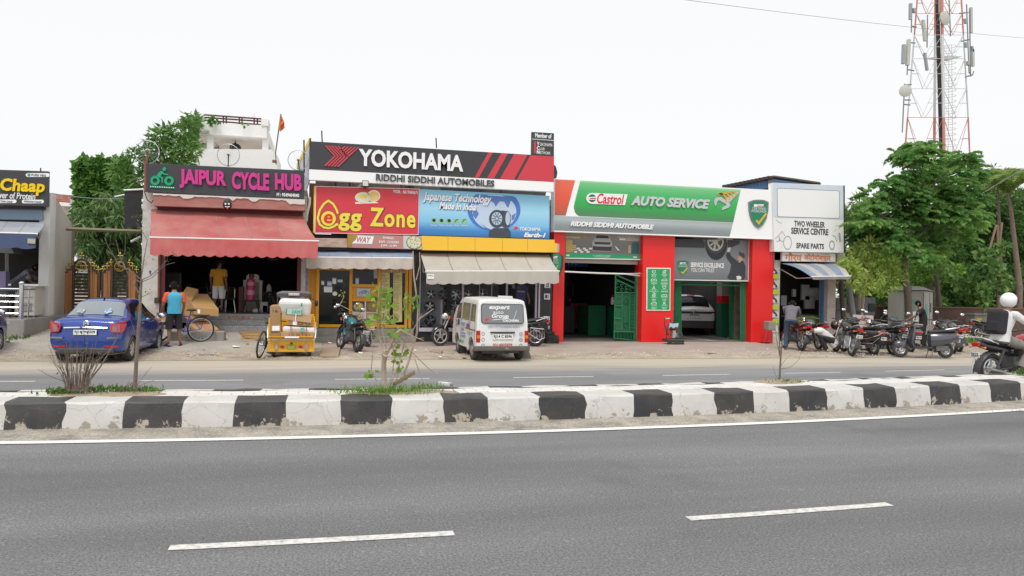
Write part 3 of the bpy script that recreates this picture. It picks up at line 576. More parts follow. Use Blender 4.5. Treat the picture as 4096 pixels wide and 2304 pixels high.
ptext(t,'DUALOCK TECHNOLOGY FOR',L1(975,1085),L1(1295,1068),Yp-.004,P_white,th=.003);ptext(t,'NON STOP PROTECTION',L1(1095,1122),L1(1285,1110),Yp-.0075,P_black,th=.003)
ptext(t,'FULL-SYNTHETIC, BS-VI READY',L1(622,1360),L1(882,1345),Yp-.005,P_white,th=.003);ptext(t,'ENGINE OILS FOR CARS AND SUVs',L1(648,1376),L1(856,1370),Yp-.005,P_white,th=.003)
b=MB();ppoly(b,L1,[(232,1334),(285,1336),(282,1354),(232,1352)],Yp-.007,.003);ppoly(b,L1,[(1205,1362),(1262,1364),(1258,1380),(1205,1378)],Yp-.007,.003);b.each('small_logo',P_white,t)
t=thing('poster_panel','grey printed panel with a wheel and a mechanic above the right workshop bay','poster',at(2846,1124,Yp))
Z0,Z1=at(*L4(148,545),Yp).z,at(*L4(148,20),Yp).z
b=MB();ppoly(b,L4,[(148,20),(1118,36),(1104,562),(144,546)],Yp,.06);b.build('sheet',gradmat('grey backdrop print',[(0,(.14,.155,.165)),(.5,(.25,.27,.28)),(1,(.20,.21,.22))],Z0,Z1),t)
b=MB();b.prism([at(*L4(144,540),Yp-.012),at(*L4(1104,553),Yp-.012),at(*L4(1104,566),Yp-.012),at(*L4(144,550),Yp-.012)],(0,.05,0));b.prism([at(*L4(1112,36),Yp-.012),at(*L4(1120,36),Yp-.012),at(*L4(1108,562),Yp-.012),at(*L4(1100,562),Yp-.012)],(0,.05,0));b.build('frame',W_whrail,t)
b=MB();ppoly(b,L4,[(150,22),(520,28),(545,80),(540,135),(150,125)],Yp-.003,.002);ppoly(b,L4,[(840,36),(1000,40),(985,85),(900,125),(838,130)],Yp-.003,.002);b.each('car_underside',lp('underbody print',(.05,.055,.06)),t)
b=MB();n=20;ppoly(b,L4,[(690+145*math.cos(R(a)),60+232*math.sin(R(a)))for a in range(0,181,10)],Yp-.0045,.002);b.build('tyre_print',lp('tyre dark print',(.028,.032,.036)),t)
b=MB();ppoly(b,L4,[(685+135*math.cos(R(a)),48+160*math.sin(R(a)))for a in range(-10,191,10)],Yp-.006,.002);b.build('tyre_face',lp('tyre grey print',(.06,.07,.075)),t)
b=MB();ppoly(b,L4,[(682+105*math.cos(R(a)),48+125*math.sin(R(a)))for a in range(-12,193,10)],Yp-.0075,.002);b.build('rim_print',lp('alloy print',(.55,.54,.47)),t)
b=MB()
for a in(28,76,124,165,5):
 q=R(a);ppoly(b,L4,[(682+(35)*math.cos(q-.12),48+42*math.sin(q-.12)),(682+88*math.cos(q-.25),48+105*math.sin(q-.25)),(682+88*math.cos(q+.25),48+105*math.sin(q+.25)),(682+35*math.cos(q+.12),48+42*math.sin(q+.12))],Yp-.009,.002)
b.each('rim_gap',lp('rim gap print',(.08,.09,.09)),t)
b=MB();ppoly(b,L4,[(835,190),(862,180),(880,235),(960,300),(975,300),(1040,300),(1068,370),(1062,520),(1040,548),(870,545),(835,510),(870,440),(885,345),(830,270),(818,225)],Yp-.01,.003);b.build('mechanic_overalls',lp('overalls print',(.04,.048,.055)),t)
b=MB();ppoly(b,L4,[(965,285),(970,250),(990,228),(1030,262),(1045,275),(1035,295),(1010,305),(1000,325),(975,318),(985,292)],Yp-.0135,.003);b.build('mechanic_face',lp('skin print',(.55,.34,.24)),t)
b=MB();ppoly(b,L4,[(985,185),(1005,182),(1012,200),(1040,195),(1058,225),(1055,265),(1040,268),(1020,245),(990,232)],Yp-.017,.003);b.build('mechanic_cap',lp('cap print',(.06,.07,.08)),t)
b=MB();ppoly(b,L4,[(832,175),(840,140),(860,125),(878,130),(875,160),(862,188),(838,190)],Yp-.0135,.003);ppoly(b,L4,[(950,500),(985,492),(1015,505),(1012,540),(960,545)],Yp-.0135,.003);b.each('mechanic_glove',lp('glove print',(.7,.69,.66)),t)
ptext(t,'SERVICE EXCELLENCE',L4(362,380),L4(792,332),Yp-.004,P_white,th=.003,bold=.03);ptext(t,'YOU CAN TRUST',L4(365,442),L4(668,400),Yp-.004,P_white,th=.003)
shield(t,L4,262,393,158,212,Yp,.008)
Yb=YF-.03
t=thing('service_board','green board of white service symbols on the middle red pillar','sign',at(2634,1243,Yb))
b=MB();ppoly(b,L2,[(1243,388),(1553,392),(1549,944),(1241,941)],Yb,.025);b.build('frame',W_whrail,t)
b=MB();ppoly(b,L2,[(1257,402),(1543,406),(1539,930),(1254,928)],Yb-.004,.003);b.build('face',lp('board green',(.02,.33,.10)),t)
b=MB();sh=[[(0,-18),(22,-10),(26,6),(4,20),(-22,8),(-18,-12)]]
rr=random.Random(5)
for r_ in range(5):
 for c_ in range(2):
  cx_=1337+c_*135;cy_=447+r_*100
  k=(r_*2+c_)%5
  if k==0:pline(b,L2,[(cx_-22,cy_-16),(cx_+18,cy_-20),(cx_+20,cy_+2),(cx_,cy_+16),(cx_-18,cy_+2),(cx_-22,cy_-16)],5,Yb-.007,.003)
  elif k==1:pring(b,L2,(cx_,cy_),22,5,Yb-.007,.003,n=12);pring(b,L2,(cx_,cy_),10,4,Yb-.007,.003,n=8);pline(b,L2,[(cx_,cy_-22),(cx_+30,cy_-24)],5,Yb-.007,.003)
  elif k==2:pline(b,L2,[(cx_-36,cy_+12),(cx_-30,cy_-10),(cx_-12,cy_-14),(cx_-2,cy_-2),(cx_+12,cy_-16),(cx_+30,cy_-10),(cx_+36,cy_+12),(cx_-36,cy_+12)],5,Yb-.007,.003)
  elif k==3:pline(b,L2,[(cx_-36,cy_+10),(cx_-28,cy_-2),(cx_-10,cy_-12),(cx_+30,cy_-12),(cx_+34,cy_+10),(cx_-36,cy_+10)],5,Yb-.007,.003)
  else:pring(b,L2,(cx_,cy_-8),12,5,Yb-.007,.003,n=10);pline(b,L2,[(cx_-18,cy_+22),(cx_-12,cy_+6),(cx_+12,cy_+6),(cx_+18,cy_+22)],5,Yb-.007,.003)
  pline(b,L2,[(cx_-38,cy_+28),(cx_+42,cy_+29)],3,Yb-.007,.003)
b.build('service_symbol',P_white,t)
for r_,(p_,q_)in enumerate([('Windscreen\nGlass Repair','Turbocharger\nExpert'),('Accident Damage\nRepair','Tuning, Diagnostics\n& Lube Service'),('Mechanical & Electrical\nRepair','Insurance Renewal'),('Breakdown\nAssistance','Air Service\n& Repair'),('Wheel Balancing\n& Alignment','Engine Scanner\nDiagnosis')]):
 for c_,s_ in enumerate((p_,q_)):
  cx_=1337+c_*135;cy_=447+r_*103;nl=s_.count('\n')+1;wd=max(len(q)for q in s_.split('\n'))*2.5
  ptext(t,s_,L2(cx_-wd,cy_+34+16*nl),L2(cx_+wd,cy_+34),Yb-.004,P_white,th=.003,bold=.01)
t=thing('hanging_sign','green shield shaped sign standing out beside the left red pillar','sign',at(*K8(1535,420),YF-.6))
b=MB();o=[(1475,185),(1500,165),(1545,165),(1580,185),(1592,205),(1588,300),(1570,370),(1535,422),(1500,330),(1478,260)]
ppoly(b,K8,o,YF-.62,.2);b.build('body',lp('dark edge green',(.012,.05,.03),.4),t,bv=.01)
b=MB();ppoly(b,K8,[(x-8 if x>1540 else x+4,y)for x,y in[(1475,190),(1500,172),(1540,172),(1572,190),(1578,215),(1570,300),(1550,365),(1530,405),(1500,330),(1480,260)]],YF-.626,.005);b.build('face',lp('shield green',(.01,.22,.10),.35),t)
b=MB();ppoly(b,K8,[(1488,200),(1528,196),(1524,222),(1488,222)],YF-.631,.004);b.build('logo',P_white,t);ptext(t,'Castrol',K8(1492,219),K8(1524,200),YF-.632,P_red,th=.003)
ptext(t,'CERTIFIED',K8(1480,250),K8(1535,232),YF-.627,P_silver,th=.003);ptext(t,'WORKSHOP',K8(1484,275),K8(1538,256),YF-.627,P_silver,th=.003)
b=MB();pline(b,K8,[(1500,315),(1512,330),(1535,290)],9,YF-.631,.004);b.build('tick',lp('gold tick',(.70,.42,.04)),t)
t=thing('tyre_shop_building','black fronted tyre shop with a glass showcase and yellow fascia','building',(4.7,YF,0))
xa,xb=X_(1628,1300,YF),X_(2208,1300,YF);xg0,xg1=X_(*K8(68,900),YF),X_(*K8(1335,900),YF);zg=Z_(*K8(400,955),YF)
MB().bb((xa,YF,.02),(xg0,YF+.6,3.6)).bb((xg1,YF,.02),(xb-.02,YF+.6,3.6)).each('pillar',W_black,t,bv=.01)
MB().bb((xg0,YF+.05,.02),(xg1,YF+.55,zg-.12)).build('plinth',W_black,t,bv=.01)
MB().bb((xg0,YF-.02,zg-.12),(xg1,YF+.5,zg)).build('window_sill',W_lilac,t,bv=.008)
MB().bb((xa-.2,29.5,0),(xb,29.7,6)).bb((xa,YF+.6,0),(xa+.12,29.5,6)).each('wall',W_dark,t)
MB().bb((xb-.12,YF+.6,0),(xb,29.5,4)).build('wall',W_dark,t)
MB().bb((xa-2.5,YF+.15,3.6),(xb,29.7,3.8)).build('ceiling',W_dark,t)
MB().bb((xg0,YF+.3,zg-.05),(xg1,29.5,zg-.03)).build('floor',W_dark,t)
MB().bb((xg0,YF+.1,zg),(xg1,YF+.11,3.6)).build('glass',W_glass,t)
b=MB()
for x in(72,532,995,1305):b.bb((X_(*K8(x-9,800),YF),YF+.06,zg),(X_(*K8(x+9,800),YF),YF+.16,3.6))
b.bb((X_(*K8(303,800),YF),YF+.12,zg),(X_(*K8(315,800),YF),YF+.16,Z_(*K8(303,660),YF)));b.bb((X_(*K8(835,800),YF),YF+.12,zg),(X_(*K8(843,800),YF),YF+.16,3.2));b.bb((X_(*K8(707,800),YF),YF+.12,zg),(X_(*K8(713,800),YF),YF+.16,3.2));b.bb((X_(*K8(1325,800),YF),YF-.01,zg),(X_(*K8(1340,800),YF),YF+.2,3.6))
b.each('mullion',W_lilac,t)
b=MB();ppoly(b,None,[(1686,943),(2218,959),(2218,972),(2229,974),(2229,1010),(1690,1000)],YF-.45,.45);b.build('fascia',W_yel,t)
b=MB()
for x in(1792,1900,2010,2110):pline(b,None,[(x,950),(x+.5,1003)],1.2,YF-.454,.003)
b.each('panel_joint',lp('dark joint',(.35,.2,.03)),t)
b=MB();ppoly(b,None,[(2229,974),(2237,976),(2237,1008),(2229,1010)],YF-.42,.4);b.build('fascia_end',W_steel,t)
b=MB();ppoly(b,None,[(1640,1001),(2205,1012),(2205,1026),(1640,1018)],YF-.02,.1);b.build('soffit',W_dark,t)
b=MB().bb((xg0+1.1,YF+1.2,zg),(xg1-1.2,YF+1.3,3.5));b.build('display_board',mat('display grey',(.10,.10,.115),.6,dirt=(.03,.03,.035),da=.8,ds=1.3),t)
MB().bb((xg0+.02,YF+.85,zg),(xg0+.95,YF+.95,3.5)).build('display_panel',mat('display pale',(.42,.44,.47),.5),t)
def alloy(name,c,r,m1,m2,spokes,label,dbl=0):
 o=thing(name,label,'alloy wheel',c,group='alloy wheels in the showcase')
 MB().ring((0,0,0),(0,1,0),r*.93,r*.07,None,28,6,2).build('rim',m1,o,sm=1,wl=0)
 MB().disc((0,.06,0),(0,1,0),r*.9,.02,None,24).build('barrel',P_black,o,wl=0)
 b=MB()
 for i in range(spokes):
  a=2*math.pi*i/spokes+.3
  for da in((-.13,.13)if dbl else(0,)):
   b.tube([(r*.12*math.cos(a+da),-.02,r*.12*math.sin(a+da)),(r*.9*math.cos(a+da*1.1),-.01,r*.9*math.sin(a+da*1.1))],[r*.075,r*.055 if dbl else r*.085],5)
 b.disc((0,-.03,0),(0,1,0),r*.17,.05,None,12);b.build('spokes',m2,o,wl=0);return o
A1=lp('silver alloy',(.60,.61,.62),.25,m=.7);A2=lp('black alloy',(.03,.03,.033),.3);A3=lp('graphite alloy',(.22,.22,.23),.3,m=.6)
ws=[((182,462),40,A2,A1,7,0,'black wheel with silver spokes cut off by the left end of the grey awning'),((195,596),52,A1,A1,5,1,'silver double spoke wheel in the left column under the awning'),((182,728),58,A2,A1,5,1,'black wheel with bright silver spokes, second from the bottom of the left column'),((186,876),62,A2,A3,5,1,'black and graphite wheel lowest in the left column'),((325,480),46,A2,A3,6,0,'dark wheel half hidden by the valance, second column'),((320,602),56,A1,A3,5,0,'five spoke wheel in the middle row of the second column'),((462,602),62,A1,A1,6,1,'silver six spoke wheel left of the lilac post'),((590,602),54,A3,A1,5,1,'star shaped silver wheel just right of the lilac post'),((738,596),58,A1,A1,5,0,'silver five spoke wheel above the white van roof'),((860,488),50,A2,A3,6,1,'black wheel right of centre hidden partly by the valance'),((450,720),52,A2,A1,5,0,'black wheel behind the mirror of the white van')]
for(p,r,m1,m2,n,d,l)in ws:
 c=at(*K8(*p),YF+.5);alloy('alloy_wheel',c,r*.3797/F*c.y*1.0,m1,m2,n,l,d)
t=thing('cutout_figure','cardboard cutout of a person in a blue football jersey behind the showcase glass','cutout',at(*K8(1140,900),YF+.5))
Yc=YF+.5
b=MB();ppoly(b,K8,[(1090,520),(1130,490),(1180,495),(1215,525),(1225,580),(1200,590),(1195,640),(1195,770),(1150,790),(1100,780),(1092,650),(1088,570)],Yc,.02);b.build('jersey',lp('jersey blue',(.035,.035,.16)),t)
b=MB();ppoly(b,K8,[(1070,470),(1095,460),(1075,500),(1082,540),(1052,535),(1048,505)],Yc,.02);ppoly(b,K8,[(1205,580),(1225,585),(1242,680),(1235,705),(1222,700),(1220,660)],Yc,.02);ppoly(b,K8,[(1125,450),(1165,450),(1165,490),(1140,500),(1128,485)],Yc,.02);b.each('skin',lp('dull skin print',(.36,.22,.17)),t)
b=MB();ppoly(b,K8,[(1108,560),(1185,565),(1185,580),(1108,575)],Yc-.004,.003);b.build('chest_print',lp('jersey white',(.4,.4,.45)),t)
for i,(cy_,lab)in enumerate([(500,'white pictogram tile of a pump, topmost on the black pillar'),(622,'white pictogram tile of a battery, middle of the black pillar'),(862,'white pictogram tile of a lamp and spanner, lowest on the black pillar')]):
 s=thing('pictogram_tile',lab,'sign',at(*K8(1418,cy_+30),YF),group='pictogram tiles on the black pillar')
 cx_=1421-3*i;b=MB();ppoly(b,K8,[(cx_-30,cy_-32),(cx_+30,cy_-30),(cx_+30,cy_+32),(cx_-30,cy_+30)],YF-.03,.028);b.build('tile',P_white,s)
 b=MB()
 if i==0:pline(b,K8,[(cx_,cy_-22),(cx_+10,cy_-10),(cx_+8,cy_+14)],7,YF-.034,.003);pring(b,K8,(cx_,cy_+5),14,5,YF-.034,.003,n=10);pline(b,K8,[(cx_-18,cy_+20),(cx_+18,cy_+21)],5,YF-.034,.003)
 elif i==1:ppoly(b,K8,[(cx_-20,cy_-20),(cx_,cy_-20),(cx_,cy_+20),(cx_-20,cy_+20)],YF-.034,.003);pline(b,K8,[(cx_+8,cy_-20),(cx_+8,cy_+20)],4,YF-.034,.003);pline(b,K8,[(cx_+18,cy_-20),(cx_+18,cy_+20)],4,YF-.034,.003)
 else:pdisc(b,K8,(cx_-12,cy_),14,YF-.034,.003,n=12);pline(b,K8,[(cx_+16,cy_-18),(cx_+16,cy_+20)],7,YF-.034,.003)
 b.build('symbol',P_black,s)
awning('awning','wide grey beige awning with a scalloped valance over the wheel showcase','shop awnings',(1682,1013),(2197,1019),(1705,1087),(2235,1086),YF-.05,YF-2.1,.40,W_grcl,W_grcl,scal=12)
s=thing('maker_tag','small white tag printed AMBIKA on the left end of the grey valance','tag',at(*K8(192,432),YF-2.14));b=MB();ppoly(b,K8,[(155,385),(228,385),(228,434),(157,437)],YF-2.155,.003);b.build('card',P_white,s);ptext(s,'AMBIKA',K8(160,410),K8(222,393),YF-2.156,P_grey,th=.002)
t=thing('upper_storey','dim brick and tin upper storey behind the large shop signs','building',(2.5,26.5,3.8))
MB().bb((X_(1236,800,26.2),26.2,3.3),(X_(1262,800,26.2),26.6,5.3)).build('brick_pier',W_brick,t)
b=MB();b.prism([at(1262,700,26.9),at(1760,735,26.9),at(1765,800,26.9),at(1262,780,26.9)],(0,.2,0));b.build('wall',mat('dim brown wall',(.10,.085,.075),.9,dirt=(.22,.19,.16),da=.7,ds=3),t)
b=MB();b.prism([at(1940,765,26.9),at(1975,748,26.9),at(2100,760,26.9),at(2185,768,26.9),at(2180,795,26.9),at(1940,790,26.9)],(0,.4,0));b.build('tin_roof',mat('dark tin',(.05,.055,.055),.7,dirt=(.12,.12,.11),da=.6,ds=4),t)
b=MB()
for x in(1342,1398,1605,1653,1925,2002):b.tube([at(x,715,25.6),at(x,790,25.6)],.03,4)
b.each('post',W_iron,t);b=MB()
for x in range(1270,1420,7):b.tube([at(x,722,26.5),at(x,760,26.5)],.006,3)
for y in range(724,752,5):b.tube([at(1265,y,26.5),at(1420,y+7,26.5)],.006,3)
b.build('wire_mesh',W_iron,t)
b=MB();b.prism([at(1428,748,25.5),at(1440,735,25.5),at(1452,737,25.5),at(1438,750,25.5)],(0,.03,0));b.tube([at(1240,790,25.4),at(1238,820,25.3),at(1228,860,25.3),at(1226,886,25.3)],.04,6);b.build('drainpipe',W_whrail,t)
Ys=24.75
t=thing('tyre_shop_sign','large black, white and red sign above the tyre shop','sign',at(1730,770,Ys))
b=MB();b.prism([at(1243,565,Ys),at(2216,625,Ys),at(2215,728,Ys),at(1237,677,Ys)],(0,.22,0));b.build('dark_panel',W_sign,t)
b=MB();pline(b,None,[(1739,597),(1737,702)],1.6,Ys-.003,.002);b.build('panel_joint',P_black,t)
b=MB();b.prism([at(1237,677.4,Ys+.001),at(2215,728.4,Ys+.001),at(2215,767,Ys+.001),at(1236,719,Ys+.001)],(0,.22,0));b.build('white_panel',W_wht,t)
RS=lp('sign red',(.62,.045,.065),.45)
b=MB();
for q in([(880,318),(930,321),(770,608),(722,605)],[(1030,327),(1105,332),(945,618),(866,613)],[(1178,338),(1333,347),(1178,632),(1016,622)],[(1368,350),(1642,364),(1638,660),(1210,635)]):ppoly(b,K7,q,Ys-.004,.003)
b.each('red_stripe',RS,t)
b=MB()
for i in range(5):
 x=285+i*37;y=236+i*2.5;
 b.prism([at(*K5(*p),Ys-.03)for p in[(x,y),(x+24,y+1.5),(x+24+106-(i>2)*0,y+122),(x+106,y+118)]],(0,.028,0))if i<4 else None
for i in range(5):
 x=277+i*37;y=474+i*2.5
 b.prism([at(*K5(*p),Ys-.03)for p in[(x,y),(x+24,y+1),(x+24+122,y-118),(x+122,y-119)]],(0,.028,0))
for i in range(5):
 x=512+i*39;y=248+i*2.6
 b.prism([at(*K5(*p),Ys-.03)for p in[(x,y),(x+22,y+1),(x+22-(60+i*17),y+54+i*15),(x-(60+i*17)-2,y+50+i*15)]],(0,.028,0))
b.prism([at(*K5(*p),Ys-.03)for p in[(432,245),(456,246),(548,350),(536,362)]],(0,.028,0))
b.build('emblem',lp('emblem red',(.55,.06,.08),.4),t)
ptext(t,'YOKOHAMA',(1434,664),(1853,622),Ys-.003,P_white,th=.05,bold=.035)
ptext(t,'RIDDHI SIDDHI AUTOMOBILES',(1503.6,723),(1977,722),Ys-.003,lp('dark steel letters',(.055,.06,.065),.4),th=.04,bold=.022)
b=MB()
for x,y0,y1 in((1287,523,571),(1744,552,592)):b.tube([at(x,y0,Ys+.15),at(x+2,y1,Ys+.15)],.022,5)
b.tube([at(1241,553,Ys+.15),at(1241,720,Ys+.15)],.03,5);b.build('pole',W_iron,t)
b=MB();ppoly(b,None,[(2215,658),(2224,666),(2230,690),(2226,712),(2215,712)],Ys+.5,.2);b.build('sack',mat('black plastic',(.05,.05,.055),.4),t)
s=thing('side_banner','pale side banner with a yellow top stripe behind the left edge of the tyre sign','banner',at(1215,760,26))
p=[at(1241,556,Ys+.3),at(1241,722,Ys+.3),at(1222,762,27.5),at(1195,652,27.5)]
b=MB();b.prism([p[0],p[1],at(1219,790,27.6),at(1190,660,27.6)],(-.03,.05,0));b.build('sheet',mat('pale lilac vinyl',(.60,.62,.72),.6,dirt=(.35,.33,.3),da=.5,ds=2),s)
b=MB();b.prism([at(1240,553,Ys+.28),at(1240,575,Ys+.28),at(1190,676,27.55),at(1190,656,27.55)],(-.03,.05,0));b.build('stripe',P_yel,s)
Ym=Ys+.02
t=thing('member_sign','small dark membership plate standing on the right end of the tyre sign','sign',at(2171,622,Ym))
b=MB();b.prism([at(2128,527.6,Ym),at(2216,533,Ym),at(2216,624,Ym),at(2126,618,Ym)],(0,.12,0));b.build('plate',W_sign,t)
b=MB();ppoly(b,K7,[(1387,160),(1642,176),(1642,182),(1387,166)],Ym-.004,.003);b.build('rule',P_white,t);b=MB();ppoly(b,K7,[(1408,190),(1430,191),(1428,328),(1407,327)],Ym-.004,.003);b.build('red_bar',RS,t)
ptext(t,'Member of',(2140,550),(2206,537),Ym-.003,P_white,th=.006,bold=.03)
for a_,w_,y_ in(('Y','OKOHAMA',240),('C','LUB',288),('N','ETWORK',335)):
 ptext(t,a_,K7(1440,y_),K7(1472,y_-42),Ym-.003,P_white,th=.006,bold=.04);ptext(t,w_,K7(1477,y_+3),K7({'OKOHAMA':1622,'LUB':1530,'ETWORK':1600}[w_],y_-24),Ym-.003,P_white,th=.006)
Ye=YF-.30
t=thing('egg_shop_sign','red sign with yellow lettering and painted eggs','sign',at(1468,940,Ye))
b=MB();b.prism([at(1262,744,Ye),at(1678,754.6,Ye),at(1674,940,Ye),at(1259,932,Ye)],(0,.2,0));b.build('panel',mat('sign board red',(.66,.035,.055),.4,dirt=(.55,.08,.10),da=.4,ds=1),t)
b=MB();b.prism([at(1256,745,Ye+.02),at(1262.5,744,Ye+.001),at(1259.5,932,Ye+.001),at(1253,930,Ye+.02)],(0,.18,0));b.build('yellow_side',P_yel,t)
b=MB();pline(b,None,[(1264,745),(1677,756),(1673,939),(1260,931),(1264,745)],2.2,Ye-.006,.012);b.build('frame',W_whrail,t)
OUT=lp('dark outline print',(.10,.045,.03))
def outl(s_,bl,tr,k=5,**kw):
 ptext(t,s_,(bl[0]-k*.35,bl[1]+k*.35),(tr[0]+k*.35,tr[1]-k*.35),Ye-.004,OUT,th=.003,sp=1.12,bold=.06,name='letter_outline');ptext(t,s_,bl,tr,Ye-.008,P_pyel,th=.003,sp=1.12,bold=.03)
P_pyel=lp('egg yellow print',(.85,.68,.07))if 'egg yellow print' not in MATS else MATS['egg yellow print']
outl('gg',K5(442,1226),K5(718,1028));outl('Zone',K5(808,1176),K5(1343,978))
loop=[(440,1028),(420,975),(385,915),(330,878),(280,910),(230,985),(205,1080),(228,1150),(280,1188),(335,1196),(395,1175),(425,1150),(460,1165)]
b=MB();pline(b,K5,loop,36,Ye-.004,.003);b.build('loop_outline',OUT,t);b=MB();pline(b,K5,loop,26,Ye-.008,.003);b.build('egg_loop',P_pyel,t)
b=MB();pdisc(b,K5,(330,1085),93,Ye-.009,.003);b.build('disc_outline',OUT,t);b=MB();pdisc(b,K5,(330,1085),87,Ye-.013,.003);b.build('letter_disc',P_pyel,t)
ptext(t,'e',K5(275,1140),K5(382,1032),Ye-.0135,P_red,th=.003,bold=.025,shear=.1)
b=MB();pdisc(b,K5,(855,822),76,Ye-.004,.003,ry=68);pdisc(b,K5,(730,840),92,Ye-.004,.003,ry=62);ppoly(b,K5,[(640,895),(880,890),(915,905),(640,915)],Ye-.004,.003);b.build('egg_border',lp('cream print',(.85,.80,.62)),t)
b=MB();pdisc(b,K5,(855,826),64,Ye-.008,.003,ry=56);b.build('egg',lp('egg shell print',(.80,.55,.20)),t);b=MB();pdisc(b,K5,(735,848),84,Ye-.009,.003,ry=52);b.build('egg_white',lp('egg white print',(.75,.72,.60)),t);b=MB();pdisc(b,K5,(728,828),48,Ye-.013,.003,ry=22);b.build('yolk',lp('yolk print',(.85,.66,.05)),t)
ptext(t,'MOB. : 8619060671',(1574,772),(1671,764),Ye-.003,P_white,th=.003,bold=.015)
t=thing('tyre_banner','blue banner with a printed globe and two tyres','banner',at(1938,950,Ye))
b=MB();b.prism([at(1678.5,756,Ye+.01),at(2198.5,783.6,Ye+.01),at(2197.5,955.4,Ye+.01),at(1675,940,Ye+.01)],(0,.15,0))
b.build('sheet',gradmat('blue fade print',[(0,(.03,.15,.46)),(.14,(.05,.24,.58)),(.32,(.22,.52,.80)),(.6,(.36,.66,.84)),(1,(.26,.60,.82))],at(1900,950,Ye).z,at(1900,770,Ye).z,.5),t)
Yg_=Ye+.01
gc=(945,985);gr_=305
def gclip(cx_,cy_,rx,ry,n=40):return[(cx_+rx*math.cos(2*math.pi*i/n),min(max(cy_+ry*math.sin(2*math.pi*i/n),768+.052*(cx_+rx*math.cos(2*math.pi*i/n)-80)),1290+.03*(cx_+rx*math.cos(2*math.pi*i/n)-80)))for i in range(n)]
b=MB();ppoly(b,K7,gclip(945,985,307,250),Yg_-.004,.003);b.build('globe',lp('globe blue print',(.06,.19,.55)),t)
b=MB();ppoly(b,K7,gclip(950,1010,255,205),Yg_-.007,.003);b.build('globe_sea',lp('globe pale print',(.50,.62,.78)),t)
b=MB();ppoly(b,K7,[(780,812),(1150,835),(1140,880),(1110,960),(1090,940),(1065,890),(1010,885),(985,920),(965,950),(945,905),(915,885),(880,850),(840,870),(800,905),(740,930),(730,880)],Yg_-.0105,.003)
ppoly(b,K7,[(705,960),(740,980),(770,1030),(735,1090),(700,1050)],Yg_-.0105,.003);ppoly(b,K7,[(790,1140),(860,1190),(920,1215),(850,1200)],Yg_-.0105,.003);ppoly(b,K7,[(1150,1050),(1200,1020),(1180,1090),(1150,1110)],Yg_-.0105,.003);b.build('continents',lp('continent print',(.10,.20,.50)),t)
b=MB();pdisc(b,K7,(980,1088),92,Yg_-.014,.003,ry=105);ppoly(b,K7,[(1010,1010),(1035,990),(1110,1000),(1138,1040),(1140,1120),(1120,1180),(1060,1190),(1015,1160)],Yg_-.0145,.003);ppoly(b,K7,[(885,1290),(890,1230),(940,1195),(1110,1195),(1138,1240),(1140,1305)],Yg_-.014,.003);b.build('tyre_print',lp('banner tyre print',(.05,.06,.09)),t)
b=MB();pdisc(b,K7,(978,1085),62,Yg_-.018,.003,ry=76);pdisc(b,K7,(1105,1085),28,Yg_-.018,.003,ry=78);b.build('tyre_rim_print',lp('banner rim print',(.45,.55,.66)),t)
b=MB()
for i in range(10):
 a=2*math.pi*i/10;pline(b,K7,[(978+14*math.cos(a+.2),1085+17*math.sin(a+.2)),(978+56*math.cos(a),1085+70*math.sin(a))],9,Yg_-.0215,.003)
b.build('spoke_gap_print',lp('spoke gap print',(.08,.11,.17)),t)
SHD=lp('banner shadow print',(.06,.16,.36));text(t,'Japanese Technology',at(*K7(126,908),Yg_-.0105),(1,0,0),(0,0,1),at(*K7(915,890),Yg_).x-at(*K7(120,890),Yg_).x,.36,SHD,name='letter_shadow',th=.003,shear=.25,bold=.035);text(t,'Made In India',at(*K7(315,982),Yg_-.0105),(1,0,0),(0,0,1),at(*K7(735,940),Yg_).x-at(*K7(310,940),Yg_).x,.24,SHD,name='letter_shadow',th=.003,shear=.25,bold=.035)
text(t,'Japanese Technology',at(*K7(120,900),Yg_-.011),(1,0,0),(0,0,1),at(*K7(915,890),Yg_).x-at(*K7(120,890),Yg_).x,.36,P_white,th=.006,shear=.25,bold=.03)
text(t,'Made In India',at(*K7(310,975),Yg_-.011),(1,0,0),(0,0,1),at(*K7(735,940),Yg_).x-at(*K7(310,940),Yg_).x,.24,P_white,th=.006,shear=.25,bold=.03)
text(t,'YOKOHAMA',at(*K7(1240,1222),Yg_-.003),(1,0,0),(0,0,1),at(*K7(1485,1200),Yg_).x-at(*K7(1240,1200),Yg_).x,.125,P_white,th=.003,bold=.02)
text(t,'Earth-1',at(*K7(1290,1296),Yg_-.003),(1,0,0),(0,0,1),at(*K7(1545,1260),Yg_).x-at(*K7(1290,1260),Yg_).x,.15,P_white,th=.003,shear=.3,bold=.04)
b=MB();
for i in range(3):pline(b,K7,[(1165+i*18,1178),(1200+i*10,1195),(1165+i*18,1215)],7,Yg_-.004,.003)
b.build('small_emblem',P_red,t)
b=MB();b2=MB()
for i,wd in enumerate(['Strength','Mileage','For India','Wet','Silence']):
 x=215+i*88;ppoly(b,K7,[(x,1080+i*2),(x+62,1082+i*2),(x+62,1145+i*2),(x,1143+i*2)],Yg_-.004,.003)
 if i<3:pdisc(b2,K7,(x+34,1105+i*2),20,Yg_-.008,.003,n=12)
 else:pline(b2,K7,[(x+10,1130),(x+30,1100),(x+50,1095)],8,Yg_-.008,.003)
 text(t,wd,at(*K7(x,1170),Yg_-.003),(1,0,0),(0,0,1),.20,.045,P_white,th=.003)
b.each('feature_icon',lp('icon green',(.25,.55,.25)),t);b2.build('icon_mark',P_black,t)
s=thing('flood_lamp','small square flood lamp fixed above the red egg sign','lamp',at(1461,745,YF-.5));b=MB();b.prism([at(1448,720,YF-.55),at(1476,721,YF-.55),at(1476,748,YF-.55),at(1448,747,YF-.55)],(0,.18,0));b.build('housing',P_black,s,bv=.01)
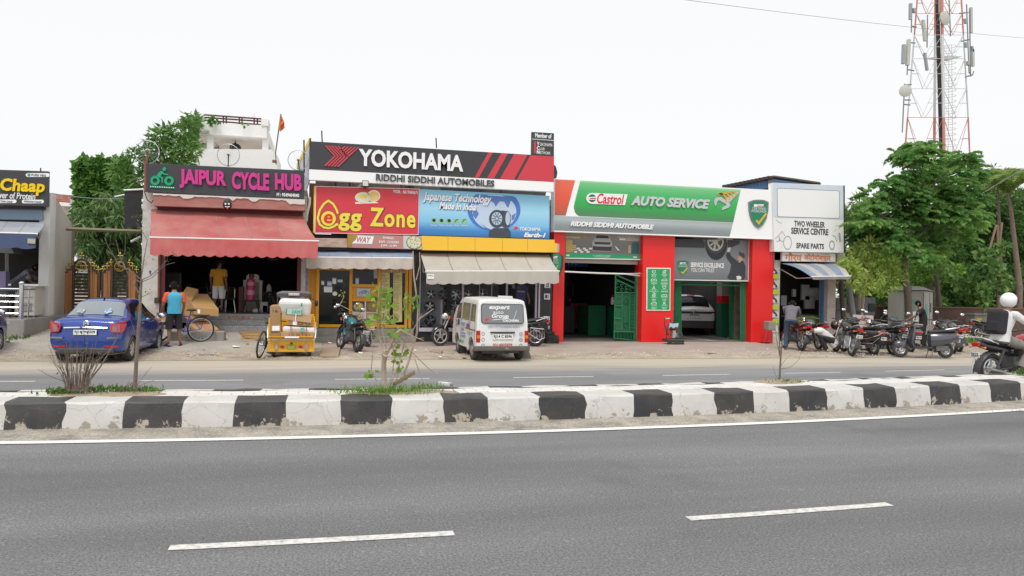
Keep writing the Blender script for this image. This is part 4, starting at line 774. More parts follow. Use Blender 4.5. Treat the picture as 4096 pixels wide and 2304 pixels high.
b=MB();b.prism([at(1451,723,YF-.56),at(1473,724,YF-.56),at(1473,744,YF-.56),at(1451,743,YF-.56)],(0,.01,0));b.build('lens',lp('lamp lens',(.65,.66,.60),.2),s);MB().tube([at(1461,745,YF-.45),at(1461,752,YF-.3)],.02,5).build('bracket',W_iron,s)
t=thing('egg_shop_building','small shop with a yellow framed glass front below the red egg sign','building',(1,YF,0))
x0,x1=X_(1222,1300,YF),X_(1642,1300,YF);zf=Z_(*K6(350,955),YF)
MB().bb((x0-.15,YF-.1,.02),(x1+.1,YF+.6,zf)).build('plinth',W_grey,t,bv=.02)
MB().bb((x0-.15,YF-.35,.02),(x1+.1,YF-.101,zf*.45)).build('step',W_grey,t,bv=.02)
MB().bb((x0-.05,28.5,0),(x1,28.7,3.6)).bb((x0-.05,YF+.3,0),(x0+.05,28.5,3.6)).each('wall',W_dark,t)
fr=MB();Yd=YF+.05
def bar(a,b_,wd=.07,dp=.1,Y=None):
 Y=Yd if Y is None else Y;A,B_=at(*K6(*a),Y),at(*K6(*b_),Y);v=abs(A.x-B_.x)<abs(A.z-B_.z)
 if v:fr.bb((A.x-wd/2,Y-dp/2,min(A.z,B_.z)),(A.x+wd/2,Y+dp/2,max(A.z,B_.z)))
 else:fr.bb((min(A.x,B_.x)+.036,Y-dp/2+.004,A.z-wd/2),(max(A.x,B_.x)-.036,Y+dp/2-.004,A.z+wd/2))
for a,b_ in(((90,290),(90,950)),((192,310),(190,950)),((540,310),(538,950)),((835,310),(832,955)),((1125,310),(1120,955)),((1165,310),(1160,955))):bar(a,b_,.10,.13)
for a,b_ in(((192,325),(540,325)),((540,318),(835,318)),((835,318),(1125,318)),((190,930),(540,935)),((540,925),(835,940)),((835,935),(1125,945)),((540,505),(835,510)),((540,655),(835,660))):bar(a,b_,.10,.12)
fr.build('frame',W_ywood,t,bv=.006)
b=MB();ppoly(b,K6,[(545,505),(830,505),(830,655),(545,655)],Yd+.03,.02);ppoly(b,K6,[(92,300),(188,300),(188,950),(92,950)],Yd+.10,.02);b.each('panel',W_ywood,t)
b=MB()
for q in([(212,335),(520,335),(520,915),(207,915)],[(552,330),(825,330),(825,492),(552,492)],[(845,330),(1112,330),(1108,905),(845,905)]):ppoly(b,K6,q,Yd+.02,.01)
b.each('glass',W_dglass,t)
s=thing('food_poster','poster of four egg dishes in the lower pane of the egg shop','poster',at(*K6(690,915),Yd));b=MB();ppoly(b,K6,[(550,668),(828,670),(825,915),(550,912)],Yd-.01,.02);b.build('sheet',P_white,s)
for(cx_,cy_,c1,c2)in((617,728,(.10,.05,.06),(.62,.52,.22)),(760,728,(.25,.12,.07),(.35,.22,.10)),(617,848,(.70,.66,.55),(.62,.48,.30)),(760,848,(.55,.35,.18),(.70,.55,.35))):
 b=MB();ppoly(b,K6,[(cx_-65,cy_-58),(cx_+65,cy_-57),(cx_+65,cy_+57),(cx_-65,cy_+56)],Yd-.014,.003);b.build('picture',lp('food ground %d%d'%(cx_,cy_),c1),s)
 b=MB();pdisc(b,K6,(cx_,cy_),52,Yd-.018,.003,n=18,ry=44);b.build('dish',mat('food %d%d'%(cx_,cy_),c2,.6,dirt=(.20,.30,.06),da=.9,ds=9,lo=.5,hi=.6),s)
 b=MB();pdisc(b,K6,(cx_+18,cy_-10),17,Yd-.022,.003,n=12);b.build('egg_slice',P_pyel,s)
s=thing('bicycle_leaflet','pale leaflet with a bicycle on the yellow panel of the egg shop','leaflet',at(*K6(668,625),Yd));b=MB();ppoly(b,K6,[(600,535),(740,540),(738,625),(598,620)],Yd-.01,.012);b.build('sheet',lp('pale blue paper',(.52,.62,.72)),s)
b=MB();pring(b,K6,(642,590),20,4,Yd-.014,.003,n=14);pring(b,K6,(704,582),20,4,Yd-.014,.003,n=14);pline(b,K6,[(642,590),(660,562),(690,562),(704,582)],4,Yd-.014,.003);pline(b,K6,[(660,562),(675,590),(690,562),(684,552)],4,Yd-.014,.003);b.build('bicycle_print',lp('navy print',(.03,.05,.15)),s)
s=thing('menu_board','yellow two column menu board headed EGG ZONE','menu board',at(*K6(980,900),Yd))
b=MB()
ppoly(b,K6,[(845,332),(1112,332),(1112,372),(845,372)],Yd-.012,.012);ppoly(b,K6,[(848,372),(945,372),(945,915),(848,915)],Yd-.012,.012);ppoly(b,K6,[(983,372),(1076,372),(1076,890),(981,890)],Yd-.012,.012);b.each('sheet',lp('menu yellow',(.80,.70,.30)),s)
ptext(s,'EGG ZONE',K6(852,370),K6(1108,338),Yd-.013,P_brick,th=.003,bold=.03)
c1s=['Omelette','Boiled Egg','Boiled Fry','Egg Cheese Sandwich','Dry Gravy Egg','Scrambled Egg','Egg Roll','Masala Boiled Egg','Masala Omelette','OMELETTE','Plain Omelette','Cheese Omelette','Onion Omelette','Double Omelette','Bread Omelette','','Egg Curry','Egg Fry','Egg Bhurji','Egg Curry','Egg Rice','Egg Biryani','Bhurji','Half Fry','Egg Kebab','Egg Pakora','','Fried Rice','Egg Rice','Pulao','Jeera Rice','','Sandwich','Cheese Sand']
c2s=['RICE','Single Egg Roll','Cheese Egg Roll','Curry Egg Roll','Egg Noodles','Schezwan Egg Noodles','','EGG SPECIAL','','Egg Angara Fry','Egg Lahori Fry','Australian Fry','Russian Fry','Egg Masala Fry','Egg Tomato Fry','Fish Fry','Egg Gold Special','Egg Green Fry','Egg Makhani Fry','Egg Lahori','TAWA BITES','','Egg Tikka','Egg Bonda','Double Tikka','Kheema','Egg Lababdar','Egg Pakoda','Egg Gold Special','Egg Chilli','American Salad','','Extra','Extra Pav','Mineral Water','Extra Cheese','Cold Drink','Roti','Butter Roti']
for cs,xa_,ya_,yb_,xw in((c1s,852,378,900,88),(c2s,987,376,880,84)):
 n=len(cs);st=(yb_-ya_)/n
 for i,w_ in enumerate(cs):
  if not w_:continue
  y=ya_+(i+1)*st;head=w_.isupper()
  ptext(s,w_,K6(xa_,y-2),K6(xa_+min(xw,len(w_)*5.0),y-st*.72),Yd-.0135,lp('menu ink blue' if head else 'menu ink',(.05,.12,.40)if head else(.14,.10,.05)),th=.002,bold=.01)
s0=None
for(q,lab,m)in([((342,425),(382,490)),'white and purple card on the egg shop door',P_white],[((397,440),(448,472)),'small pale card with an orange edge on the egg shop door',lp('pale card',(.62,.72,.70))],[((225,455),(255,498)),'leftmost round edged paper on the egg shop door',P_white],[((288,460),(334,508)),'paper with a pale blue edge on the egg shop door',lp('pale blue card',(.55,.68,.82))],[((252,512),(340,578)),'largest white paper on the egg shop door',P_white],[((586,425),(620,492)),'pale blue standing card in the upper pane of the egg shop',lp('pale blue card',(.55,.68,.82))],[((778,330),(822,430)),'wall calendar in the upper right pane of the egg shop',lp('calendar',(.45,.5,.55))]):
 s=thing('paper_card',lab,'paper',at(*K6((q[0][0]+q[1][0])/2,q[1][1]),Yd),group='papers stuck on the egg shop glass');b=MB();ppoly(b,K6,[q[0],(q[1][0],q[0][1]+2),q[1],(q[0][0],q[1][1]-2)],Yd-.006,.006);b.build('sheet',m,s)
 b=MB();ppoly(b,K6,[(q[0][0]+3,q[0][1]+4),(q[1][0]-3,q[0][1]+5),(q[1][0]-3,q[0][1]+10),(q[0][0]+3,q[0][1]+9)],Yd-.009,.003);b.build('print',lp('card ink',(.20,.15,.35)),s)
s=thing('round_sticker','white round sticker in the middle of the egg shop door','sticker',at(*K6(370,592),Yd));b=MB();pdisc(b,K6,(368,592),26,Yd-.006,.005,n=18,ry=22);b.build('disc',P_white,s)
awning('awning','small faded blue awning with a cream scalloped valance over the egg shop','shop awnings',(1232,1003),(1652,1005),(1225,1030),(1652,1034),YF-.05,YF-1.0,.36,W_bluecl,W_cream,scal=9,sag=.03)
t=thing('timings_board','torn dusky pink board of opening hours with a picture of a dish','sign',at(1540,996,YF-.35))
Yt=YF-.35
b=MB();b.prism([at(1390,936.5,Yt),at(1686,945,Yt),at(1688,998,Yt),at(1390,990,Yt)],(0,.3,0));b.build('panel',lp('dusky pink board',(.50,.23,.20)),t)
b=MB();ppoly(b,K5,[(552,1268),(662,1272),(612,1345),(600,1415),(552,1415)],Yt-.004,.003);b.build('torn_strip',mat('torn yellow print',(.45,.27,.02),.5,dirt=(.25,.17,.03),da=.8,ds=3),t)
b=MB();ppoly(b,K5,[(665,1280),(858,1290),(835,1380),(600,1372),(650,1330)],Yt-.006,.003);b.build('white_patch',P_white,t)
ptext(t,'WAY',K5(660,1362),K5(825,1298),Yt-.0065,P_brick,th=.003,shear=.3,bold=.03)
ptext(t,'TIMINGS :',K5(957,1322),K5(1098,1300),Yt-.004,P_white,th=.003,bold=.02);ptext(t,'8 AM - 12 NOON',K5(917,1368),K5(1142,1346),Yt-.004,P_white,th=.003,bold=.02);ptext(t,'5 PM - 11 PM',K5(940,1412),K5(1120,1391),Yt-.004,P_white,th=.003,bold=.02)
b=MB();ppoly(b,K5,[(1198,1282),(1410,1290),(1412,1440),(1198,1432)],Yt-.004,.003);b.build('picture',lp('picture ground',(.55,.60,.55)),t)
b=MB();pdisc(b,K5,(1325,1362),92,Yt-.008,.003,ry=80);b.build('bowl',lp('bowl print',(.12,.12,.11)),t);b=MB();pdisc(b,K5,(1325,1360),84,Yt-.012,.003,ry=72);b.build('dish',mat('rice print',(.70,.66,.48),.6,dirt=(.25,.35,.12),da=.9,ds=14,lo=.5,hi=.58),t)
s=thing('shutter_box','rusty roller shutter box at the left of the pink opening hours board','shutter box',at(1330,990,YF-.1));b=MB();b.prism([at(1262,952,YF-.3),at(1390,954,YF-.3),at(1390,991,YF-.3),at(1264,988,YF-.3)],(0,.3,0));b.build('box',mat('rusty tin',(.42,.27,.19),.8,dirt=(.60,.50,.40),da=.9,ds=3.2,stretch=(1,1,2)),s,bv=.02);b=MB();b.prism([at(1255,936,YF-.05),at(1392,940,YF-.05),at(1392,954,YF-.05),at(1255,952,YF-.05)],(0,.2,0));b.build('gap_board',W_dark,s)
b=MB();b.prism([at(1258,988,YF-.2),at(1640,997,YF-.2),at(1640,1004,YF-.2),at(1232,1000,YF-.2)],(0,.2,0));b.build('ledge',W_dark,s)
YJ=25.35;rz_=.40
t=thing('cycle_shop_building','white pillared bicycle shop with an open dark interior and granite steps','building',(-3,YJ,rz_))
zfl=Z_(950,1254,YJ-.2)
xl0,xl1=X_(567,1200,YJ),X_(640,1200,YJ);xr0,xr1=X_(1188,1150,YJ),X_(1222,1150,YJ)
MB().bb((xl0,YJ-.1,.3),(xl1,YJ+.7,4.75)).build('pillar',W_white2,t,bv=.01)
MB().bb((xr0+.12,YJ-.1,.3),(xr1,YJ+.7,4.75)).build('pillar',W_white2,t,bv=.01)
b=MB();b.bb((xl1,YJ-.05,zfl),(xl1+.14,YJ+.1,4.0));b.bb((xr0,YJ-.05,zfl),(xr0+.12,YJ+.1,4.0));b.each('door_jamb',mat('maroon paint',(.16,.03,.03),.5),t)
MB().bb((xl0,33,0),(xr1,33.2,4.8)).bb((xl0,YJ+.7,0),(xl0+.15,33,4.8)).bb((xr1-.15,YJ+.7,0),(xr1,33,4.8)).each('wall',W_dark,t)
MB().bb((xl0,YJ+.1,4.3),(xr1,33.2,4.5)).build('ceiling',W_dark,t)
MB().bb((xl0,YJ+.1,4.75),(xr1,33.2,4.95)).build('roof',W_grey,t)
MB().bb((xl1-.05,YJ-.2,zfl-.3),(xr1-.02,33,zfl)).build('floor',mat('dark tiled floor',(.10,.09,.08),.5,dirt=(.16,.13,.1),da=.6,ds=2),t)
st=MB();h=(zfl-rz_)/3
for i in range(3):st.bb((xl1+.9,YJ-.2-.28*(2-i)-.28 if 1 else 0,rz_-.1 if i==0 else rz_+h*i),(xr1-.03,YJ-.2+.0,rz_+h*(i+1)-(.004 if i==2 else 0)))
st.each('step',W_gran,t,bv=.008)
b=MB();p=at(905,1262,YJ-.49);
for i in range(6):b.bb((p.x+i*.14,YJ-.50,zfl-.20),(p.x+i*.14+.12,YJ-.479,zfl-.06-.02*(i%2)))
b.build('broken_tile',mat('broken brick tile',(.34,.15,.10),.8,dirt=(.55,.50,.45),da=.9,ds=9),t)
b=MB();b.prism([at(614,775,YJ-.5),at(1219,800,YJ-.5),at(1219,842,YJ-.5),at(614,823,YJ-.5)],(0,.8,0));b.build('lintel_slab',mat('peeling rust paint',(.36,.14,.12),.8,dirt=(.46,.24,.20),da=.8,ds=3,stretch=(.6,1,2)),t)
b=MB();rr=random.Random(9);pts=[]
for i in range(41):pts.append((612+i*15.2,774+i*.62+4+rr.uniform(0,4)+(9 if i in(8,9,10,21,26,27)else 0)+(14 if 35<i<41 else 0)))
b.prism([at(612,773,YJ-.53),at(1220,798,YJ-.53)]+[at(*p,YJ-.53)for p in pts[::-1]],(0,.03,0));b.build('peeling_plaster',mat('peeled plaster',(.66,.62,.58),.9),t)
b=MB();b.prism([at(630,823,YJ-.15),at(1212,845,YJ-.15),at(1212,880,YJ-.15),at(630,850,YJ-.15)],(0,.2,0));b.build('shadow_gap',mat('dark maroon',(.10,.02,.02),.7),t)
b=MB();b.tube([at(637,960,YJ-.15),at(634,1200,YJ-.15)],.03,6);b.build('pipe',W_rust,t)
MB().bb((X_(622,1230,YJ),YJ-.2,Z_(622,1212,YJ)),(X_(640,1230,YJ),YJ-.1,Z_(622,1190,YJ))).build('switch_box',W_iron,t)
b=MB();b.tube([at(578,768,24.9),at(590,800,24.95),at(606,812,24.95),at(613,800,24.9)],.015,5);b.build('cable',P_black,t)
def sw(c,p,s,Y):
 b=MB();x,y=p
 for q in([(x-s,y-s),(x-s,y),(x+s,y),(x+s,y+s)],[(x+s,y-s),(x,y-s),(x,y+s),(x-s,y+s)]):pline(b,c,q,2.4,Y,.003)
 return b
b=sw(K4,(166,233),10,YJ-.104);b2=sw(K4,(1738,246),9,YJ-.104);b.v+=b2.v;b.f+=[tuple(i+len(b.v)-len(b2.v)for i in f)for f in b2.f];b.mi+=b2.mi;b.build('painted_mark',P_red,t)
b=MB();ppoly(b,K4,[(120,348),(150,350),(140,378),(150,395),(138,392),(126,378)],YJ-.104,.003);b.build('sticker',P_blue,t)
b=MB();ppoly(b,K4,[(1772,300),(1800,300),(1798,560),(1770,560)],YJ-.105,.004);b.build('poster_strip',lp('lilac strip',(.30,.28,.48)),t);ptext(t,'X\nY\nB',K4(1775,500),K4(1797,335),YJ-.106,lp('purple ink',(.10,.06,.28)),th=.003)
awning('awning','wide faded red awning over the open bicycle shop','shop awnings',(605,836),(1212,862),(603,951),(1272,966),YJ-.1,YJ-2.1,.52,W_pink,mat('faded red valance',(.52,.10,.10),.9,dirt=(.58,.24,.22),da=.6,ds=1.3),scal=16,sag=.10)
Y=24.85;t=thing('cycle_shop_sign','charcoal sign with magenta lettering and a green cyclist over the bicycle shop','sign',at(900,790,Y))
b=MB();b.prism([at(586,653,Y),at(1217.5,682,Y),at(1216.7,797,Y),at(586,768,Y)],(0,.18,0));b.build('panel',W_sign,t,bv=.005)
def jl(s_,bl,tr):ptext(t,s_,bl,tr,Y-.003,P_mag,th=.06,bold=.045,shear=-.04)
jl('JAIPUR',(719,753),(908,686));jl('CYCLE',(927.7,757),(1079,695));jl('HUB',(1098.7,760),(1207.6,699))
ptext(t,'M : 9549404040',K3(1345,930),K3(1562,906),Y-.003,P_white,th=.01,bold=.03)
b=MB();pring(b,K3,(170,778),46,24,Y-.04,.038);pring(b,K3,(305,780),46,24,Y-.04,.038);pdisc(b,K3,(260,667),18,Y-.04,.038)
ppoly(b,K3,[(232,685),(250,690),(252,705),(268,712),(296,714),(296,726),(262,724),(240,712),(222,736),(245,748),(248,800),(234,800),(230,756),(188,740),(188,725),(205,700)],Y-.04,.038);b.build('cyclist_emblem',P_bgrn,t)
b=MB();pline(b,K3,[(122,836),(354,848)],16,Y-.03,.028);b.build('emblem_base',P_bgrn,t);b=MB()
for i in range(11):pdisc(b,K3,(128+i*22.3,836+i*1.15),5,Y-.035,.004,n=8)
b.build('emblem_dots',P_white,t)
b=MB();b.tube([at(584,645,Y+.05),at(583,768,Y+.05)],.05,5);b.build('post',W_rust,t)
for i,(c_,rr_,lab,bot)in enumerate([((589,609),43,'silver bicycle rim on a rusty post above the left end of the cycle sign',(586,655)),((914,620),41,'bicycle rim on a post above the middle of the cycle sign',(913,667)),((1193,641),39,'bicycle rim above the right end of the cycle sign beside the tall thin pole',(1198,682))]):
 c=at(*c_,Y+.1);r=rr_/F*c.y*.99;o=thing('bicycle_wheel',lab,'bicycle wheel',(c.x,c.y,at(*bot,Y).z),group='bicycle rims above the cycle sign')
 MB().ring(c,(.15,1,0),r,.013,None,36,5).build('rim',W_steel,o);b=MB()
 for k in range(20):a=2*math.pi*k/20;b.tube([c,c+Vector((r*math.cos(a),-.15*r*math.cos(a),r*math.sin(a)))],.0028,3)
 b.build('spokes',W_steel,o);MB().disc(c,(.15,1,0),.03,.1,None,8).build('hub',W_iron,o)
 MB().tube([at(*bot,Y+.1),c],.02 if i else.035,5).build('post',W_rust if i==0 else W_iron,o)
MB_=MB().tube([at(1216,560,Y+.3),at(1217,690,Y+.3)],.025,5);tag(MB_.build('pole',W_iron),'tall thin dark pole at the right end of the cycle shop sign','pole')
s=thing('demon_mask','small black and white demon face mask hung on the rusty lintel','mask',at(910,834,YJ-.55));b=MB();b.ell(at(*K3(868,1010),YJ-.53),(.13,.06,.16));b.build('face',P_black,s,sm=1);b=MB()
for dx in(-18,14):pdisc(b,K3,(868+dx,1003),9,YJ-.605,.01,n=10)
pline(b,K3,[(845,1028),(868,1034),(892,1028)],7,YJ-.605,.01);b.build('eye',P_white,s);b=MB();ppoly(b,K3,[(862,1036),(876,1036),(872,1056),(864,1056)],YJ-.605,.01);b.build('tongue',P_red,s)
b=MB();
for dx in(-1,1):b.tube([at(*K3(868+dx*22,995),YJ-.55),at(*K3(868+dx*34,978),YJ-.55)],[.03,.006],5)
b.build('horn',P_black,s)
def inn(x,y,Y=27.0):return at(x,y,Y)
def onfloor(x,y):return g(x,y,zfl)
s=thing('water_jug','pink and rose banded water jug standing on a black stool in the shop door','water jug',at(*K4(1190,655),26.2));b=MB()
Yw=26.2;x0,x1=X_(*K4(1146,550),Yw),X_(*K4(1240,550),Yw);rj=(x1-x0)/2;cx_=(x0+x1)/2
zs_=[Z_(*K4(1190,q),Yw)for q in(656,605,555,505,468,446)];cols=['deep pink','rose pink','deep pink','rose pink','deep pink']
PJ={'deep pink':lp('deep pink plastic',(.42,.02,.10),.35),'rose pink':lp('rose plastic',(.62,.22,.36),.4)}
for i in range(5):b.tube([(cx_,Yw,zs_[i]),(cx_,Yw,zs_[i+1])],[rj*(1-.02*i)]*2,18,PJ[cols[i]])
b.build('body',None,s,sm=1);MB().tube([(cx_,Yw,zs_[5]),(cx_,Yw,zs_[5]+.06)],[rj*.8,rj*.4],14).build('lid',PJ['deep pink'],s);MB().ell((cx_+.02,Yw,zs_[5]+.12),(.09,.09,.09)).build('cup',W_iron,s,sm=1)
zj=zs_[0]
s=thing('plastic_stool','black plastic stool carrying the pink water jug','stool',(cx_,Yw,zfl));MB().bb((cx_-.24,Yw-.2,zj-.05),(cx_+.30,Yw+.22,zj-.003)).build('seat',P_black,s,bv=.02)
for dx,dy in((-.22,-.2),(.26,-.2),(-.22,.2),(.26,.2)):MB().tube([(cx_+dx*.8,Yw+dy*.8,zj-.04),(cx_+dx*1.15,Yw+dy,zfl)],[.04,.03],5).build('leg',P_black,s)
s=thing('white_cabinet','white framed cooler cabinet with a curved top behind the pink jug','cabinet',at(*K4(1210,800),26.8));Yc=26.8
b=MB();zc=[Z_(*K4(1210,q),Yc)for q in(795,465,385)];xc0,xc1=X_(*K4(1112,600),Yc),X_(*K4(1312,600),Yc)
CW=mat('dull white enamel',(.58,.54,.47),.5)
b.bb((xc0,Yc,zfl),(xc0+.09,Yc+.5,zc[1]));b.bb((xc1-.09,Yc,zfl),(xc1,Yc+.5,zc[1]));b.bb((xc0,Yc+.4,zfl),(xc1,Yc+.5,zc[1]));b.bb((xc0,Yc-.02,zc[1]-.02),(xc1,Yc+.5,zc[1]+.05));b.bb((xc0+.09,Yc+.02,zfl+.55),(xc1-.09,Yc+.4,zfl+.58));b.build('frame',CW,s)
b=MB();b.prism([(xc0+.08,Yc+.05,zc[1]+.05),(xc1-.1,Yc+.05,zc[1]+.05),(xc1-.12,Yc+.05,zc[2]-.05),(xc1-.2,Yc+.05,zc[2]),(xc0+.16,Yc+.05,zc[2]),(xc0+.09,Yc+.05,zc[2]-.08)],(0,.4,0));b.build('hood',CW,s,bv=.02)
s=thing('chair','black wire backed chair standing in the bicycle shop door','chair',at(*K4(975,795),26.4));Yc=26.4
def kk(x,y,Y=26.4):return at(*K4(x,y),Y)
MB().tube([kk(918,640),kk(922,535),kk(940,526),kk(1010,526),kk(1026,540),kk(1022,640)],.016,6).build('back_frame',W_chrome,s);b=MB()
for i in range(6):b.tube([kk(935+i*15,530),kk(935+i*15,640)],.009,4)
b.build('back_bars',W_iron,s);MB().bb((kk(918,640).x,26.0,kk(918,655).z),(kk(1030,640).x,26.45,kk(918,640).z)).build('seat',P_black,s,bv=.02)
for p,q,Y0 in(((925,650),(915,790),26.4),((1022,650),(1045,790),26.4),((935,655),(928,795),26.05),((1012,655),(1030,795),26.05)):
 a=at(*K4(*p),Y0);c=at(*K4(*q),Y0);c.z=zfl;MB().tube([a,c],.013,5).build('leg',W_chrome,s)
s=thing('carrier_bag','pale plastic carrier bag hanging on the dark bicycles in the shop','bag',at(*K4(1385,590),26.5));b=MB();b.ell(at(*K4(1385,550),26.5),(.09,.07,.19));b.build('bag',lp('pale plastic',(.34,.30,.27),.5),s,sm=1);MB().tube([at(*K4(1378,530),26.5),at(*K4(1385,475),26.45),at(*K4(1392,530),26.5)],.012,4).build('handle',lp('pale plastic',(.34,.30,.27),.5),s)
def bicycle(name,label,loc,rz,frame_m,tyre_m=P_black,sc=1.,rack=0,group=None,R_=.34,wb=1.06,rimm=None,lean=0):
 o=thing(name,label,'bicycle',loc,rz,group,sc);rimm=rimm or W_steel
 o.rotation_euler=(lean,0,rz)
 for x in(0,wb):
  MB().ring((x,0,R_),(0,1,0),R_-.025,.026,None,32,6).build('tyre',tyre_m,o,sm=1,wl=0)
  b=MB().ring((x,0,R_),(0,1,0),R_-.055,.012,None,32,4)
  for k in range(16):a=2*math.pi*k/16;b.tube([(x,.0,R_),(x+(R_-.055)*math.cos(a),0,R_+(R_-.055)*math.sin(a))],.0025,3)
  b.disc((x,0,R_),(0,1,0),.03,.09);b.build('rim',rimm,o,wl=0)
 bbk=Vector((.42,0,.29));st=Vector((.28,0,.74));hd=Vector((.86,0,.80));hb=Vector((.90,0,.66))
 b=MB();T=lambda a,c,r=.018:b.tube([a,c],r,7)
 T(bbk,st*1.02);T(st-Vector((0,0,.04)),hd,.018);T(bbk,hb,.022);T(hd+Vector((-.01,0,.03)),hb,.02)
 for s_ in(-.05,.05):T(Vector((0,s_,R_)),bbk+Vector((0,s_*.5,0)),.011);T(Vector((0,s_,R_)),st-Vector((0,-s_*.4,.08)),.010);T(hb+Vector((0,s_,0)),Vector((wb,s_,R_)),.015)
 b.build('frame',frame_m,o,sm=1,wl=0)
 MB().tube([Vector((.85,-.3,.95)),Vector((.86,-.08,.93)),Vector((.86,.08,.93)),Vector((.85,.3,.95))],.013,6).tube([hd,Vector((.86,0,.93))],.014,6).build('handlebar',P_black,o,wl=0)
 MB().tube([st,Vector((.26,0,.86))],.013,6).ell((.25,0,.89),(.14,.075,.035)).build('saddle',P_black,o,sm=1,wl=0)
 b=MB().disc(bbk,(0,1,0),.09,.012);b.tube([bbk+Vector((0,-.06,0)),bbk+Vector((.05,-.07,-.16))],.011,5);b.tube([bbk+Vector((0,.06,0)),bbk+Vector((-.05,.07,.16))],.011,5);b.build('crank',W_steel,o,wl=0)
 for s_ in(-1,1):MB().box(bbk+Vector((.05*-s_*-1 if s_<0 else-.05,s_*.12,-.16 if s_<0 else.16)),(.09,.09,.02)).build('pedal',P_black,o,wl=0)
 if rack:MB().bb((-.22,-.06,.74),(.25,.06,.765)).tube([(-.1,.05,.74),(0,.05,R_)],.006,4).tube([(-.1,-.05,.74),(0,-.05,R_)],.006,4).build('rack',P_black,o,wl=0)
 return o
FB=lp('black cycle frame',(.02,.02,.022),.3);FT=lp('teal cycle frame',(.12,.28,.24),.4)
bicycle('bicycle','teal framed bicycle deep in the shop right of the cabinet',at(*K4(1370,700),28.5)-Vector((0,0,.35)),-.25,FT,group='bicycles inside the shop')
bicycle('bicycle','black bicycle standing behind the man in yellow in the shop',(at(*K4(770,780),27).x-1.0,27.0,zfl),.05,FB,group='bicycles inside the shop')
for i,(x,y,Y_,m,lab)in enumerate([(560,690,28.5,FB,'black bicycle in the shop left of the man in yellow'),(1500,700,29.5,FB,'black bicycle at the right end of the shop under the hanging wheels')]):
 q=at(*K4(x,y),Y_);bicycle('bicycle',lab,(q.x-.4,Y_,zfl),.3-i*.7,m,group='bicycles inside the shop')
for i,(x,y,r,lab)in enumerate([(1185,140,70,'dark bicycle wheel hanging from the shop ceiling right of the man in yellow'),(1420,170,72,'dark bicycle wheel hanging from the shop ceiling near the right jamb'),]):
 c=at(*K4(x,y),27);o=thing('bicycle_wheel',lab,'bicycle wheel',c,group='wheels hanging in the bicycle shop');rr_=r*.3796/F*27
 MB().ring(c,(.1,1,0),rr_,.03,None,28,6).build('tyre',P_black,o,sm=1);MB().ring(c,(.1,1,0),rr_-.04,.012,None,28,4).build('rim',lp('violet rim',(.12,.12,.25),.4),o)
for i,(x,y,lab)in enumerate([(1405,690,'black tyre leaning in the shop behind the yellow cart, front one'),(1455,690,'black tyre leaning in the shop behind the yellow cart, rear one')]):
 c=at(*K4(x,y),26.3+.15*i);c.z=zfl+.36;o=tag(MB().ring(c,(.9,.35,.2),.33,.035,None,28,6).build('spare_tyre',P_black,sm=1),lab,'tyre',group='tyres leaning in the shop')
s=thing('office_chair','dark high backed chair at the left inside the bicycle shop','chair',at(*K4(360,760),27));q=at(*K4(362,520),27);MB().box(q,(.62,.12,1.0)).build('backrest',lp('dark leather',(.05,.045,.045),.5),s,bv=.06);MB().tube([at(*K4(290,420),26.95),at(*K4(425,420),26.95),at(*K4(433,600),26.95)],.02,6).build('frame',W_iron,s);MB().box((q.x,26.7,zfl+.45),(.6,.6,.1)).build('seat',lp('dark leather',(.05,.045,.045),.5),s,bv=.03);MB().tube([(q.x,26.7,zfl),(q.x,26.7,zfl+.42)],.05,8).build('leg',W_iron,s)
rr=random.Random(11)
for i,(x,y,w_,h_,c_,lab)in enumerate([(1085,640,.16,.85,(.12,.025,.022),'stack of dark red cartons left of the white cabinet'),(1330,760,.25,.35,(.50,.48,.44),'white tin behind the stool in the shop'),(1345,785,.2,.25,(.06,.12,.25),'small blue tin on the shop step edge'),(1265,790,.3,.12,(.62,.58,.55),'white tray on the shop step edge'),(1500,640,1.3,.7,(.06,.05,.045),'dark workbench along the right wall of the bicycle shop')]):
 q=at(*K4(x,800),26.3 if w_<.5 else 28.5);o=MB().bb((q.x-w_/2,q.y,zfl),(q.x+w_/2,q.y+.3,zfl+h_)).build('carton' if i==0 else('tin' if i in(1,2)else('tray' if i==3 else 'workbench')),lp('stock %d'%i,c_,.6),bv=.02);tag(o,lab,'stock item' if i!=4 else 'workbench')
Yc=23.9
t=thing('food_shop_building','food shop cut off by the left edge of the photo, on a grey raised platform','building',(-9.5,24.5,0))
zp=Z_(95,1278,23.0);xpe=X_(97,1300,23.0)
MB().hexa([(-16,23.0,0),(xpe,23.0,0),(xpe+.05,33,.2),(-16,33,.2),(-16,23.0,zp),(xpe,23.0,zp),(xpe+.05,33,zp),(-16,33,zp)]).build('platform',W_grey,t,bv=.02)
xw=X_(*K2(370,500),25.1);xw1=X_(*K2(472,500),25.1)
MB().bb((xw,25.1,zp),(xw1,25.6,Z_(190,825,25.1)+.4)).build('pillar',W_white,t,bv=.01)
b=MB();zt_=at(198,775,25.6).z;A=at(198,1270,25.6);
xs_=X_(200,1100,25.6);
rd=ray(286,1000);Y1=xs_*rd.y/rd.x;p0=at(*K1(478,895),25.6);p1=at(286,893,Y1)
b.prism([(xs_,25.6,zp-.2),(xs_,25.6,p0.z),(xs_,Y1,p1.z),(xs_,Y1,.2)],(-.2,0,0));b.build('side_wall',mat('stained cream wall',(.62,.58,.51),.9,dirt=(.34,.30,.26),da=.8,ds=1.1,lo=.4,hi=.75,stretch=(1,.6,.25)),t)
MB().bb((-16,Y1-.4,0),(xs_-.2,Y1-.2,3.9)).bb((-16,25.5,zp),(-15.8,Y1-.4,3.9)).each('wall',W_dark,t)
MB().bb((-16,25.2,3.9),(xs_-.2,Y1-.2,4.0)).build('ceiling',W_dark,t)
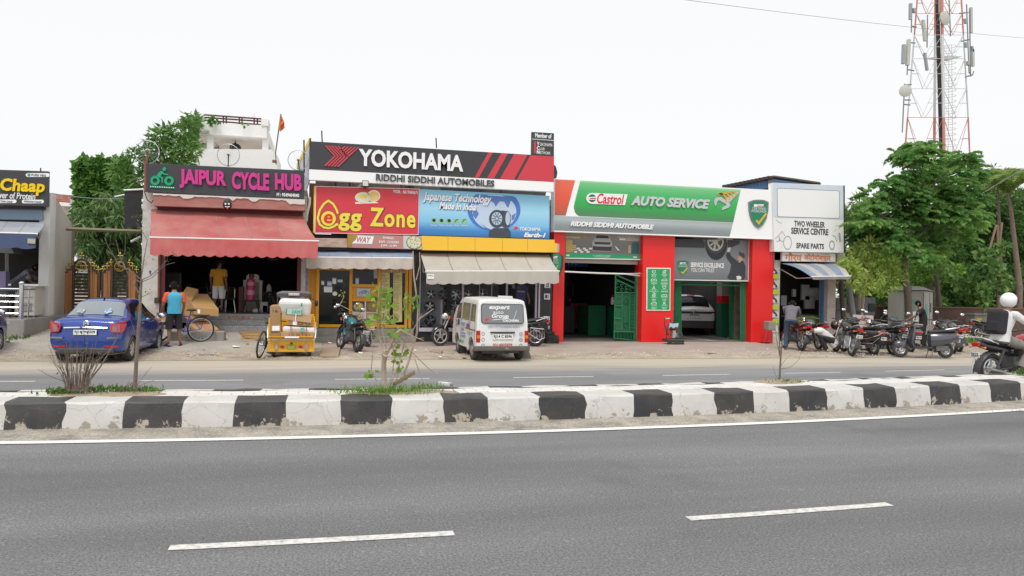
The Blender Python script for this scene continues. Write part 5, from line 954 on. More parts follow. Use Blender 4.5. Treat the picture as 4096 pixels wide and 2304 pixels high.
b=MB();b.prism([at(-60,832,25.0),at(168,836,25.0),at(172,880,25.0),at(-60,876,25.0)],(0,.3,0));b.build('fascia',mat('grey blue fascia',(.20,.28,.38),.6,dirt=(.26,.33,.42),da=.5,ds=2),t)
b=MB();b.prism([at(-60,822,24.9),at(178,826,24.9),at(174,838,24.9),at(-60,834,24.9)],(0,.4,0));b.build('ledge',W_iron,t)
t=thing('food_shop_sign','black sign reading Chaap in yellow, cut off by the left edge','sign',at(90,825,24.7));Y=24.7
b=MB();b.prism([at(-340,668,Y),at(193,685,Y),at(190,826,Y),at(-340,812,Y)],(0,.15,0));b.build('panel',W_sign,t,bv=.004)
CH=lp('chaap yellow',(.85,.58,.0),.4)
cb=at(*K1(8,880),Y);text(t,'Chaap',at(*K1(8,912),Y-.003),(1,0,0),(0,0,1),at(*K1(436,880),Y).x-cb.x,at(*K1(8,755),Y).z-at(*K1(8,912),Y).z,CH,th=.05,sp=1.06,bold=.035,shear=.12)
text(t,'The Power of Protein',at(*K1(-205,940),Y-.003),(1,0,0),(0,0,1),at(*K1(342,940),Y).x-at(*K1(-205,940),Y).x,.19,P_white,th=.004,shear=.15,bold=.015)
def pill(x0,y0,x1,y1,s_,tx0,tx1):
 b=MB();r_=(y1-y0)/2;ppoly(b,K1,arc((x0+r_,y0+r_),r_,90,270)+arc((x1-r_,y0+r_),r_,-90,90),Y-.006,.006);b.build('name_plate',P_white,t);text(t,s_,at(*K1(tx0,y1-9),Y-.006),(1,0,0),(0,0,1),at(*K1(tx1,y0),Y).x-at(*K1(tx0,y0),Y).x,r_*.4142*.95/F*Y*1.04,P_black,th=.003,bold=.02)
pill(250,706,480,743,'PURE VEG',303,444);pill(-60,961,160,995,'MALAI TAWA CHAAP',-52,122);pill(212,963,424,998,'AFGHANI CHAAP',230,402)
b=MB();ppoly(b,K1,[(267,710),(293,711),(293,738),(267,737)],Y-.009,.003);b.build('green_square',P_green,t)
b=MB();b.tube([at(163,672,Y+.1),at(164,690,Y+.1)],.02,5);b.build('rod',W_iron,t)
awning('awning','dusty blue grey awning over the food shop at the left edge','shop awnings',(-200,880),(180,890),(-260,925),(147,937),24.95,23.3,.42,mat('dusty blue canvas',(.22,.25,.31),.9,dirt=(.42,.42,.41),da=.9,ds=.8),mat('navy valance',(.06,.085,.17),.9,dirt=(.10,.12,.2),da=.5,ds=2),scal=5,sag=.06)
b=MB();ppoly(b,K2,[(268,130),(342,135),(340,182),(266,176)],23.22,.004);tag(b.build('cloth_patch',lp('dirty cream patch',(.45,.42,.33))),'dirty cream patch on the navy valance of the food shop','patch')
t=thing('steel_railing','stainless steel railing with a ball topped post on the grey platform','railing',(-9,23.1,zp));Yr=23.1
x1=X_(*K2(203,900),Yr);zt2=Z_(*K2(203,620),Yr)
MB().tube([(x1,Yr,zp),(x1,Yr,Z_(*K2(203,575),Yr))],.06,12).build('post',W_chrome,t,sm=1);MB().ell((x1,Yr,Z_(*K2(203,562),Yr)),(.075,.075,.06)).build('ball',W_chrome,t,sm=1)
b=MB();b.tube([(-14,Yr,zt2),(x1,Yr,zt2)],.035,8);
for y in(685,742,797,855):b.tube([(-14,Yr,Z_(*K2(100,y),Yr)),(x1,Yr,Z_(*K2(100,y),Yr))],.02,6)
b.build('rail',W_chrome,t,sm=1)
b=MB();xe=X_(*K2(470,620),25.1)-.1;b.tube([(x1,Yr,zt2),(xe,25.05,zt2)],.035,8)
for dz in(.38,.72,1.0):b.tube([(x1,Yr,zt2-dz*.62),(xe,25.05,zt2-dz*.62)],.014,5)
b.build('side_rail',W_chrome,t,sm=1)
for k in(.3,.55,.8):MB().tube([(x1+(xe-x1)*k,Yr+(25.05-Yr)*k,zp),(x1+(xe-x1)*k,Yr+(25.05-Yr)*k,zt2)],.02,6).build('baluster',W_chrome,t)
s=thing('chest_freezer','white chest freezer behind the railing of the food shop','freezer',at(*K2(270,880),24.2));q0=at(*K2(150,860),24.2);q1=at(*K2(345,860),24.2);zz=Z_(*K2(250,590),24.2)
MB().bb((q0.x,24.1,zp+.05),(q1.x,24.9,zz)).build('body',mat('freezer enamel',(.62,.60,.56),.5,dirt=(.45,.38,.3),da=.6,ds=3),s,bv=.03);MB().bb((q0.x-.15,24.05,zz),(q1.x+.1,24.95,zz+.06)).build('lid',P_white,s,bv=.01);MB().bb((q0.x+.1,24.08,zp+.18),(q0.x+.45,24.1,zp+.42)).build('vent_grille',P_grey,s)
s=thing('stacked_chair','stack of dark plastic chairs behind the railing at the left edge','chair',at(*K2(80,880),24.0));q=at(*K2(75,880),24.0)
b=MB()
for i in range(3):
 b.bb((q.x-.42,23.9,zp+.4+.1*i),(q.x+.1,24.4,zp+.45+.1*i))
b.build('seat',lp('dark brown plastic',(.05,.035,.035),.4),s,bv=.02);b=MB()
for i in range(4):b.tube([(q.x-.05+.08*i,24.0,zp+.5+.08*i),(q.x+.1+.07*i,24.0,zp+.95+.06*i),(q.x+.25+.06*i,24.1,zp+1.05+.06*i)],.03,5)
b.build('backrest',P_black,s)
for dx,dy in((-.4,.0),(.08,.0),(-.4,.45),(.08,.45)):MB().tube([(q.x+dx,23.93+dy,zp),(q.x+dx*.95,23.93+dy,zp+.42)],.03,5).build('leg',lp('dark brown plastic',(.05,.035,.035),.4),s)
s=thing('display_cabinet','glass food display cabinet with a sloping roof inside the food shop','cabinet',at(*K2(40,560),26));q=at(*K2(20,600),26);zt3=Z_(*K2(20,215),26);z3=Z_(*K2(20,590),26)
b=MB();
for x in(60,75):b.tube([at(*K2(x,600),26),at(*K2(x,275),26)],.03,4)
b.prism([at(*K2(-60,210),26),at(*K2(100,215),26),at(*K2(130,262),26),at(*K2(130,275),26),at(*K2(-60,265),26)],(0,.8,0));b.build('frame',mat('aluminium grey',(.28,.29,.28),.5),s);MB().bb((q.x-1,26,zp),(at(*K2(75,600),26).x,26.8,z3)).build('base',W_dim,s)
MB().bb((at(*K2(0,560),25.8).x,25.7,z3-.1),(at(*K2(68,560),25.8).x,26,z3+.45)).build('tub',lp('lavender tub',(.30,.25,.45)),s)
Yg=27.0;t=thing('entrance_gate','brown and black double gate with gold finials between the two shops','gate',at(415,1200,Yg))
GB=mat('brown wood slat',(.46,.20,.075),.5,dirt=(.34,.14,.05),da=.6,ds=5,stretch=(3,3,.5));GD=lp('gold paint',(.45,.30,.05),.35,m=.4)
def K2y(x,y):return at(*K2(x,y),Yg)
zb_=.45
for(xo,tops)in((620,[(622,465),(640,465),(660,435),(688,432),(700,400),(722,398)]),(0,0)):pass
def leaf(x0,mir=0):
 lf=None
 X=lambda q:x0+(q if not mir else 360-q)
 o=MB();
 sl=[(12,460),(30,458),(50,432),(66,430),(84,402),(98,400),(268-10,402),(276,405),(292,440),(310,442),(330,468),(342,470)]
 for q,y in sl:o.box(((K2y(X(q),y).x),Yg,(K2y(X(q),y).z+zb_)/2),(.064,.03,K2y(X(q),y).z-zb_))
 m=o.build('gate_leaf',GB,t)
 f=MB();top=[(8,465),(8,458),(40,458),(40,432),(76,430),(76,400),(105,398),(112,360),(150,338),(180,332),(215,342),(245,365),(252,400),(280,400),(282,436),(318,436),(320,468),(352,468)]
 f.tube([K2y(X(q),y)for q,y in top],.035,5);
 for q in(8,105,252,352):f.tube([Vector((K2y(X(q),500).x,Yg-.03,zb_)),K2y(X(q),460 if q in(8,352)else 400)],.035,5)
 f.tube([Vector((K2y(X(8),500).x,Yg-.03,zb_)),Vector((K2y(X(352),500).x,Yg-.03,zb_))],.035,5)
 f.build('frame',W_iron,m);s_=MB()
 za=K2y(X(180),365).z
 for k in range(18):s_.box(((K2y(X(110),450).x+K2y(X(248),450).x)/2,Yg+.02,zb_+.08+(za-zb_)*k/18),(abs(K2y(X(248),450).x-K2y(X(110),450).x),.025,.075),rx=.3)
 s_.build('slats',W_iron,m)
 fn=MB()
 for q,y in((15,448),(55,418),(92,382),(180,318),(268,386),(300,418),(338,452)):
  p=K2y(X(q),y+10);fn.tube([p,p+Vector((0,0,.25))],[.02,.008],5);fn.tube([p+Vector((-.07,0,.11)),p+Vector((.07,0,.11))],.014,5);fn.ell(p+Vector((0,0,.17)),(.035,.035,.05),n=6,k=5)
 fn.build('finial',GD,m);md=MB().ring(K2y(X(180),402)+Vector((0,-.06,0)),(0,1,0),.15,.022,None,20,5)
 c=K2y(X(180),402)+Vector((0,-.06,0));md.tube([c+Vector((-.08,0,.08)),c+Vector((0,0,.09)),c+Vector((.02,0,.03)),c+Vector((-.04,0,.0)),c+Vector((.03,0,-.03)),c+Vector((0,0,-.1)),c+Vector((-.09,0,-.06))],.016,5);md.tube([c+Vector((.02,0,0)),c+Vector((.09,0,.04)),c+Vector((.1,0,-.04))],.014,5);md.build('medallion',GD,m)
 return m
m1=leaf(612);m2=leaf(982,0)
b=MB();b.prism([at(*K2(760,430),Yg-.07),at(*K2(846,432),Yg-.07),at(*K2(846,465),Yg-.07),at(*K2(758,463),Yg-.07)],(0,.02,0));b.build('name_plate',P_white,m1);text(m1,'BEWARE OF DOG',at(*K2(785,455),Yg-.072),(1,0,0),(0,0,1),.42,.07,P_black,th=.002)
b=MB();b.tube([at(*K2(640,1245-1207+0),Yg-.6),at(*K2(1362,62),Yg-.6)],.06,4);tag(b.build('beam',mat('olive steel',(.20,.165,.10),.7)),'long olive steel beam over the brown entrance gate','beam')
s=MB();s.bb((at(*K2(640,300),27.5).x,27.4,.3),(at(*K2(682,300),27.5).x,27.9,Z_(*K2(660,40),27.5)));tag(s.build('gate_pillar',mat('olive grey post',(.30,.27,.20),.85,dirt=(.18,.16,.12),da=.6,ds=2)),'olive grey gate pillar at the left of the brown gate','pillar')
s=MB();b=s;b.prism([at(*K1(1198,872),26.4),at(*K1(1400,860),26.4),at(*K1(1392,930),26.4),at(*K1(1365,935),26.4),at(*K1(1362,1225),26.4),at(*K1(1205,1220),26.4)],(0,.06,0));sc=thing('black_screen','black slatted screen hanging left of the cycle shop sign','screen',at(*K1(1280,1220),26.4));b.build('sheet',mat('black tin',(.012,.012,.014),.6,dirt=(.035,.03,.03),da=.6,ds=3,stretch=(1,1,6)),sc)
b=MB();b.tube([at(*K1(1198,872),26.38),at(*K1(1398,862),26.38)],.03,5);b.tube([at(*K1(1108,935),26.4),at(*K1(1205,915),26.4)],.025,4);b.tube([at(*K1(1265,1370),26.8),at(*K1(1360,1320),26.8)],.04,4);b.each('batten',W_whrail,sc)
def pxb(mb,q,Y,dep,m=None):return mb.prism([at(*p,Y)for p in q],(0,dep,0),m)
t=thing('rear_house','white flat roofed house with a railed terrace behind the bicycle shop','house',(-6,38,0));Yh=38
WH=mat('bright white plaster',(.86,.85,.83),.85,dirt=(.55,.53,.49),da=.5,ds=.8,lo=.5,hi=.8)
pxb(MB(),[(775,595),(1085,598),(1110,620),(1112,700),(765,700)],Yh-1.5,3).build('parapet',WH,t)
pxb(MB(),[K3(680,285),K3(735,290),K3(728,480),K3(668,475)],Yh,.5).build('column',WH,t);pxb(MB(),[K3(1208,215),K3(1265,185),K3(1260,520),K3(1205,515)],Yh,.5).build('column',WH,t)
pxb(MB(),[K3(560,215),K3(1250,245),K3(1250,365),K3(700,330),K3(690,288),K3(545,285)],Yh-.3,6).build('balcony_band',WH,t)
pxb(MB(),[K3(560,140),K3(640,140),K3(640,235),K3(555,220)],Yh-.35,1.2).build('corner_block',WH,t)
pxb(MB(),[K3(1196,182),K3(1268,186),K3(1262,250),K3(1196,248)],Yh-.35,1.2).build('corner_block',WH,t)
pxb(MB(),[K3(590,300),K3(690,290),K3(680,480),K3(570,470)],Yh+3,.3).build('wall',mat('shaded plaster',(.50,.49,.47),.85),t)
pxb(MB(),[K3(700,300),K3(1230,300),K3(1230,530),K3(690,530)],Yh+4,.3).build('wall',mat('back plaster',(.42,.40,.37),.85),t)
pxb(MB(),[K3(540,282),K3(690,285),K3(680,330),K3(550,330)],Yh+.5,4).build('soffit',WH,t)
b=MB()
for y0,y1 in((143,183),(168,207),(195,240)):b.tube([at(*K3(642,y0),Yh),at(*K3(1198,y1),Yh)],.04,4)
for x in(830,858,985,1010,1128,1158):b.tube([at(*K3(x,150+(x-642)*.07),Yh),at(*K3(x,232+(x-642)*.04),Yh)],.035,4)
b.build('railing',mat('brown railing',(.10,.035,.03),.6),t)
b=MB();b.tube([at(*K3(1122,135),Yh+1),at(*K3(1124,190),Yh+1)],.06,6);b.build('pipe',W_whrail,t)
s=thing('garden_swing','black round swing seat hanging in the rear terrace','swing seat',at(*K3(945,490),Yh+1));MB().ell(at(*K3(945,468),Yh+1),(.28,.28,.26)).build('seat',P_black,s,sm=1);b=MB()
for dx in(-14,14):b.tube([at(*K3(945+dx,450),Yh+1),at(*K3(945,400),Yh+1)],.02,4)
b.tube([at(*K3(945,400),Yh+1),at(*K3(945,355),Yh+1)],.02,4);b.build('chain',W_iron,s)
t=thing('flag','ragged orange flag on a thin leaning pole above the white parapet','flag',at(1100,620,36.5));Yq=36.5
MB().tube([at(*K3(1333,515),Yq),at(*K3(1386,135),Yq)],.03,5).build('pole',mat('brown pole',(.16,.09,.07),.7),t);b=MB()
fl=[K3(*p)for p in[(1386,140),(1398,175),(1418,215),(1422,268),(1400,285),(1378,310),(1365,262)]]
A=[at(*p,Yq-.02)for p in fl];b.prism([v+Vector((0,.1*math.sin(i*2.),0))for i,v in enumerate(A)],(0,.015,0));b.build('cloth',mat('orange cloth',(.62,.10,.03),.9,dirt=(.75,.35,.08),da=.8,ds=3),t)
MB().bb((at(*K3(1318,640),Yq).x,Yq-1.2,at(*K3(1318,640),Yq).z),(at(*K3(1358,640),Yq).x,Yq-1.0,at(*K3(1318,618),Yq).z)).build('base_block',W_brick,t)
MB().tube([at(*K3(1333,515),Yq),at(*K3(1340,620),Yq-1)],.02,4).build('stay',W_iron,t)
s=thing('far_house','pale house with red lattice parapets seen through the gap beside the food shop','house',(-15,46,0));Yh2=46
pxb(MB(),[K1(470,960),K1(800,1010),K1(800,1500),K1(470,1500)],Yh2,2).build('wall',mat('pale house wall',(.62,.60,.56),.85,dirt=(.5,.45,.4),da=.5,ds=.5),s)
RL=mat('red brick lattice',(.38,.14,.10),.85)
pxb(MB(),[K1(500,905),K1(775,925),K1(775,990),K1(500,978)],Yh2-.3,.4).build('parapet',RL,s);pxb(MB(),[K1(640,1115),K1(760,1120),K1(760,1195),K1(640,1190)],Yh2-.3,.4).build('parapet',RL,s)
b=MB()
for r_ in range(4):
 for i in range(26):
  x=512+i*10;pxb(b,[K1(x,918+r_*9+i*.7),K1(x+5,918+r_*9+i*.7),K1(x+5,923+r_*9+i*.7),K1(x,923+r_*9+i*.7)],Yh2-.32,.03)if i<10 or i>14 else None
 for i in range(11):x=648+i*10;pxb(b,[K1(x,1125+r_*14),K1(x+5,1125+r_*14),K1(x+5,1132+r_*14),K1(x,1132+r_*14)],Yh2-.32,.03)
b.build('lattice_holes',mat('pale lattice hole',(.62,.52,.48),.9),s)
b=MB();b.tube([at(*K1(703,958),Yh2-1),at(*K1(700,1115),Yh2-1)],.12,6);b.build('pipe',mat('grey pipe',(.45,.48,.50),.6),s)
pxb(MB(),[K1(570,985),K1(775,1000),K1(775,1030),K1(590,1022)],Yh2-.5,.5).build('slab',WH,s)
t=thing('two_wheeler_shop_building','narrow weathered two wheeler repair shop at the right of the workshop','building',(17.8,YF,0));Yw=25.35
xa,xb=X_(3092,1200,Yw),X_(3118,1200,Yw);xc,xd=X_(*L6(838,600),Yw),X_(*L6(942,600),Yw)
MB().bb((xa+.02,Yw,0),(xb,Yw+.5,3.6)).build('pillar',W_white2,t);MB().bb((xc,Yw,0),(xd,Yw+.5,3.7)).build('pillar',mat('pink stained plaster',(.52,.47,.45),.85,dirt=(.42,.22,.18),da=.7,ds=3,lo=.5,hi=.72),t)
MB().bb((xa,27.4,0),(xd+.2,27.6,5.8)).bb((xa,Yw+.5,0),(xa+.1,30,6)).bb((xd,Yw+.4,0),(xd+.2,30,6)).each('wall',W_dark,t);MB().bb((xa,Yw+.1,3.45),(xd,30.2,3.6)).build('ceiling',W_dark,t)
b=MB();pxb(b,[(3090,1000),(3380,1012),(3380,1050),(3090,1040)],Yw+.0,.4);b.build('lintel',W_white2,t)
b=MB()
for i in range(5):pxb(b,[L6(122,230+i*190),L6(208,232+i*190),L6(206,300+i*190),L6(122,298+i*190)],Yw-.03,.02)
b.each('poster_strip',lp('pale poster',(.60,.62,.58)),t);b=MB()
for y in(312,512,708,890):pxb(b,[L6(122,y),L6(210,y+2),L6(208,y+58),L6(122,y+58)],Yw-.035,.02)
b.each('lime_band',lp('lime print',(.42,.55,.04)),t);b=MB();b2=MB()
for y in(265,445,635,815):
 b.add([],[]);pdisc(b,L6,(178,y+25),15,Yw-.04,.005,n=10);pline(b,L6,[(130,y-30),(150,y-5),(180,y+5)],16,Yw-.04,.005);pline(b,L6,[(140,y-40),(165,y-10),(178,y+22)],7,Yw-.04,.005)
b.build('bike_print',lp('dark bike print',(.05,.06,.10)),t)
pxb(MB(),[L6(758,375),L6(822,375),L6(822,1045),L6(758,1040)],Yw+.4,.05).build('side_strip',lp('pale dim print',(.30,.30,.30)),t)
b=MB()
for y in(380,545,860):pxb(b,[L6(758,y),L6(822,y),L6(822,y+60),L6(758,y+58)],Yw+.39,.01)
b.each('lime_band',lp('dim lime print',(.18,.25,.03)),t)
ptext(t,'TVS',L6(762,845),L6(818,822),Yw+.395,lp('dim navy',(.06,.07,.2)),th=.003,bold=.03);ptext(t,'HERO',L6(766,538),L6(816,518),Yw+.395,P_brick,th=.003);b=MB();pline(b,L6,[(765,665),(815,630),(775,680)],14,Yw+.395,.004);pline(b,L6,[(775,490),(785,475),(800,490)],10,Yw+.395,.004);b.build('maker_emblem',P_brick,t)
MB().bb((X_(*L6(822,700),Yw),Yw+.2,0),(xc,Yw+.4,3.4)).build('door_post',W_blue,t)
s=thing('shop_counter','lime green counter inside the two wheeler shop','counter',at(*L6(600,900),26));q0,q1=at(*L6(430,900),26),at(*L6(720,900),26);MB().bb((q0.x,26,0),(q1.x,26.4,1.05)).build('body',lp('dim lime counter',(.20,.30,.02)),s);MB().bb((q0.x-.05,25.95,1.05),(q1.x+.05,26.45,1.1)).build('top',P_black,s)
s=thing('bottle_shelf','shelf of pale oil bottles inside the two wheeler shop','shelf',at(*L6(660,650),26.6));b=MB()
for y in(648,525,760):b.prism([at(*L6(470,y),26.5),at(*L6(735,y),26.5),at(*L6(735,y+6),26.5),at(*L6(470,y+6),26.5)],(0,.3,0))
b.build('board',mat('dim shelf wood',(.08,.06,.05),.7),s)
for i in range(8):q=at(*L6(598+i*18,645),26.45);MB().tube([q,q+Vector((0,0,.42)),q+Vector((0,0,.5))],[.07,.07,.03],7).build('bottle',lp('bottle white',(.42,.44,.40)),s)
for q in((545,640,.35,.6),(600,755,.45,.5),(400,600,.15,.3),(265,715,.25,.4)):c=at(*L6(q[0],q[1]),26.4);MB().bb((c.x-q[2]/2,26.35,c.z),(c.x+q[2]/2,26.45,c.z+q[3])).build('carton',lp('dim pale carton',(.30,.30,.32)),s)
Y=25.0;t=thing('two_wheeler_sign','faded white and pale blue sign for two wheeler service and spare parts','sign',at(3235,1011,Y))
b=MB();b.prism([at(3091.5,731,Y),at(3373,742,Y),at(3374.5,1011,Y),at(3097,1006,Y)],(0,.3,0));b.build('panel',mat('weathered white sign',(.82,.82,.81),.6,dirt=(.70,.66,.60),da=.5,ds=1.2,lo=.5,hi=.75,stretch=(3,1,.3)),t)
b=MB();ppoly(b,L5,[(152,190),(1168,225),(1168,720),(165,690)],Y-.004,.003);b.build('blue_field',mat('faded blue field',(.53,.63,.72),.5,dirt=(.70,.73,.75),da=.8,ds=1.1),t)
rr4=arc((240,292),28,180,270,5)+arc((1085,330),28,-90,0,5)+arc((1090,672),28,0,90,5)+arc((245,648),28,90,180,5)
b=MB();ppoly(b,L5,rr4,Y-.008,.003);b.build('white_window',lp('sign window white',(.84,.84,.83)),t);b=MB();pline(b,L5,rr4+[rr4[0]],5,Y-.0105,.003);b.build('outline',lp('navy outline',(.06,.08,.16)),t)
IK=lp('charcoal ink',(.05,.05,.055))
ptext(t,'TWO WHEELER',L5(458,818),L5(903,752),Y-.003,IK,th=.003,bold=.03);ptext(t,'SERVICE CENTRE',L5(414,925),L5(953,856),Y-.003,IK,th=.003,bold=.03);ptext(t,'SPARE PARTS',L5(488,1134),L5(890,1070),Y-.003,IK,th=.003,bold=.03)
b=MB();pring(b,L5,(362,1055),62,10,Y-.004,.003,ry=102);pline(b,L5,[(180,1000),(230,950),(285,890),(330,960)],8,Y-.004,.003);pline(b,L5,[(200,1040),(260,1020),(300,1040)],9,Y-.004,.003);pline(b,L5,[(235,960),(250,1000),(240,1030)],14,Y-.004,.003);pline(b,L5,[(190,720),(240,760),(280,770)],8,Y-.004,.003)
pring(b,L5,(1005,1090),42,14,Y-.004,.003,ry=72);pline(b,L5,[(1010,945),(1055,970),(1075,1040)],12,Y-.004,.003);pline(b,L5,[(1115,910),(1125,1040)],22,Y-.004,.003);pline(b,L5,[(1040,890),(1065,855)],5,Y-.004,.003);pline(b,L5,[(1060,815),(1140,795)],5,Y-.004,.003);b.build('motorcycle_print',lp('faded grey print',(.36,.37,.38)),t)
b=MB();b.tube([at(3376,742,Y+.15),at(3377,1011,Y+.15)],.03,5);b.build('edge_post',W_iron,t);b=MB();b.prism([at(*L5(1178,945),Y+.1),at(*L5(1232,950),Y+.1),at(*L5(1230,998),Y+.1),at(*L5(1178,990),Y+.1)],(0,.2,0));b.build('lamp',P_black,t)
Y=25.1;t=thing('hindi_sign','white board with orange Hindi lettering below the two wheeler sign','sign',at(3235,1046,Y))
b=MB();b.prism([at(*L5(286,1185),Y),at(*L5(1058,1207),Y),at(*L5(1058,1330),Y),at(*L5(286,1322),Y)],(0,.12,0));b.build('panel',mat('grubby white board',(.66,.64,.61),.6,dirt=(.5,.42,.36),da=.6,ds=3),t)
OR=lp('orange hindi letters',(.62,.17,.05))
def hindi(s_,bl,tr):ptext(t,s_,bl,tr,Y-.003,OR,th=.006,bold=.018)
hindi('गौरव',L5(325,1310),L5(572,1200));hindi('ऑटोमोबाइल',L5(598,1312),L5(985,1218));ptext(t,'MO.9929 649895',L5(840,1227),L5(970,1216),Y-.003,P_grey,th=.002)
awning('awning','striped blue and cream awning over the two wheeler shop door','shop awnings',(3118,1052),(3355,1055),(3247,1108),(3400,1106),Yw-.05,Yw-1.9,.10,None,mat('dark striped valance',(.12,.13,.20),.9,dirt=(.45,.35,.1),da=.6,ds=1.2),scal=3,sag=-.12,stripes=[mat('faded blue stripe',(.17,.23,.32),.9,dirt=(.28,.31,.35),da=.7,ds=2),mat('cream stripe',(.44,.41,.37),.9,dirt=(.36,.31,.26),da=.7,ds=2)]*3)
t=thing('tin_shed','blue tin walled shed with a dark pitched roof behind the two wheeler sign','shed',(19,31,0));Yd=31
pxb(MB(),[L3(1080,350),L3(1740,222),L3(1742,400),L3(1080,400)],Yd,4).build('tin_wall',W_blue,t)
b=MB()
for x in range(1200,1740,46):pxb(b,[L3(x,235+(1740-x)*.19),L3(x+9,235+(1740-x)*.19),L3(x+9,395),L3(x,395)],Yd-.02,.03)
b.build('corrugation',mat('blue tin rib',(.12,.25,.46),.5),t)
b=MB();b.tube([at(*L3(1075,352),Yd-.1),at(*L3(1790,212),Yd-.1)],.08,4);b.tube([at(*L3(1790,212),Yd-.1),at(*L5(160,105),Yd-.1),at(*L5(480,150),Yd-.1),at(*L5(830,202),Yd-.1)],.09,4)
for i in range(12):b.box(at(*L3(1090+i*58,346-i*11.6),Yd-.1),(.22,.2,.12))
b.build('roof_edge',W_iron,t);pxb(MB(),[L5(160,118),L5(820,205),L5(820,230),L5(160,195)],Yd+.2,3).build('side_wall',W_blue,t);pxb(MB(),[L3(1708,235),L3(1785,225),L3(1785,400),L3(1708,400)],Yd-.05,.3).build('post',mat('grey tin post',(.32,.31,.28),.7),t)
t=thing('boundary_wall','long brown boundary wall with faded painted Hindi words under the trees','wall',(26,29.2,0));Yb2=29.2
MB().bb((X_(3395,1250,Yb2),Yb2,0),(60,Yb2+.3,Z_(3800,1233,Yb2))).build('wall',mat('brown mud plaster',(.13,.07,.055),.9,dirt=(.075,.055,.045),da=.8,ds=.9,bump=.3,bs=10),t)
MB().bb((X_(3395,1250,Yb2),Yb2-.03,Z_(3800,1233,Yb2)),(60,Yb2+.33,Z_(3800,1233,Yb2)+.06)).build('coping',mat('dull red coping',(.17,.09,.07),.9,dirt=(.2,.15,.12),da=.6,ds=2),t)
DK=lp('faded dark paint',(.05,.035,.03))
for s_,bl,tr in(('यहा पेशाब',N1(125,505),N1(330,455)),('करना मना',N1(160,580),N1(330,540)),('पेशाब',N1(1122,520),N1(1282,455)),('ना करे',N1(1110,610),N1(1290,555))):ptext(t,s_,bl,tr,Yb2-.003,DK,th=.004,bold=.02)
def cabinet(name,label,q,Y,dep,m,doors=2,leg=.12):
 t=thing(name,label,'cabinet',at((q[0][0]+q[1][0])/2,q[1][1],Y));a=at(q[0][0],q[1][1],Y);c=at(q[1][0],q[0][1],Y)
 MB().bb((a.x,Y,max(a.z,.1)),(c.x,Y+dep,c.z)).build('body',m,t,bv=.015);return t,a,c
WG=mat('pale grey enamel',(.50,.50,.47),.6,dirt=(.36,.34,.30),da=.6,ds=2.5,stretch=(1,1,.5))
Y=27.3;t=thing('transformer_cabinet','tall pale grey electrical cabinet with torn turquoise posters behind the scooters','cabinet',at(3700,1310,Y))
a=at(3610,1305,Y);c=at(3775,1165,Y);e=at(3690,1165,Y)
MB().hexa([(a.x,Y+.9,.2),(e.x,Y-.1,.2),(c.x,Y+.6,.2),(c.x-.6,Y+1.7,.2),(a.x,Y+.9,c.z-.05),(e.x,Y-.1,c.z),(c.x,Y+.6,c.z-.05),(c.x-.6,Y+1.7,c.z)]).build('body',WG,t,bv=.02)
z=c.z;MB().hexa([(a.x-.12,Y+.9,z-.02),(e.x,Y-.25,z+.03),(c.x+.12,Y+.6,z-.02),(c.x-.6,Y+1.85,z-.02),(a.x+.5,Y+1.0,z+.18),(e.x+.02,Y+.35,z+.2),(c.x-.35,Y+.8,z+.18),(c.x-.6,Y+1.4,z+.18)]).build('roof',mat('weathered cabinet roof',(.34,.33,.29),.7),t)
MB().hexa([(a.x+.02,Y+.95,.0),(e.x,Y,.0),(c.x-.05,Y+.65,.0),(c.x-.6,Y+1.6,.0),(a.x+.02,Y+.95,.2),(e.x,Y,.2),(c.x-.05,Y+.65,.2),(c.x-.6,Y+1.6,.2)]).build('plinth',W_dark,t)
def face(p0,p1,u0,u1,v0,v1,th=.012):
 p0=Vector((p0[0],p0[1],0));p1=Vector((p1[0],p1[1],0));d=p1-p0;n=Vector((d.y,-d.x,0)).normalized();n=n if n.y<0 else-n
 q=[p0+d*u0,p0+d*u1];return[Vector((q[0].x,q[0].y,v0)),Vector((q[1].x,q[1].y,v0)),Vector((q[1].x,q[1].y,v1)),Vector((q[0].x,q[0].y,v1))],n*th
TQ=mat('torn turquoise poster',(.12,.45,.36),.7,dirt=(.45,.52,.46),da=.8,ds=4)
b=MB()
for pa,pb_,u0,u1,v0,v1 in(((a.x,Y+.9),(e.x,Y-.1),.45,.75,1.0,1.75),((a.x,Y+.9),(e.x,Y-.1),.08,.3,.35,1.0),((e.x,Y-.1),(c.x,Y+.6),.15,.42,.75,1.55)):q,n=face(pa,pb_,u0,u1,v0,v1);b.prism([v+n for v in q],-n*.9)
b.each('torn_poster',TQ,t);b=MB()
for pa,pb_,u in(((a.x,Y+.9),(e.x,Y-.1),.98),((e.x,Y-.1),(c.x,Y+.6),.62)):q,n=face(pa,pb_,u-.01,u+.01,.25,z-.1);b.prism([v+n for v in q],-n*.9)
q,n=face((e.x,Y-.1),(c.x,Y+.6),.66,.76,1.2,1.6,.03);b.prism([v+n for v in q],-n*.9);b.build('door_seam',lp('seam grey',(.16,.16,.15)),t)
q,n=face((a.x,Y+.9),(e.x,Y-.1),.5,.66,2.0,2.3,.02);b=MB();b.prism([v+n for v in q],-n*.9);b.build('meter_window',lp('meter window',(.30,.27,.22)),t)
s=thing('notice_slab','white notice slab with printed lines leaning by the transformer cabinet','notice',at(*N1(525,590),26.6));b=MB();b.prism([at(*N1(490,480),26.6),at(*N1(505,472),26.6),at(*N1(545,472),26.6),at(*N1(556,482),26.6),at(*N1(560,600),26.6),at(*N1(490,600),26.6)],(0,.06,0));b.build('slab',P_white,s);ptext(s,'यह स्थान\nस्वच्छ रखे\nआज्ञा से',N1(500,588),N1(552,510),26.595,P_grey,th=.003)
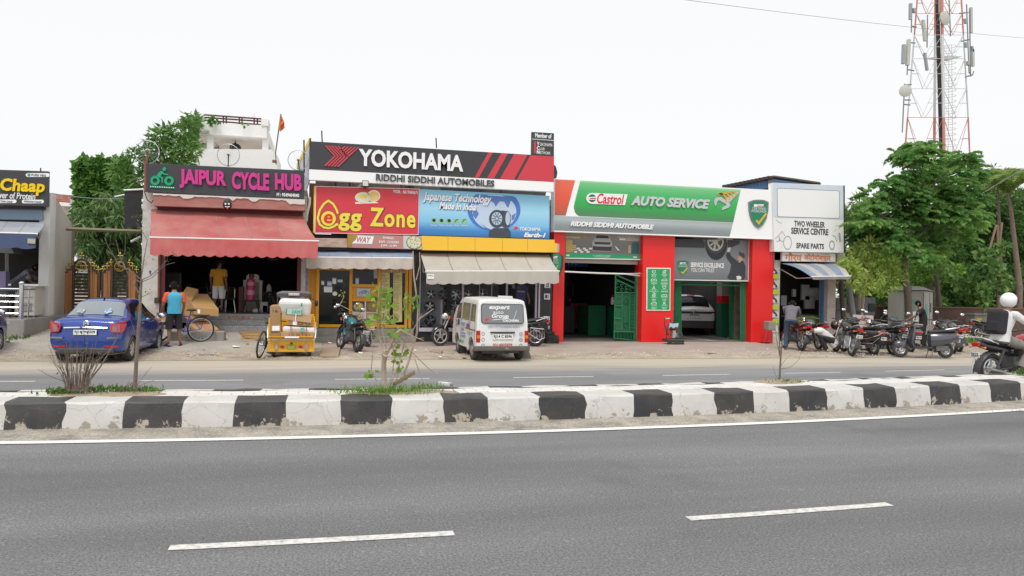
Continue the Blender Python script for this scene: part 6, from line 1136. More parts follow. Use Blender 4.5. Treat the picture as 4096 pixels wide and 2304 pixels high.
t,a,c=cabinet('meter_cabinet','grey meter cabinet standing right beside the two wheeler shop pillar',[L6(945,618),L6(1085,935)],26.6,.6,mat('grey cabinet enamel',(.21,.22,.23),.5,dirt=(.14,.14,.14),da=.6,ds=3));MB().bb((a.x+.35,26.57,.9),(a.x+.7,26.6,1.15)).build('window',lp('meter pane',(.36,.36,.34)),t);MB().bb((a.x+.02,26.585,1.25),(c.x-.02,26.6,1.27)).build('seam',P_black,t)
t,a,c=cabinet('junction_cabinet','dark grey junction cabinet on a pole behind the small light green tree',[L6(1255,615),L6(1455,835)],27.2,.6,mat('slate cabinet enamel',(.17,.18,.20),.5,dirt=(.10,.10,.11),da=.6,ds=3));MB().bb((a.x+.4,27.17,c.z-.6),(a.x+.75,27.2,c.z-.25)).build('meter_box',P_black,t);MB().bb((a.x+1.15,27.18,a.z+.05),(a.x+1.18,27.2,c.z-.05)).build('door_seam',P_black,t);MB().tube([(a.x+.5,27.5,0),(a.x+.5,27.5,a.z)],.09,6).build('leg',W_iron,t);MB().tube([(c.x-.3,27.5,0),(c.x-.3,27.5,a.z)],.09,6).build('leg',W_iron,t)
t,a,c=cabinet('junction_cabinet','low grey cabinet with a yellow warning label near the right edge',[N1(1285,515),N1(1490,620)],27.6,.5,mat('low cabinet enamel',(.30,.31,.28),.6,dirt=(.2,.2,.18),da=.6,ds=3));b=MB();b.prism([at(*N1(1310,555),27.59),at(*N1(1375,552),27.59),at(*N1(1375,588),27.59),at(*N1(1310,590),27.59)],(0,.01,0));b.build('warning_label',P_yel,t);MB().bb((a.x-.1,27.5,c.z),(c.x+.1,28.2,c.z+.06)).build('roof',mat('weathered cabinet roof',(.34,.33,.29),.7),t);MB().tube([(a.x+.3,27.8,0),(a.x+.3,27.8,a.z)],.05,6).build('leg',W_iron,t)
def pole(pts,Y,r,m,label):return tag(MB().tube([at(*p,Y)for p in pts],r,8).build('pole',m,sm=1),label,'pole')
pole([L6(1000,370),L6(1045,930)],26,.09,mat('brown steel pole',(.10,.075,.065),.7),'leaning dark brown pole right of the two wheeler shop pillar')
pole([L6(1105,440),L6(1165,840)],26.2,.12,mat('grey steel pole',(.30,.33,.36),.6),'leaning grey steel pole left of the small light green tree')
pole([L6(1238,500),L6(1232,780)],27,.09,mat('pale wooden post',(.36,.30,.25),.8),'pale wooden post behind the small light green tree')
pole([N1(788,0),N1(830,400)],26.6,.09,mat('brown steel pole',(.10,.075,.065),.7),'dark thin pole in front of the transformer cabinet')
s=thing('timber_frame','weathered timber frame beside the two wheeler shop','frame',at(*L6(1100,450),27));b=MB();b.tube([at(*L6(945,440),27),at(*L6(1290,430),27)],.1,4);b.tube([at(*L6(950,80),27),at(*L6(1010,190),27)],.05,4);b.build('beam',mat('grey brown timber',(.24,.19,.16),.9),s);b=MB();b.prism([at(*L6(945,50),27.5),at(*L6(1080,60),27.5),at(*L6(1080,430),27.5),at(*L6(945,420),27.5)],(0,.1,0));b.build('board',mat('dark timber',(.06,.05,.045),.9,dirt=(.14,.12,.10),da=.7,ds=3),s);b=MB();b.tube([at(*L6(1220,575),27),at(*L6(1165,650),27),at(*L6(1150,700),27)],.05,4);b.build('brace',mat('grey brown timber',(.24,.19,.16),.9),s)
Yt=46.0;t=thing('telecom_mast','red and white lattice telecom mast carrying panel antennas and dishes','mast',at(3760,1190,Yt))
TW=mat('white mast paint',(.62,.63,.64),.5,dirt=(.45,.45,.46),da=.5,ds=2);TR=mat('red mast paint',(.48,.16,.12),.5,dirt=(.60,.36,.32),da=.5,ds=2)
legs=[((3604,800),(3630,470),(3690,-260)),((3735,760),(3738,470),(3745,-260)),((3778,800),(3774,450),(3762,-260)),((3886,800),(3872,460),(3830,-260))]
dY=[0,2.2,-2.0,0.3]
def lp_(i,y):
 a,b_,c=legs[i]
 if y>b_[1]:k=(y-b_[1])/(a[1]-b_[1]);x=b_[0]+(a[0]-b_[0])*k
 else:k=(b_[1]-y)/(b_[1]-c[1]);x=b_[0]+(c[0]-b_[0])*k
 return at(x,y,Yt+dY[i]*(1-(560-y)/2600))
ylev=[1180,1000,800,640,470,355,235,140,55,-30,-120,-260]
def red(y):return y>455 or y<165
bw,br=MB(),MB()
for i in range(4):
 for y0,y1 in zip(ylev,ylev[1:]):(br if red((y0+y1)/2)else bw).tube([lp_(i,y0),lp_(i,y1)],.10 if i in(1,2)else.055,6)
ring=[(0,2),(2,3),(3,1),(1,0)]
for k,(y0,y1)in enumerate(zip(ylev,ylev[1:])):
 B=br if red((y0+y1)/2)else bw
 for i,j in ring:
  mid=lp_(i,y0)*.5+lp_(j,y0)*.5
  B.tube([lp_(i,y1),mid],.02,4);B.tube([lp_(j,y1),mid],.02,4);B.tube([lp_(i,y1),lp_(j,y1)],.02,4)
  B.tube([lp_(i,(y0+y1)/2),(mid+lp_(i,y1))/2],.02,4);B.tube([lp_(j,(y0+y1)/2),(mid+lp_(j,y1))/2],.02,4)
bw.build('white_lattice',TW,t);br.build('red_lattice',TR,t)
b=MB()
for dx in(-3,0,3,6):b.tube([at(3766+dx,700,Yt),at(3752+dx,200,Yt),at(3742+dx,-260,Yt)],.07,5)
b.build('feeder_cables',P_black,t);b=MB()
for y in range(-100,780,22):
 for dx in(0,):b.ring(at(3798-y*-.0,y,Yt-1),(0,0,1),.42,.02,None,8,3)if y>180 else None
b.tube([at(3790,780,Yt-1),at(3796,180,Yt-1)],.03,4);b.tube([at(3812,780,Yt-1),at(3806,180,Yt-1)],.03,4);b.build('ladder',TW,t)
b=MB();q=[lp_(0,235),lp_(2,235),lp_(3,235),lp_(1,235)];b.prism([at(3715,232,Yt),at(3760,222,Yt),at(3850,226,Yt),at(3800,240,Yt)],(0,.3,.0));b.build('platform',TW,t)
PA=lp('antenna cream',(.50,.51,.46),.6);PG=lp('antenna grey',(.34,.35,.37),.5)
def pant(p0,p1,w_,m):
 a,c=at(*p0,Yt-1),at(*p1,Yt-1);b=MB();b.hexa([c+Vector((-w_/2,-.1,0)),c+Vector((w_/2,-.1,0)),c+Vector((w_/2,.1,0)),c+Vector((-w_/2,.1,0)),a+Vector((-w_/2,-.1,0)),a+Vector((w_/2,-.1,0)),a+Vector((w_/2,.1,0)),a+Vector((-w_/2,.1,0))]);b.build('panel_antenna',m,t,bv=.02)
for p0,p1,w_,m in[((3635,158),(3629,262),.25,PA),((3615,178),(3612,256),.22,PG),((3641,14),(3640,79),.14,PG),((3883,30),(3884,132),.18,PA),((3886,185),(3890,210),.14,PG),((3890,196),(3891,266),.18,PA),((3692,80),(3700,165),.2,PA),((3698,212),(3708,282),.15,PG),((3763,-40),(3764,52),.28,PA),((3654,34),(3657,52),.2,PG),((3863,170),(3864,190),.2,PG),((3860,75),(3862,95),.14,PG),((3872,245),(3872,262),.2,PG)]:pant(p0,p1,w_,m)
b=MB()
for pts in([(3647,15),(3645,130)],[(3630,262),(3628,300)],[(3618,335),(3609,530)],[(3866,18),(3876,290),(3884,300)],[(3878,40),(3882,300)],[(3710,60),(3708,190)],[(3796,0),(3802,145)],[(3880,305),(3890,300),(3895,285)]):b.tube([at(*p,Yt-1)for p in pts],.045,5)
for x0,y0,x1,y1 in((3632,170,3660,172),(3628,278,3655,283),(3646,105,3665,108),(3618,340,3645,338),(3620,400,3642,400),(3618,418,3640,420),(3845,165,3880,158),(3860,308,3890,300),(3838,54,3872,50)):b.tube([at(x0,y0,Yt-1),at(x1,y1,Yt-.4)],.05,4)
b.each('mount',mat('mount grey',(.22,.23,.25),.6),t)
for c_,r,ax in(((3779,73),.5,(.2,-1,0)),((3621,364),.42,(-.5,-1,0))):
 c=at(*c_,Yt-1.8);ax=Vector(ax).normalized();b=MB();b.tube([c-ax*.25,c-ax*.05,c+ax*.04,c+ax*.05],[r*.5,r*.97,r,r*.96],20);b.build('dish_antenna',PA,t,sm=1)
b=MB()
def wire(p0,p1,Y0,Y1,r,sg,label):
 a,c=at(*p0,Y0),at(*p1,Y1);pts=[a*(1-k/16)+c*(k/16)-Vector((0,0,sg*4*(k/16)*(1-k/16)))for k in range(17)];tag(MB().tube(pts,r,5).build('overhead_wire',mat('wire grey',(.22,.22,.25),.6)),label,'wire')
wire((2700,-6),(4130,155),34,48,.012,.15,'thin overhead wire crossing the sky at the upper right')
wire(K1(470,895),K1(1400,940),27.5,27.5,.014,.12,'dark cable slung across the gap from the food shop to the cycle shop')
wire((3660,955),(4120,660),28,27,.014,-.1,'thin wire rising across the big green tree to the right edge')
def gnd(x,y):
 p=g(x,y,0)
 z=0
 for _ in range(30):z=.6*z+.4*gz(p.x,p.y);p=g(x,y,z)
 return p
TY=mat('tyre rubber',(.022,.022,.023),.85,dirt=(.10,.09,.075),da=.6,ds=6)
AL=lp('alloy silver',(.55,.56,.57),.3,m=.8)
PLATE=mat('number plate white',(.78,.78,.76),.4)
CHR=mat('chrome',(.75,.75,.77),.1,m=1.)
BLKP=mat('black plastic',(.025,.025,.027),.5)
LRED=mat('red lamp lens',(.45,.01,.015),.12,coat=.5);LCLR=mat('clear lamp lens',(.62,.60,.57),.1,coat=.5);LORG=mat('amber lamp lens',(.75,.20,.01),.15,coat=.4)
ENG=mat('engine grey',(.16,.16,.165),.5,m=.4,dirt=(.06,.055,.05),da=.6,ds=12)
def evalmesh(o):
 dg=bpy.context.evaluated_depsgraph_get();dg.update();me=bpy.data.meshes.new_from_object(o.evaluated_get(dg));return me
class Body:
 0
 def __init__(s,secs):s.P=np.array(secs,float);s.n,s.k=s.P.shape[:2]
 def cr(s,A,t,n):
  i=int(min(max(math.floor(t),0),n-2));f=t-i;a=A[max(i-1,0)];b=A[i];c=A[i+1];d=A[min(i+2,n-1)]
  m0=(c-a)*.5*.8;m1=(d-b)*.5*.8
  return(2*f**3-3*f*f+1)*b+(f**3-2*f*f+f)*m0+(-2*f**3+3*f*f)*c+(f**3-f*f)*m1
 def S(s,u,v):
  row=np.array([s.cr(s.P[:,j],u,s.n)for j in range(s.k)]);return s.cr(row,v,s.k)
 def off(s,u,v,d):
  e=.02;p=s.S(u,v);a=s.S(min(u+e,s.n-1),v)-s.S(max(u-e,0),v);b=s.S(u,min(v+e,s.k-1))-s.S(u,max(v-e,0))
  n=np.cross(a,b);L=np.linalg.norm(n);n=n/L if L>1e-9 else np.array([0,0,1.])
  if n[0]*max(p[0],.05)+n[2]*(p[2]-.7)<0:n=-n
  return p+n*d
 def shell(s,nu,nv):
  rings=[]
  for i in range(nu+1):
   u=(s.n-1)*i/nu;h=[s.S(u,(s.k-1)*j/nv)for j in range(nv+1)]
   rings.append([tuple(p)for p in h]+[(-p[0],p[1],p[2])for p in h[-2:0:-1]])
  return rings
 def patch(s,mb,u0,u1,v0,v1,d=.006,nu=6,nv=5,sides=(1,-1),m=None):
  for sg in sides:
   def f(a,b):p=s.off(u0+(u1-u0)*a,(v0(a)if callable(v0)else v0)*(1-b)+(v1(a)if callable(v1)else v1)*b,d);return(p[0]*sg,p[1],p[2])
   mb.sheet(f,nu,nv,m)
  return mb
def carbody(o,B,m,wheels,r,hw,nu=44,nv=24):
 mb=MB();mb.loft(B.shell(nu,nv));ob=mb.build('body',m,o,sm=1,wl=0)
 cut=MB()
 for y in wheels:
  for sg in(-1,1):cut.tube([(sg*(hw-.28),y,r*.98),(sg*(hw+.2),y,r*.98)],r*1.17,28)
 co=cut.build('cut',None);md=ob.modifiers.new('b','BOOLEAN');md.object=co;md.operation='DIFFERENCE';md.solver='EXACT'
 p=ob.parent;ob.parent=None
 me=evalmesh(ob);ob.modifiers.clear();old=ob.data;ob.data=me;me.name='body';ob.parent=p;bpy.data.objects.remove(co)
 try:me.set_sharp_from_angle(angle=R(38))
 except Exception:pass
 return ob
def wheel(o,p,r,wd,ax=(1,0,0),spokes=8,rim_m=None,steel=0):
 p=Vector(p);ax=Vector(ax).normalized();rim_m=rim_m or AL
 b=MB();a=ax.orthogonal().normalized();c=ax.cross(a);n=36
 prof=[(r*.62,-wd/2*.9),(r*.86,-wd/2),(r*.97,-wd/2*.85),(r,-wd/2*.5),(r,wd/2*.5),(r*.97,wd/2*.85),(r*.86,wd/2),(r*.62,wd/2*.9)]
 vs=[];
 for i in range(n):
  q=2*math.pi*i/n;d=a*math.cos(q)+c*math.sin(q)
  vs+=[p+d*rr+ax*x for rr,x in prof]
 k=len(prof);b.add(vs,[(i*k+j,((i+1)%n)*k+j,((i+1)%n)*k+(j+1)%k,i*k+(j+1)%k)for i in range(n)for j in range(k)])
 w_=b.build('wheel',TY,o,sm=1,wl=0)
 b=MB()
 for sg in(-1,1):
  b.ring(p+ax*sg*wd*.36,ax,r*.61,r*.045,None,28,6)
  if steel:
   b.disc(p+ax*sg*wd*.25,ax,r*.58,.01,None,24);b.disc(p+ax*sg*wd*.32,ax,r*.24,.07,None,16,r2=None)
   for i in range(8):q=2*math.pi*i/8;b.disc(p+ax*sg*wd*.29+(a*math.cos(q)+c*math.sin(q))*r*.42,ax,r*.06,.02,None,8)
  else:
   for i in range(spokes):
    q=2*math.pi*i/spokes;d=a*math.cos(q)+c*math.sin(q)
    b.tube([p+ax*sg*wd*.40+d*r*.08,p+ax*sg*wd*.36+d*r*.6],[r*.085,r*.065],5)
   b.disc(p+ax*sg*wd*.40,ax,r*.16,.05,None,14)
 b.build('rim',rim_m,w_,wl=0)
 if not steel:MB().disc(p,ax,r*.6,wd*.3,None,24).build('brake_drum',BLKP,w_,wl=0)
 return w_
def plate(o,s,c,ux,uy,w,h,txt_m=None,name='number_plate',bg=None):
 c=Vector(c);ux=Vector(ux).normalized();uy=Vector(uy).normalized();n=ux.cross(uy);b=MB()
 q=[c-ux*w/2-uy*h/2,c+ux*w/2-uy*h/2,c+ux*w/2+uy*h/2,c-ux*w/2+uy*h/2];b.prism([v-n*.012 for v in q],n*.012)
 p=b.build(name,bg or PLATE,o,wl=0)
 if s:text(p,s,c-ux*w*.44-uy*h*.36,ux,uy,w*.88,h*.72,txt_m or P_black,th=.003,bold=.02,wl=0)
 return p
CB=mat('metallic blue paint',(.009,.042,.27),.26,m=.3,coat=.9,dirt=(.05,.09,.19),da=.22,ds=1.3)
def half(y,zb,w,zm,zbelt,wr,zr,yo=lambda z:0,deck=0):
 pts=[(0,zb),(w*.80,zb),(w*.96,zb+.12),(w,zm),(w*.965,zbelt),(wr+(w*.93-wr)*.45,zbelt+(zr-zbelt)*.5),(wr,zr-.09*(1 if not deck else.35)),(wr*.80,zr-.015),(0,zr+.012)]
 return[(x,y+yo(z),z)for x,z in pts]
def sedan(name,label,loc,rz,sc=1.):
 o=thing(name,label,'car',loc,rz,None,sc)
 B=Body([half(-.73,.36,.66,.60,.86,.50,.98,lambda z:max(0,z-.72)*.25,1),half(-.69,.30,.775,.62,.90,.60,1.03,lambda z:max(0,z-.72)*.25,1),half(-.52,.24,.825,.66,.95,.66,1.065,deck=1),half(-.22,.20,.835,.68,.98,.66,1.085,deck=1),half(.05,.19,.835,.68,.99,.60,1.27),half(.42,.18,.835,.68,.99,.56,1.47),half(1.05,.18,.835,.68,.98,.57,1.52),half(1.62,.18,.835,.68,.96,.56,1.48),half(2.05,.18,.835,.68,.95,.58,1.26),half(2.45,.19,.83,.66,.93,.62,1.00,deck=1),half(2.9,.22,.80,.62,.84,.56,.90,deck=1),half(3.16,.26,.74,.56,.72,.5,.78,deck=1),half(3.29,.32,.58,.5,.6,.4,.64,deck=1)])
 carbody(o,B,CB,(0,2.43),.295,.83)
 b=MB();B.patch(b,4.55,6.05,4.12,5.85,.006);b.each('rear_door_window',W_dglass,o,sm=1,wl=0,fix=0)
 b=MB();B.patch(b,6.2,8.1,4.12,5.85,.006);b.each('front_door_window',W_dglass,o,sm=1,wl=0,fix=0)
 b=MB();B.patch(b,3.28,4.75,6.15,8,.006,8,8);b.build('rear_window',mat('hazy rear glass',(.20,.23,.24),.08,spec=.8,coat=.6),o,sm=1,wl=0,fix=0)
 b=MB();B.patch(b,7.35,8.75,6.1,8,.006,8,8);b.build('windscreen',W_dglass,o,sm=1,wl=0,fix=0)
 b=MB()
 for sg in(-1,1):
  for u in(4.45,6.12):b.tube([Vector((sg*B.off(u,v,.004)[0],B.off(u,v,.004)[1],B.off(u,v,.004)[2]))for v in(3.2,3.7,4.1)],.004,4)
 for u in(8.5,):B.patch(b,u,u+.015,2.2,4.1,.003,1,4)
 b.build('door_seam',P_black,o,wl=0)
 for sg in(-1,1):
  b=MB();q=[(sg*.83,-.55,.99),(sg*.66,-.665,.965),(sg*.56,-.69,.93),(sg*.53,-.715,.87),(sg*.56,-.735,.75),(sg*.64,-.74,.715),(sg*.765,-.66,.71),(sg*.815,-.60,.78),(sg*.836,-.50,.92)]
  b.prism([Vector(v)+Vector((0,-.0,0))for v in q],(0,-.05,0));b.build('tail_light',LRED,o,wl=0,bv=.015)
  b=MB();q=[(sg*.74,-.705,.93),(sg*.60,-.752,.90),(sg*.58,-.77,.77),(sg*.65,-.785,.74),(sg*.75,-.725,.74)];b.prism([Vector(v)+Vector((0,-.012,0))for v in q],(0,.03,0));b.build('lamp_lens',mat('pink lamp lens',(.30,.11,.11),.15,coat=.5),o,wl=0)
  b=MB();b.box((sg*.62,-.735,.605),(.30,.05,.035),rz=sg*.30);b.build('bumper_trim',CHR,o,wl=0);b=MB();b.box((sg*.56,-.725,.40),(.28,.04,.045),rz=sg*.2);b.build('reflector',LRED,o,wl=0)
  b=MB();b.ell((sg*.97,2.02,1.03),(.10,.06,.075));b.build('door_mirror',CB,o,sm=1,wl=0);b=MB();b.ell((sg*.97,1.985,1.03),(.085,.03,.062));b.build('mirror_glass',CHR,o,sm=1,wl=0)
  for y in(.62,1.52):MB().tube([(sg*.842,y,.90),(sg*.858,y+.09,.90),(sg*.842,y+.18,.90)],.013,6).build('door_handle',CHR,o,wl=0)
  MB().box((sg*.62,3.18,.66),(.28,.2,.12)).build('headlight',LCLR,o,wl=0,bv=.03)
 b=MB();b.tube([(-.47,-.735,.835),(0,-.765,.85),(.47,-.735,.835)],.018,6);b.build('chrome_strip',CHR,o,wl=0)
 b=MB();b.ring((0,-.705,.945),(0,-1,.25),.058,.009,None,20,5);
 for s_ in(-1,1):b.tube([(s_*.035,-.72,.91),(s_*.02,-.712,.985)],.011,4)
 b.tube([(-.028,-.718,.94),(.028,-.716,.955)],.011,4);b.build('badge',CHR,o,wl=0)
 plate(o,'RJ14CW5509',(0,-.775,.735),(1,0,0),(0,.06,1),.50,.115)
 MB().box((0,-.70,.30),(1.25,.12,.14)).build('lower_bumper',BLKP,o,wl=0,bv=.04)
 MB().tube([(0,.52,1.49),(0,.44,1.55)],.02,6).build('aerial',P_black,o,wl=0)
 text(o,'Xcent',(-.66,-.745,.955),(1,-.25,0),(0,.2,1),.13,.035,CHR,name='model_lettering',th=.004,wl=0)
 for sx,w_ in((-.33,.15),(.27,.17)):
  c=Vector(B.off(3.62,7.3,.012));c.x=sx;up=(Vector(B.off(4.1,7.3,.012))-Vector(B.off(3.3,7.3,.012))).normalized();up.x=0
  M_=frame((sx,c.y-.005,c.z+.015),(1,0,0),up);b=MB(M_);rr=random.Random(int(sx*100));b.prism([(w_*.62*math.cos(a*.52)*rr.uniform(.6,1.1),.125*math.sin(a*.52)*rr.uniform(.6,1.1),0)for a in range(12)],(0,0,.006));b.build('window_sticker',mat('sticker %d'%(sx>0),(.50,.54,.55),.4,dirt=(.10,.22,.42)if sx>0 else(.24,.28,.30),da=.9,ds=14,lo=.42,hi=.5),o,wl=0)
 for y in(0,2.43):
  for sg in(-1,1):wheel(o,(sg*.735,y,.295),.295,.185,spokes=8)
 MB().bb((-.62,-.5,.19),(.62,2.9,.26)).build('underbody',BLKP,o,wl=0)
 return o
pr=g(514,1447);pl_=g(226,1443)
hd=R(-3.5);mid=(pr+pl_)/2
sedan('sedan_car','blue saloon car with number plate RJ14CW5509, parked with its back to the road',(mid.x+.05,mid.y+.10,.012),hd,.955)
p=gnd(10,1399)
o=sedan('sedan_car','blue car at the left edge of the photo, only its front corner in view',(p.x-.80,p.y-2.43,.03),R(2),1.)
VW=mat('white van paint',(.74,.74,.73),.35,coat=.4,dirt=(.55,.50,.43),da=.6,ds=1.4,lo=.5,hi=.8)
def van():
 o=thing('white_van','white mini van with painted lettering, parked with its back to the road','van')
 def vs_(y,zb,w,zr,wr,wt=None,yo=lambda z:0):
  pts=[(0,zb),(w*.92,zb),(w,zb+.10),(w,.66),(w*.985,.98),(w*.95,1.30),(wr,zr-.13),(wr*.88,zr-.03),(0,zr)]
  return[(x,y+yo(z),z)for x,z in pts]
 rs=lambda z:max(0,z-.95)*.17
 B=Body([vs_(-.585,.36,.64,1.55,.55,yo=rs),vs_(-.575,.33,.685,1.60,.61,yo=rs),vs_(-.48,.28,.70,1.63,.635,yo=rs),vs_(.0,.26,.705,1.65,.64),vs_(.8,.26,.705,1.665,.64),vs_(1.5,.26,.705,1.66,.635),vs_(2.05,.26,.705,1.60,.62,yo=lambda z:-max(0,z-.95)*.35),vs_(2.5,.26,.70,1.52,.60,yo=lambda z:-max(0,z-.9)*.75),vs_(2.72,.30,.66,1.46,.56,yo=lambda z:-max(0,z-.85)*.85),vs_(2.78,.36,.55,1.40,.5,yo=lambda z:-max(0,z-.85)*.85)])
 carbody(o,B,VW,(0,1.84),.285,.70)
 def spl(x,z,off):return Vector((x,-.585+rs(z)-off,z))
 def rear(pts,off,th,name,m,bev=0):b=MB();b.prism([spl(x,z,off)for x,z in pts],(0,th,0));return b.build(name,m,o,wl=0,bv=bev)
 def rrect(x0,z0,x1,z1,r):return arc((x1-r,z1-r),r,0,90,4)+arc((x0+r,z1-r),r,90,180,4)+arc((x0+r,z0+r),r,180,270,4)+arc((x1-r,z0+r),r,270,360,4)
 rear(rrect(-.575,.985,.575,1.50,.07),.012,.02,'window_seal',BLKP);rear(rrect(-.555,1.005,.555,1.48,.06),.018,.012,'rear_window',mat('grey rear glass',(.16,.17,.18),.12,spec=.8,coat=.5))
 WT=lp('window lettering white',(.80,.80,.80));UP=Vector((0,.17,.985)).normalized()
 def rt(s,x0,z0,w_,h_,m,off=.019,**k):text(o,s,spl(x0,z0,off),(1,0,0),UP if z0>.95 else(0,0,1),w_,h_,m,th=.003,wl=0,**k)
 rt('expert',-.36,1.325,.56,.13,WT,shear=.25,bold=.03);rt('auto',-.26,1.235,.28,.075,WT);rt('Group',-.30,1.105,.46,.13,WT,shear=.2,bold=.03);rt('YOKOHAMA',-.02,1.03,.46,.07,WT,bold=.03)
 b=MB();b.tube([spl(-.28,1.075,.022),spl(-.05,1.10,.022),spl(.16,1.12,.022)],.009,4);b.tube([spl(.38,1.32,.024),spl(.28,1.07,.024)],.006,4);b.build('wiper_and_stroke',WT,o,wl=0)
 b=MB();b.prism([spl(x,z,.022)for x,z in((-.50,1.12),(-.36,1.12),(-.42,1.04),(-.47,1.05))],(0,.004,0));b.build('window_emblem',P_red,o,wl=0)
 BL=lp('van blue lettering',(.10,.18,.42));rt('expert auto',-.40,.865,.29,.07,BL,off=.006,shear=.25);rt('ENGINEERING WORKS',-.09,.870,.54,.055,BL,off=.006);rt('9314007879',-.255,.395,.52,.075,lp('van red lettering',(.55,.08,.06)),off=.006,bold=.015)
 rear([(-.33,.735),(.33,.735),(.33,.775),(-.33,.775)],.03,.04,'tailgate_handle',BLKP);plate(o,'RJ14 C 8396',(0,-.61,.645),(1,0,0),(0,0,1),.55,.13)
 b=MB()
 for z in(.72,.57,.42):
  for x in(-.52,.50):b.ring(spl(x,z,.0),(0,1,0),.04,.010,None,14,5)
 b.build('round_cap',lp('grey cap ring',(.35,.35,.35),.4),o,wl=0)
 for sg in(-1,1):
  rear([(sg*.70,.50),(sg*.60,.50),(sg*.60,.80),(sg*.70,.80)],.012,.05,'tail_light',LRED);rear([(sg*.69,.60),(sg*.61,.60),(sg*.61,.68),(sg*.69,.68)],.016,.05,'indicator',LORG)
 b=MB();b.loft([[(x,-.60-abs(dy)*.0,.30)for x in(-.72,.72)]+[(.72,-.66,.34),(-.72,-.66,.34)]for dy in(0,)]*1,cap=0)if 0 else b.prism([(-.75,-.45,.26),(-.73,-.66,.28),(.73,-.66,.28),(.75,-.45,.26)],(0,0,.13));b.build('rear_bumper',mat('brown grey bumper',(.10,.085,.08),.6,dirt=(.18,.15,.13),da=.6,ds=4),o,wl=0,bv=.025)
 MB().box((.1,-.665,.345),(.09,.02,.04)).build('bumper_mark',lp('tan mark',(.40,.24,.12)),o,wl=0)
 SG=mat('side glass',(.10,.10,.10),.08,spec=.8,coat=.4)
 b=MB();B.patch(b,2.35,3.25,4.15,5.75,.006);b.each('rear_side_window',SG,o,sm=1,wl=0,fix=0);b=MB();B.patch(b,3.42,4.6,4.15,5.75,.006);b.each('door_window',SG,o,sm=1,wl=0,fix=0);b=MB();B.patch(b,4.85,6.0,4.15,5.7,.006);b.each('front_door_window',SG,o,sm=1,wl=0,fix=0);b=MB();B.patch(b,6.9,7.9,4.9,6.4,.006,6,6);
 MB().box((0,2.35,1.2),(1.05,.02,.4),rx=-.6).build('windscreen',W_dglass,o,wl=0)
 b=MB();
 for u in(2.3,3.32,4.72,6.05):
  for sg in(-1,1):b.tube([Vector((sg*B.off(u,v,.002)[0],B.off(u,v,.002)[1],B.off(u,v,.002)[2]))for v in(2.1,3,4,5,5.9)],.006,4)
 for sg in(-1,1):b.tube([Vector((sg*.712,y,.80))for y in(-.45,0,.75)],.012,4)
 b.build('door_seam',P_black,o,wl=0)
 for z,wz,y0,s,m in((.86,.13,1.95,'expert',BL),(.80,.10,1.98,'auto',BL),(.80,.16,1.22,'expert',BL),(.70,.10,1.22,'auto',BL),(.62,.04,1.30,'ENGINEERING WORKS',BL),(.52,.07,1.30,'9314007879',BL),(.36,.09,1.52,'AMARON BATTERY',lp('van green lettering',(.04,.30,.16))),(.66,.06,.45,'BRIDGESTONE',P_grey),(.95,.05,.40,'amaron',P_grey)):
  text(o,s,(-.716,y0,z),(0,-1,0),(0,0,1),{'expert':.48,'auto':.32}.get(s,.62 if len(s)>9 else.34),wz,m,th=.002,wl=0,gap=.001)
 MB().box((-.715,.42,.88),(.01,.30,.11)).build('side_sticker',lp('sticker red blue',(.22,.10,.30)),o,wl=0);MB().box((-.735,1.52,.93),(.03,.05,.16)).build('door_handle',P_black,o,wl=0)
 for sg in(-1,1):MB().box((sg*.80,2.12,1.12),(.10,.05,.22)).build('door_mirror',BLKP,o,wl=0,bv=.02)
 for y in(0,1.84):
  for sg in(-1,1):wheel(o,(sg*.61,y,.285),.285,.16,steel=1,rim_m=mat('dusty steel rim',(.42,.41,.39),.5,m=.4,dirt=(.25,.22,.18),da=.6,ds=5))
 MB().bb((-.5,-.45,.20),(.5,2.5,.30)).build('underbody',BLKP,o,wl=0)
 for sg in(-1,1):MB().box((sg*.60,1.84-.42,.19),(.18,.012,.28)).build('mud_flap',BLKP,o,wl=0)
 MB().tube([(.2,-.5,.2),(-.1,-.3,.24)],.03,6).build('exhaust',ENG,o,wl=0)
 return o
v=van();a=g(1900,1438);c=g(2071,1440);v.location=((a.x+c.x)/2,(a.y+c.y)/2,.012);v.rotation_euler=(0,0,R(1.5));v.scale=(.985,)*3
s=thing('roof_board','small pale board lying on the roof of the white van','board',at(*K8(985,640),a.y+1.6));b=MB();b.prism([at(*K8(902,612),a.y+1.5),at(*K8(1052,618),a.y+1.5),at(*K8(1062,660),a.y+1.3),at(*K8(912,652),a.y+1.3)],(0,.03,.0));b.build('board',mat('pale tin board',(.50,.50,.47),.5),s)
q=g(2110,1436);s=thing('leaning_board','grey board leaning against the back wheel of the white van','board',q);b=MB();b.prism([(q.x-.15,q.y,.01),(q.x+.10,q.y-.02,.01),(q.x+.02,q.y+.25,.48),(q.x-.15,q.y+.25,.48)],(0,.03,0));b.build('board',mat('mossy board',(.11,.10,.08),.8),s)
SUVW=mat('white car paint',(.88,.88,.88),.3,coat=.5)
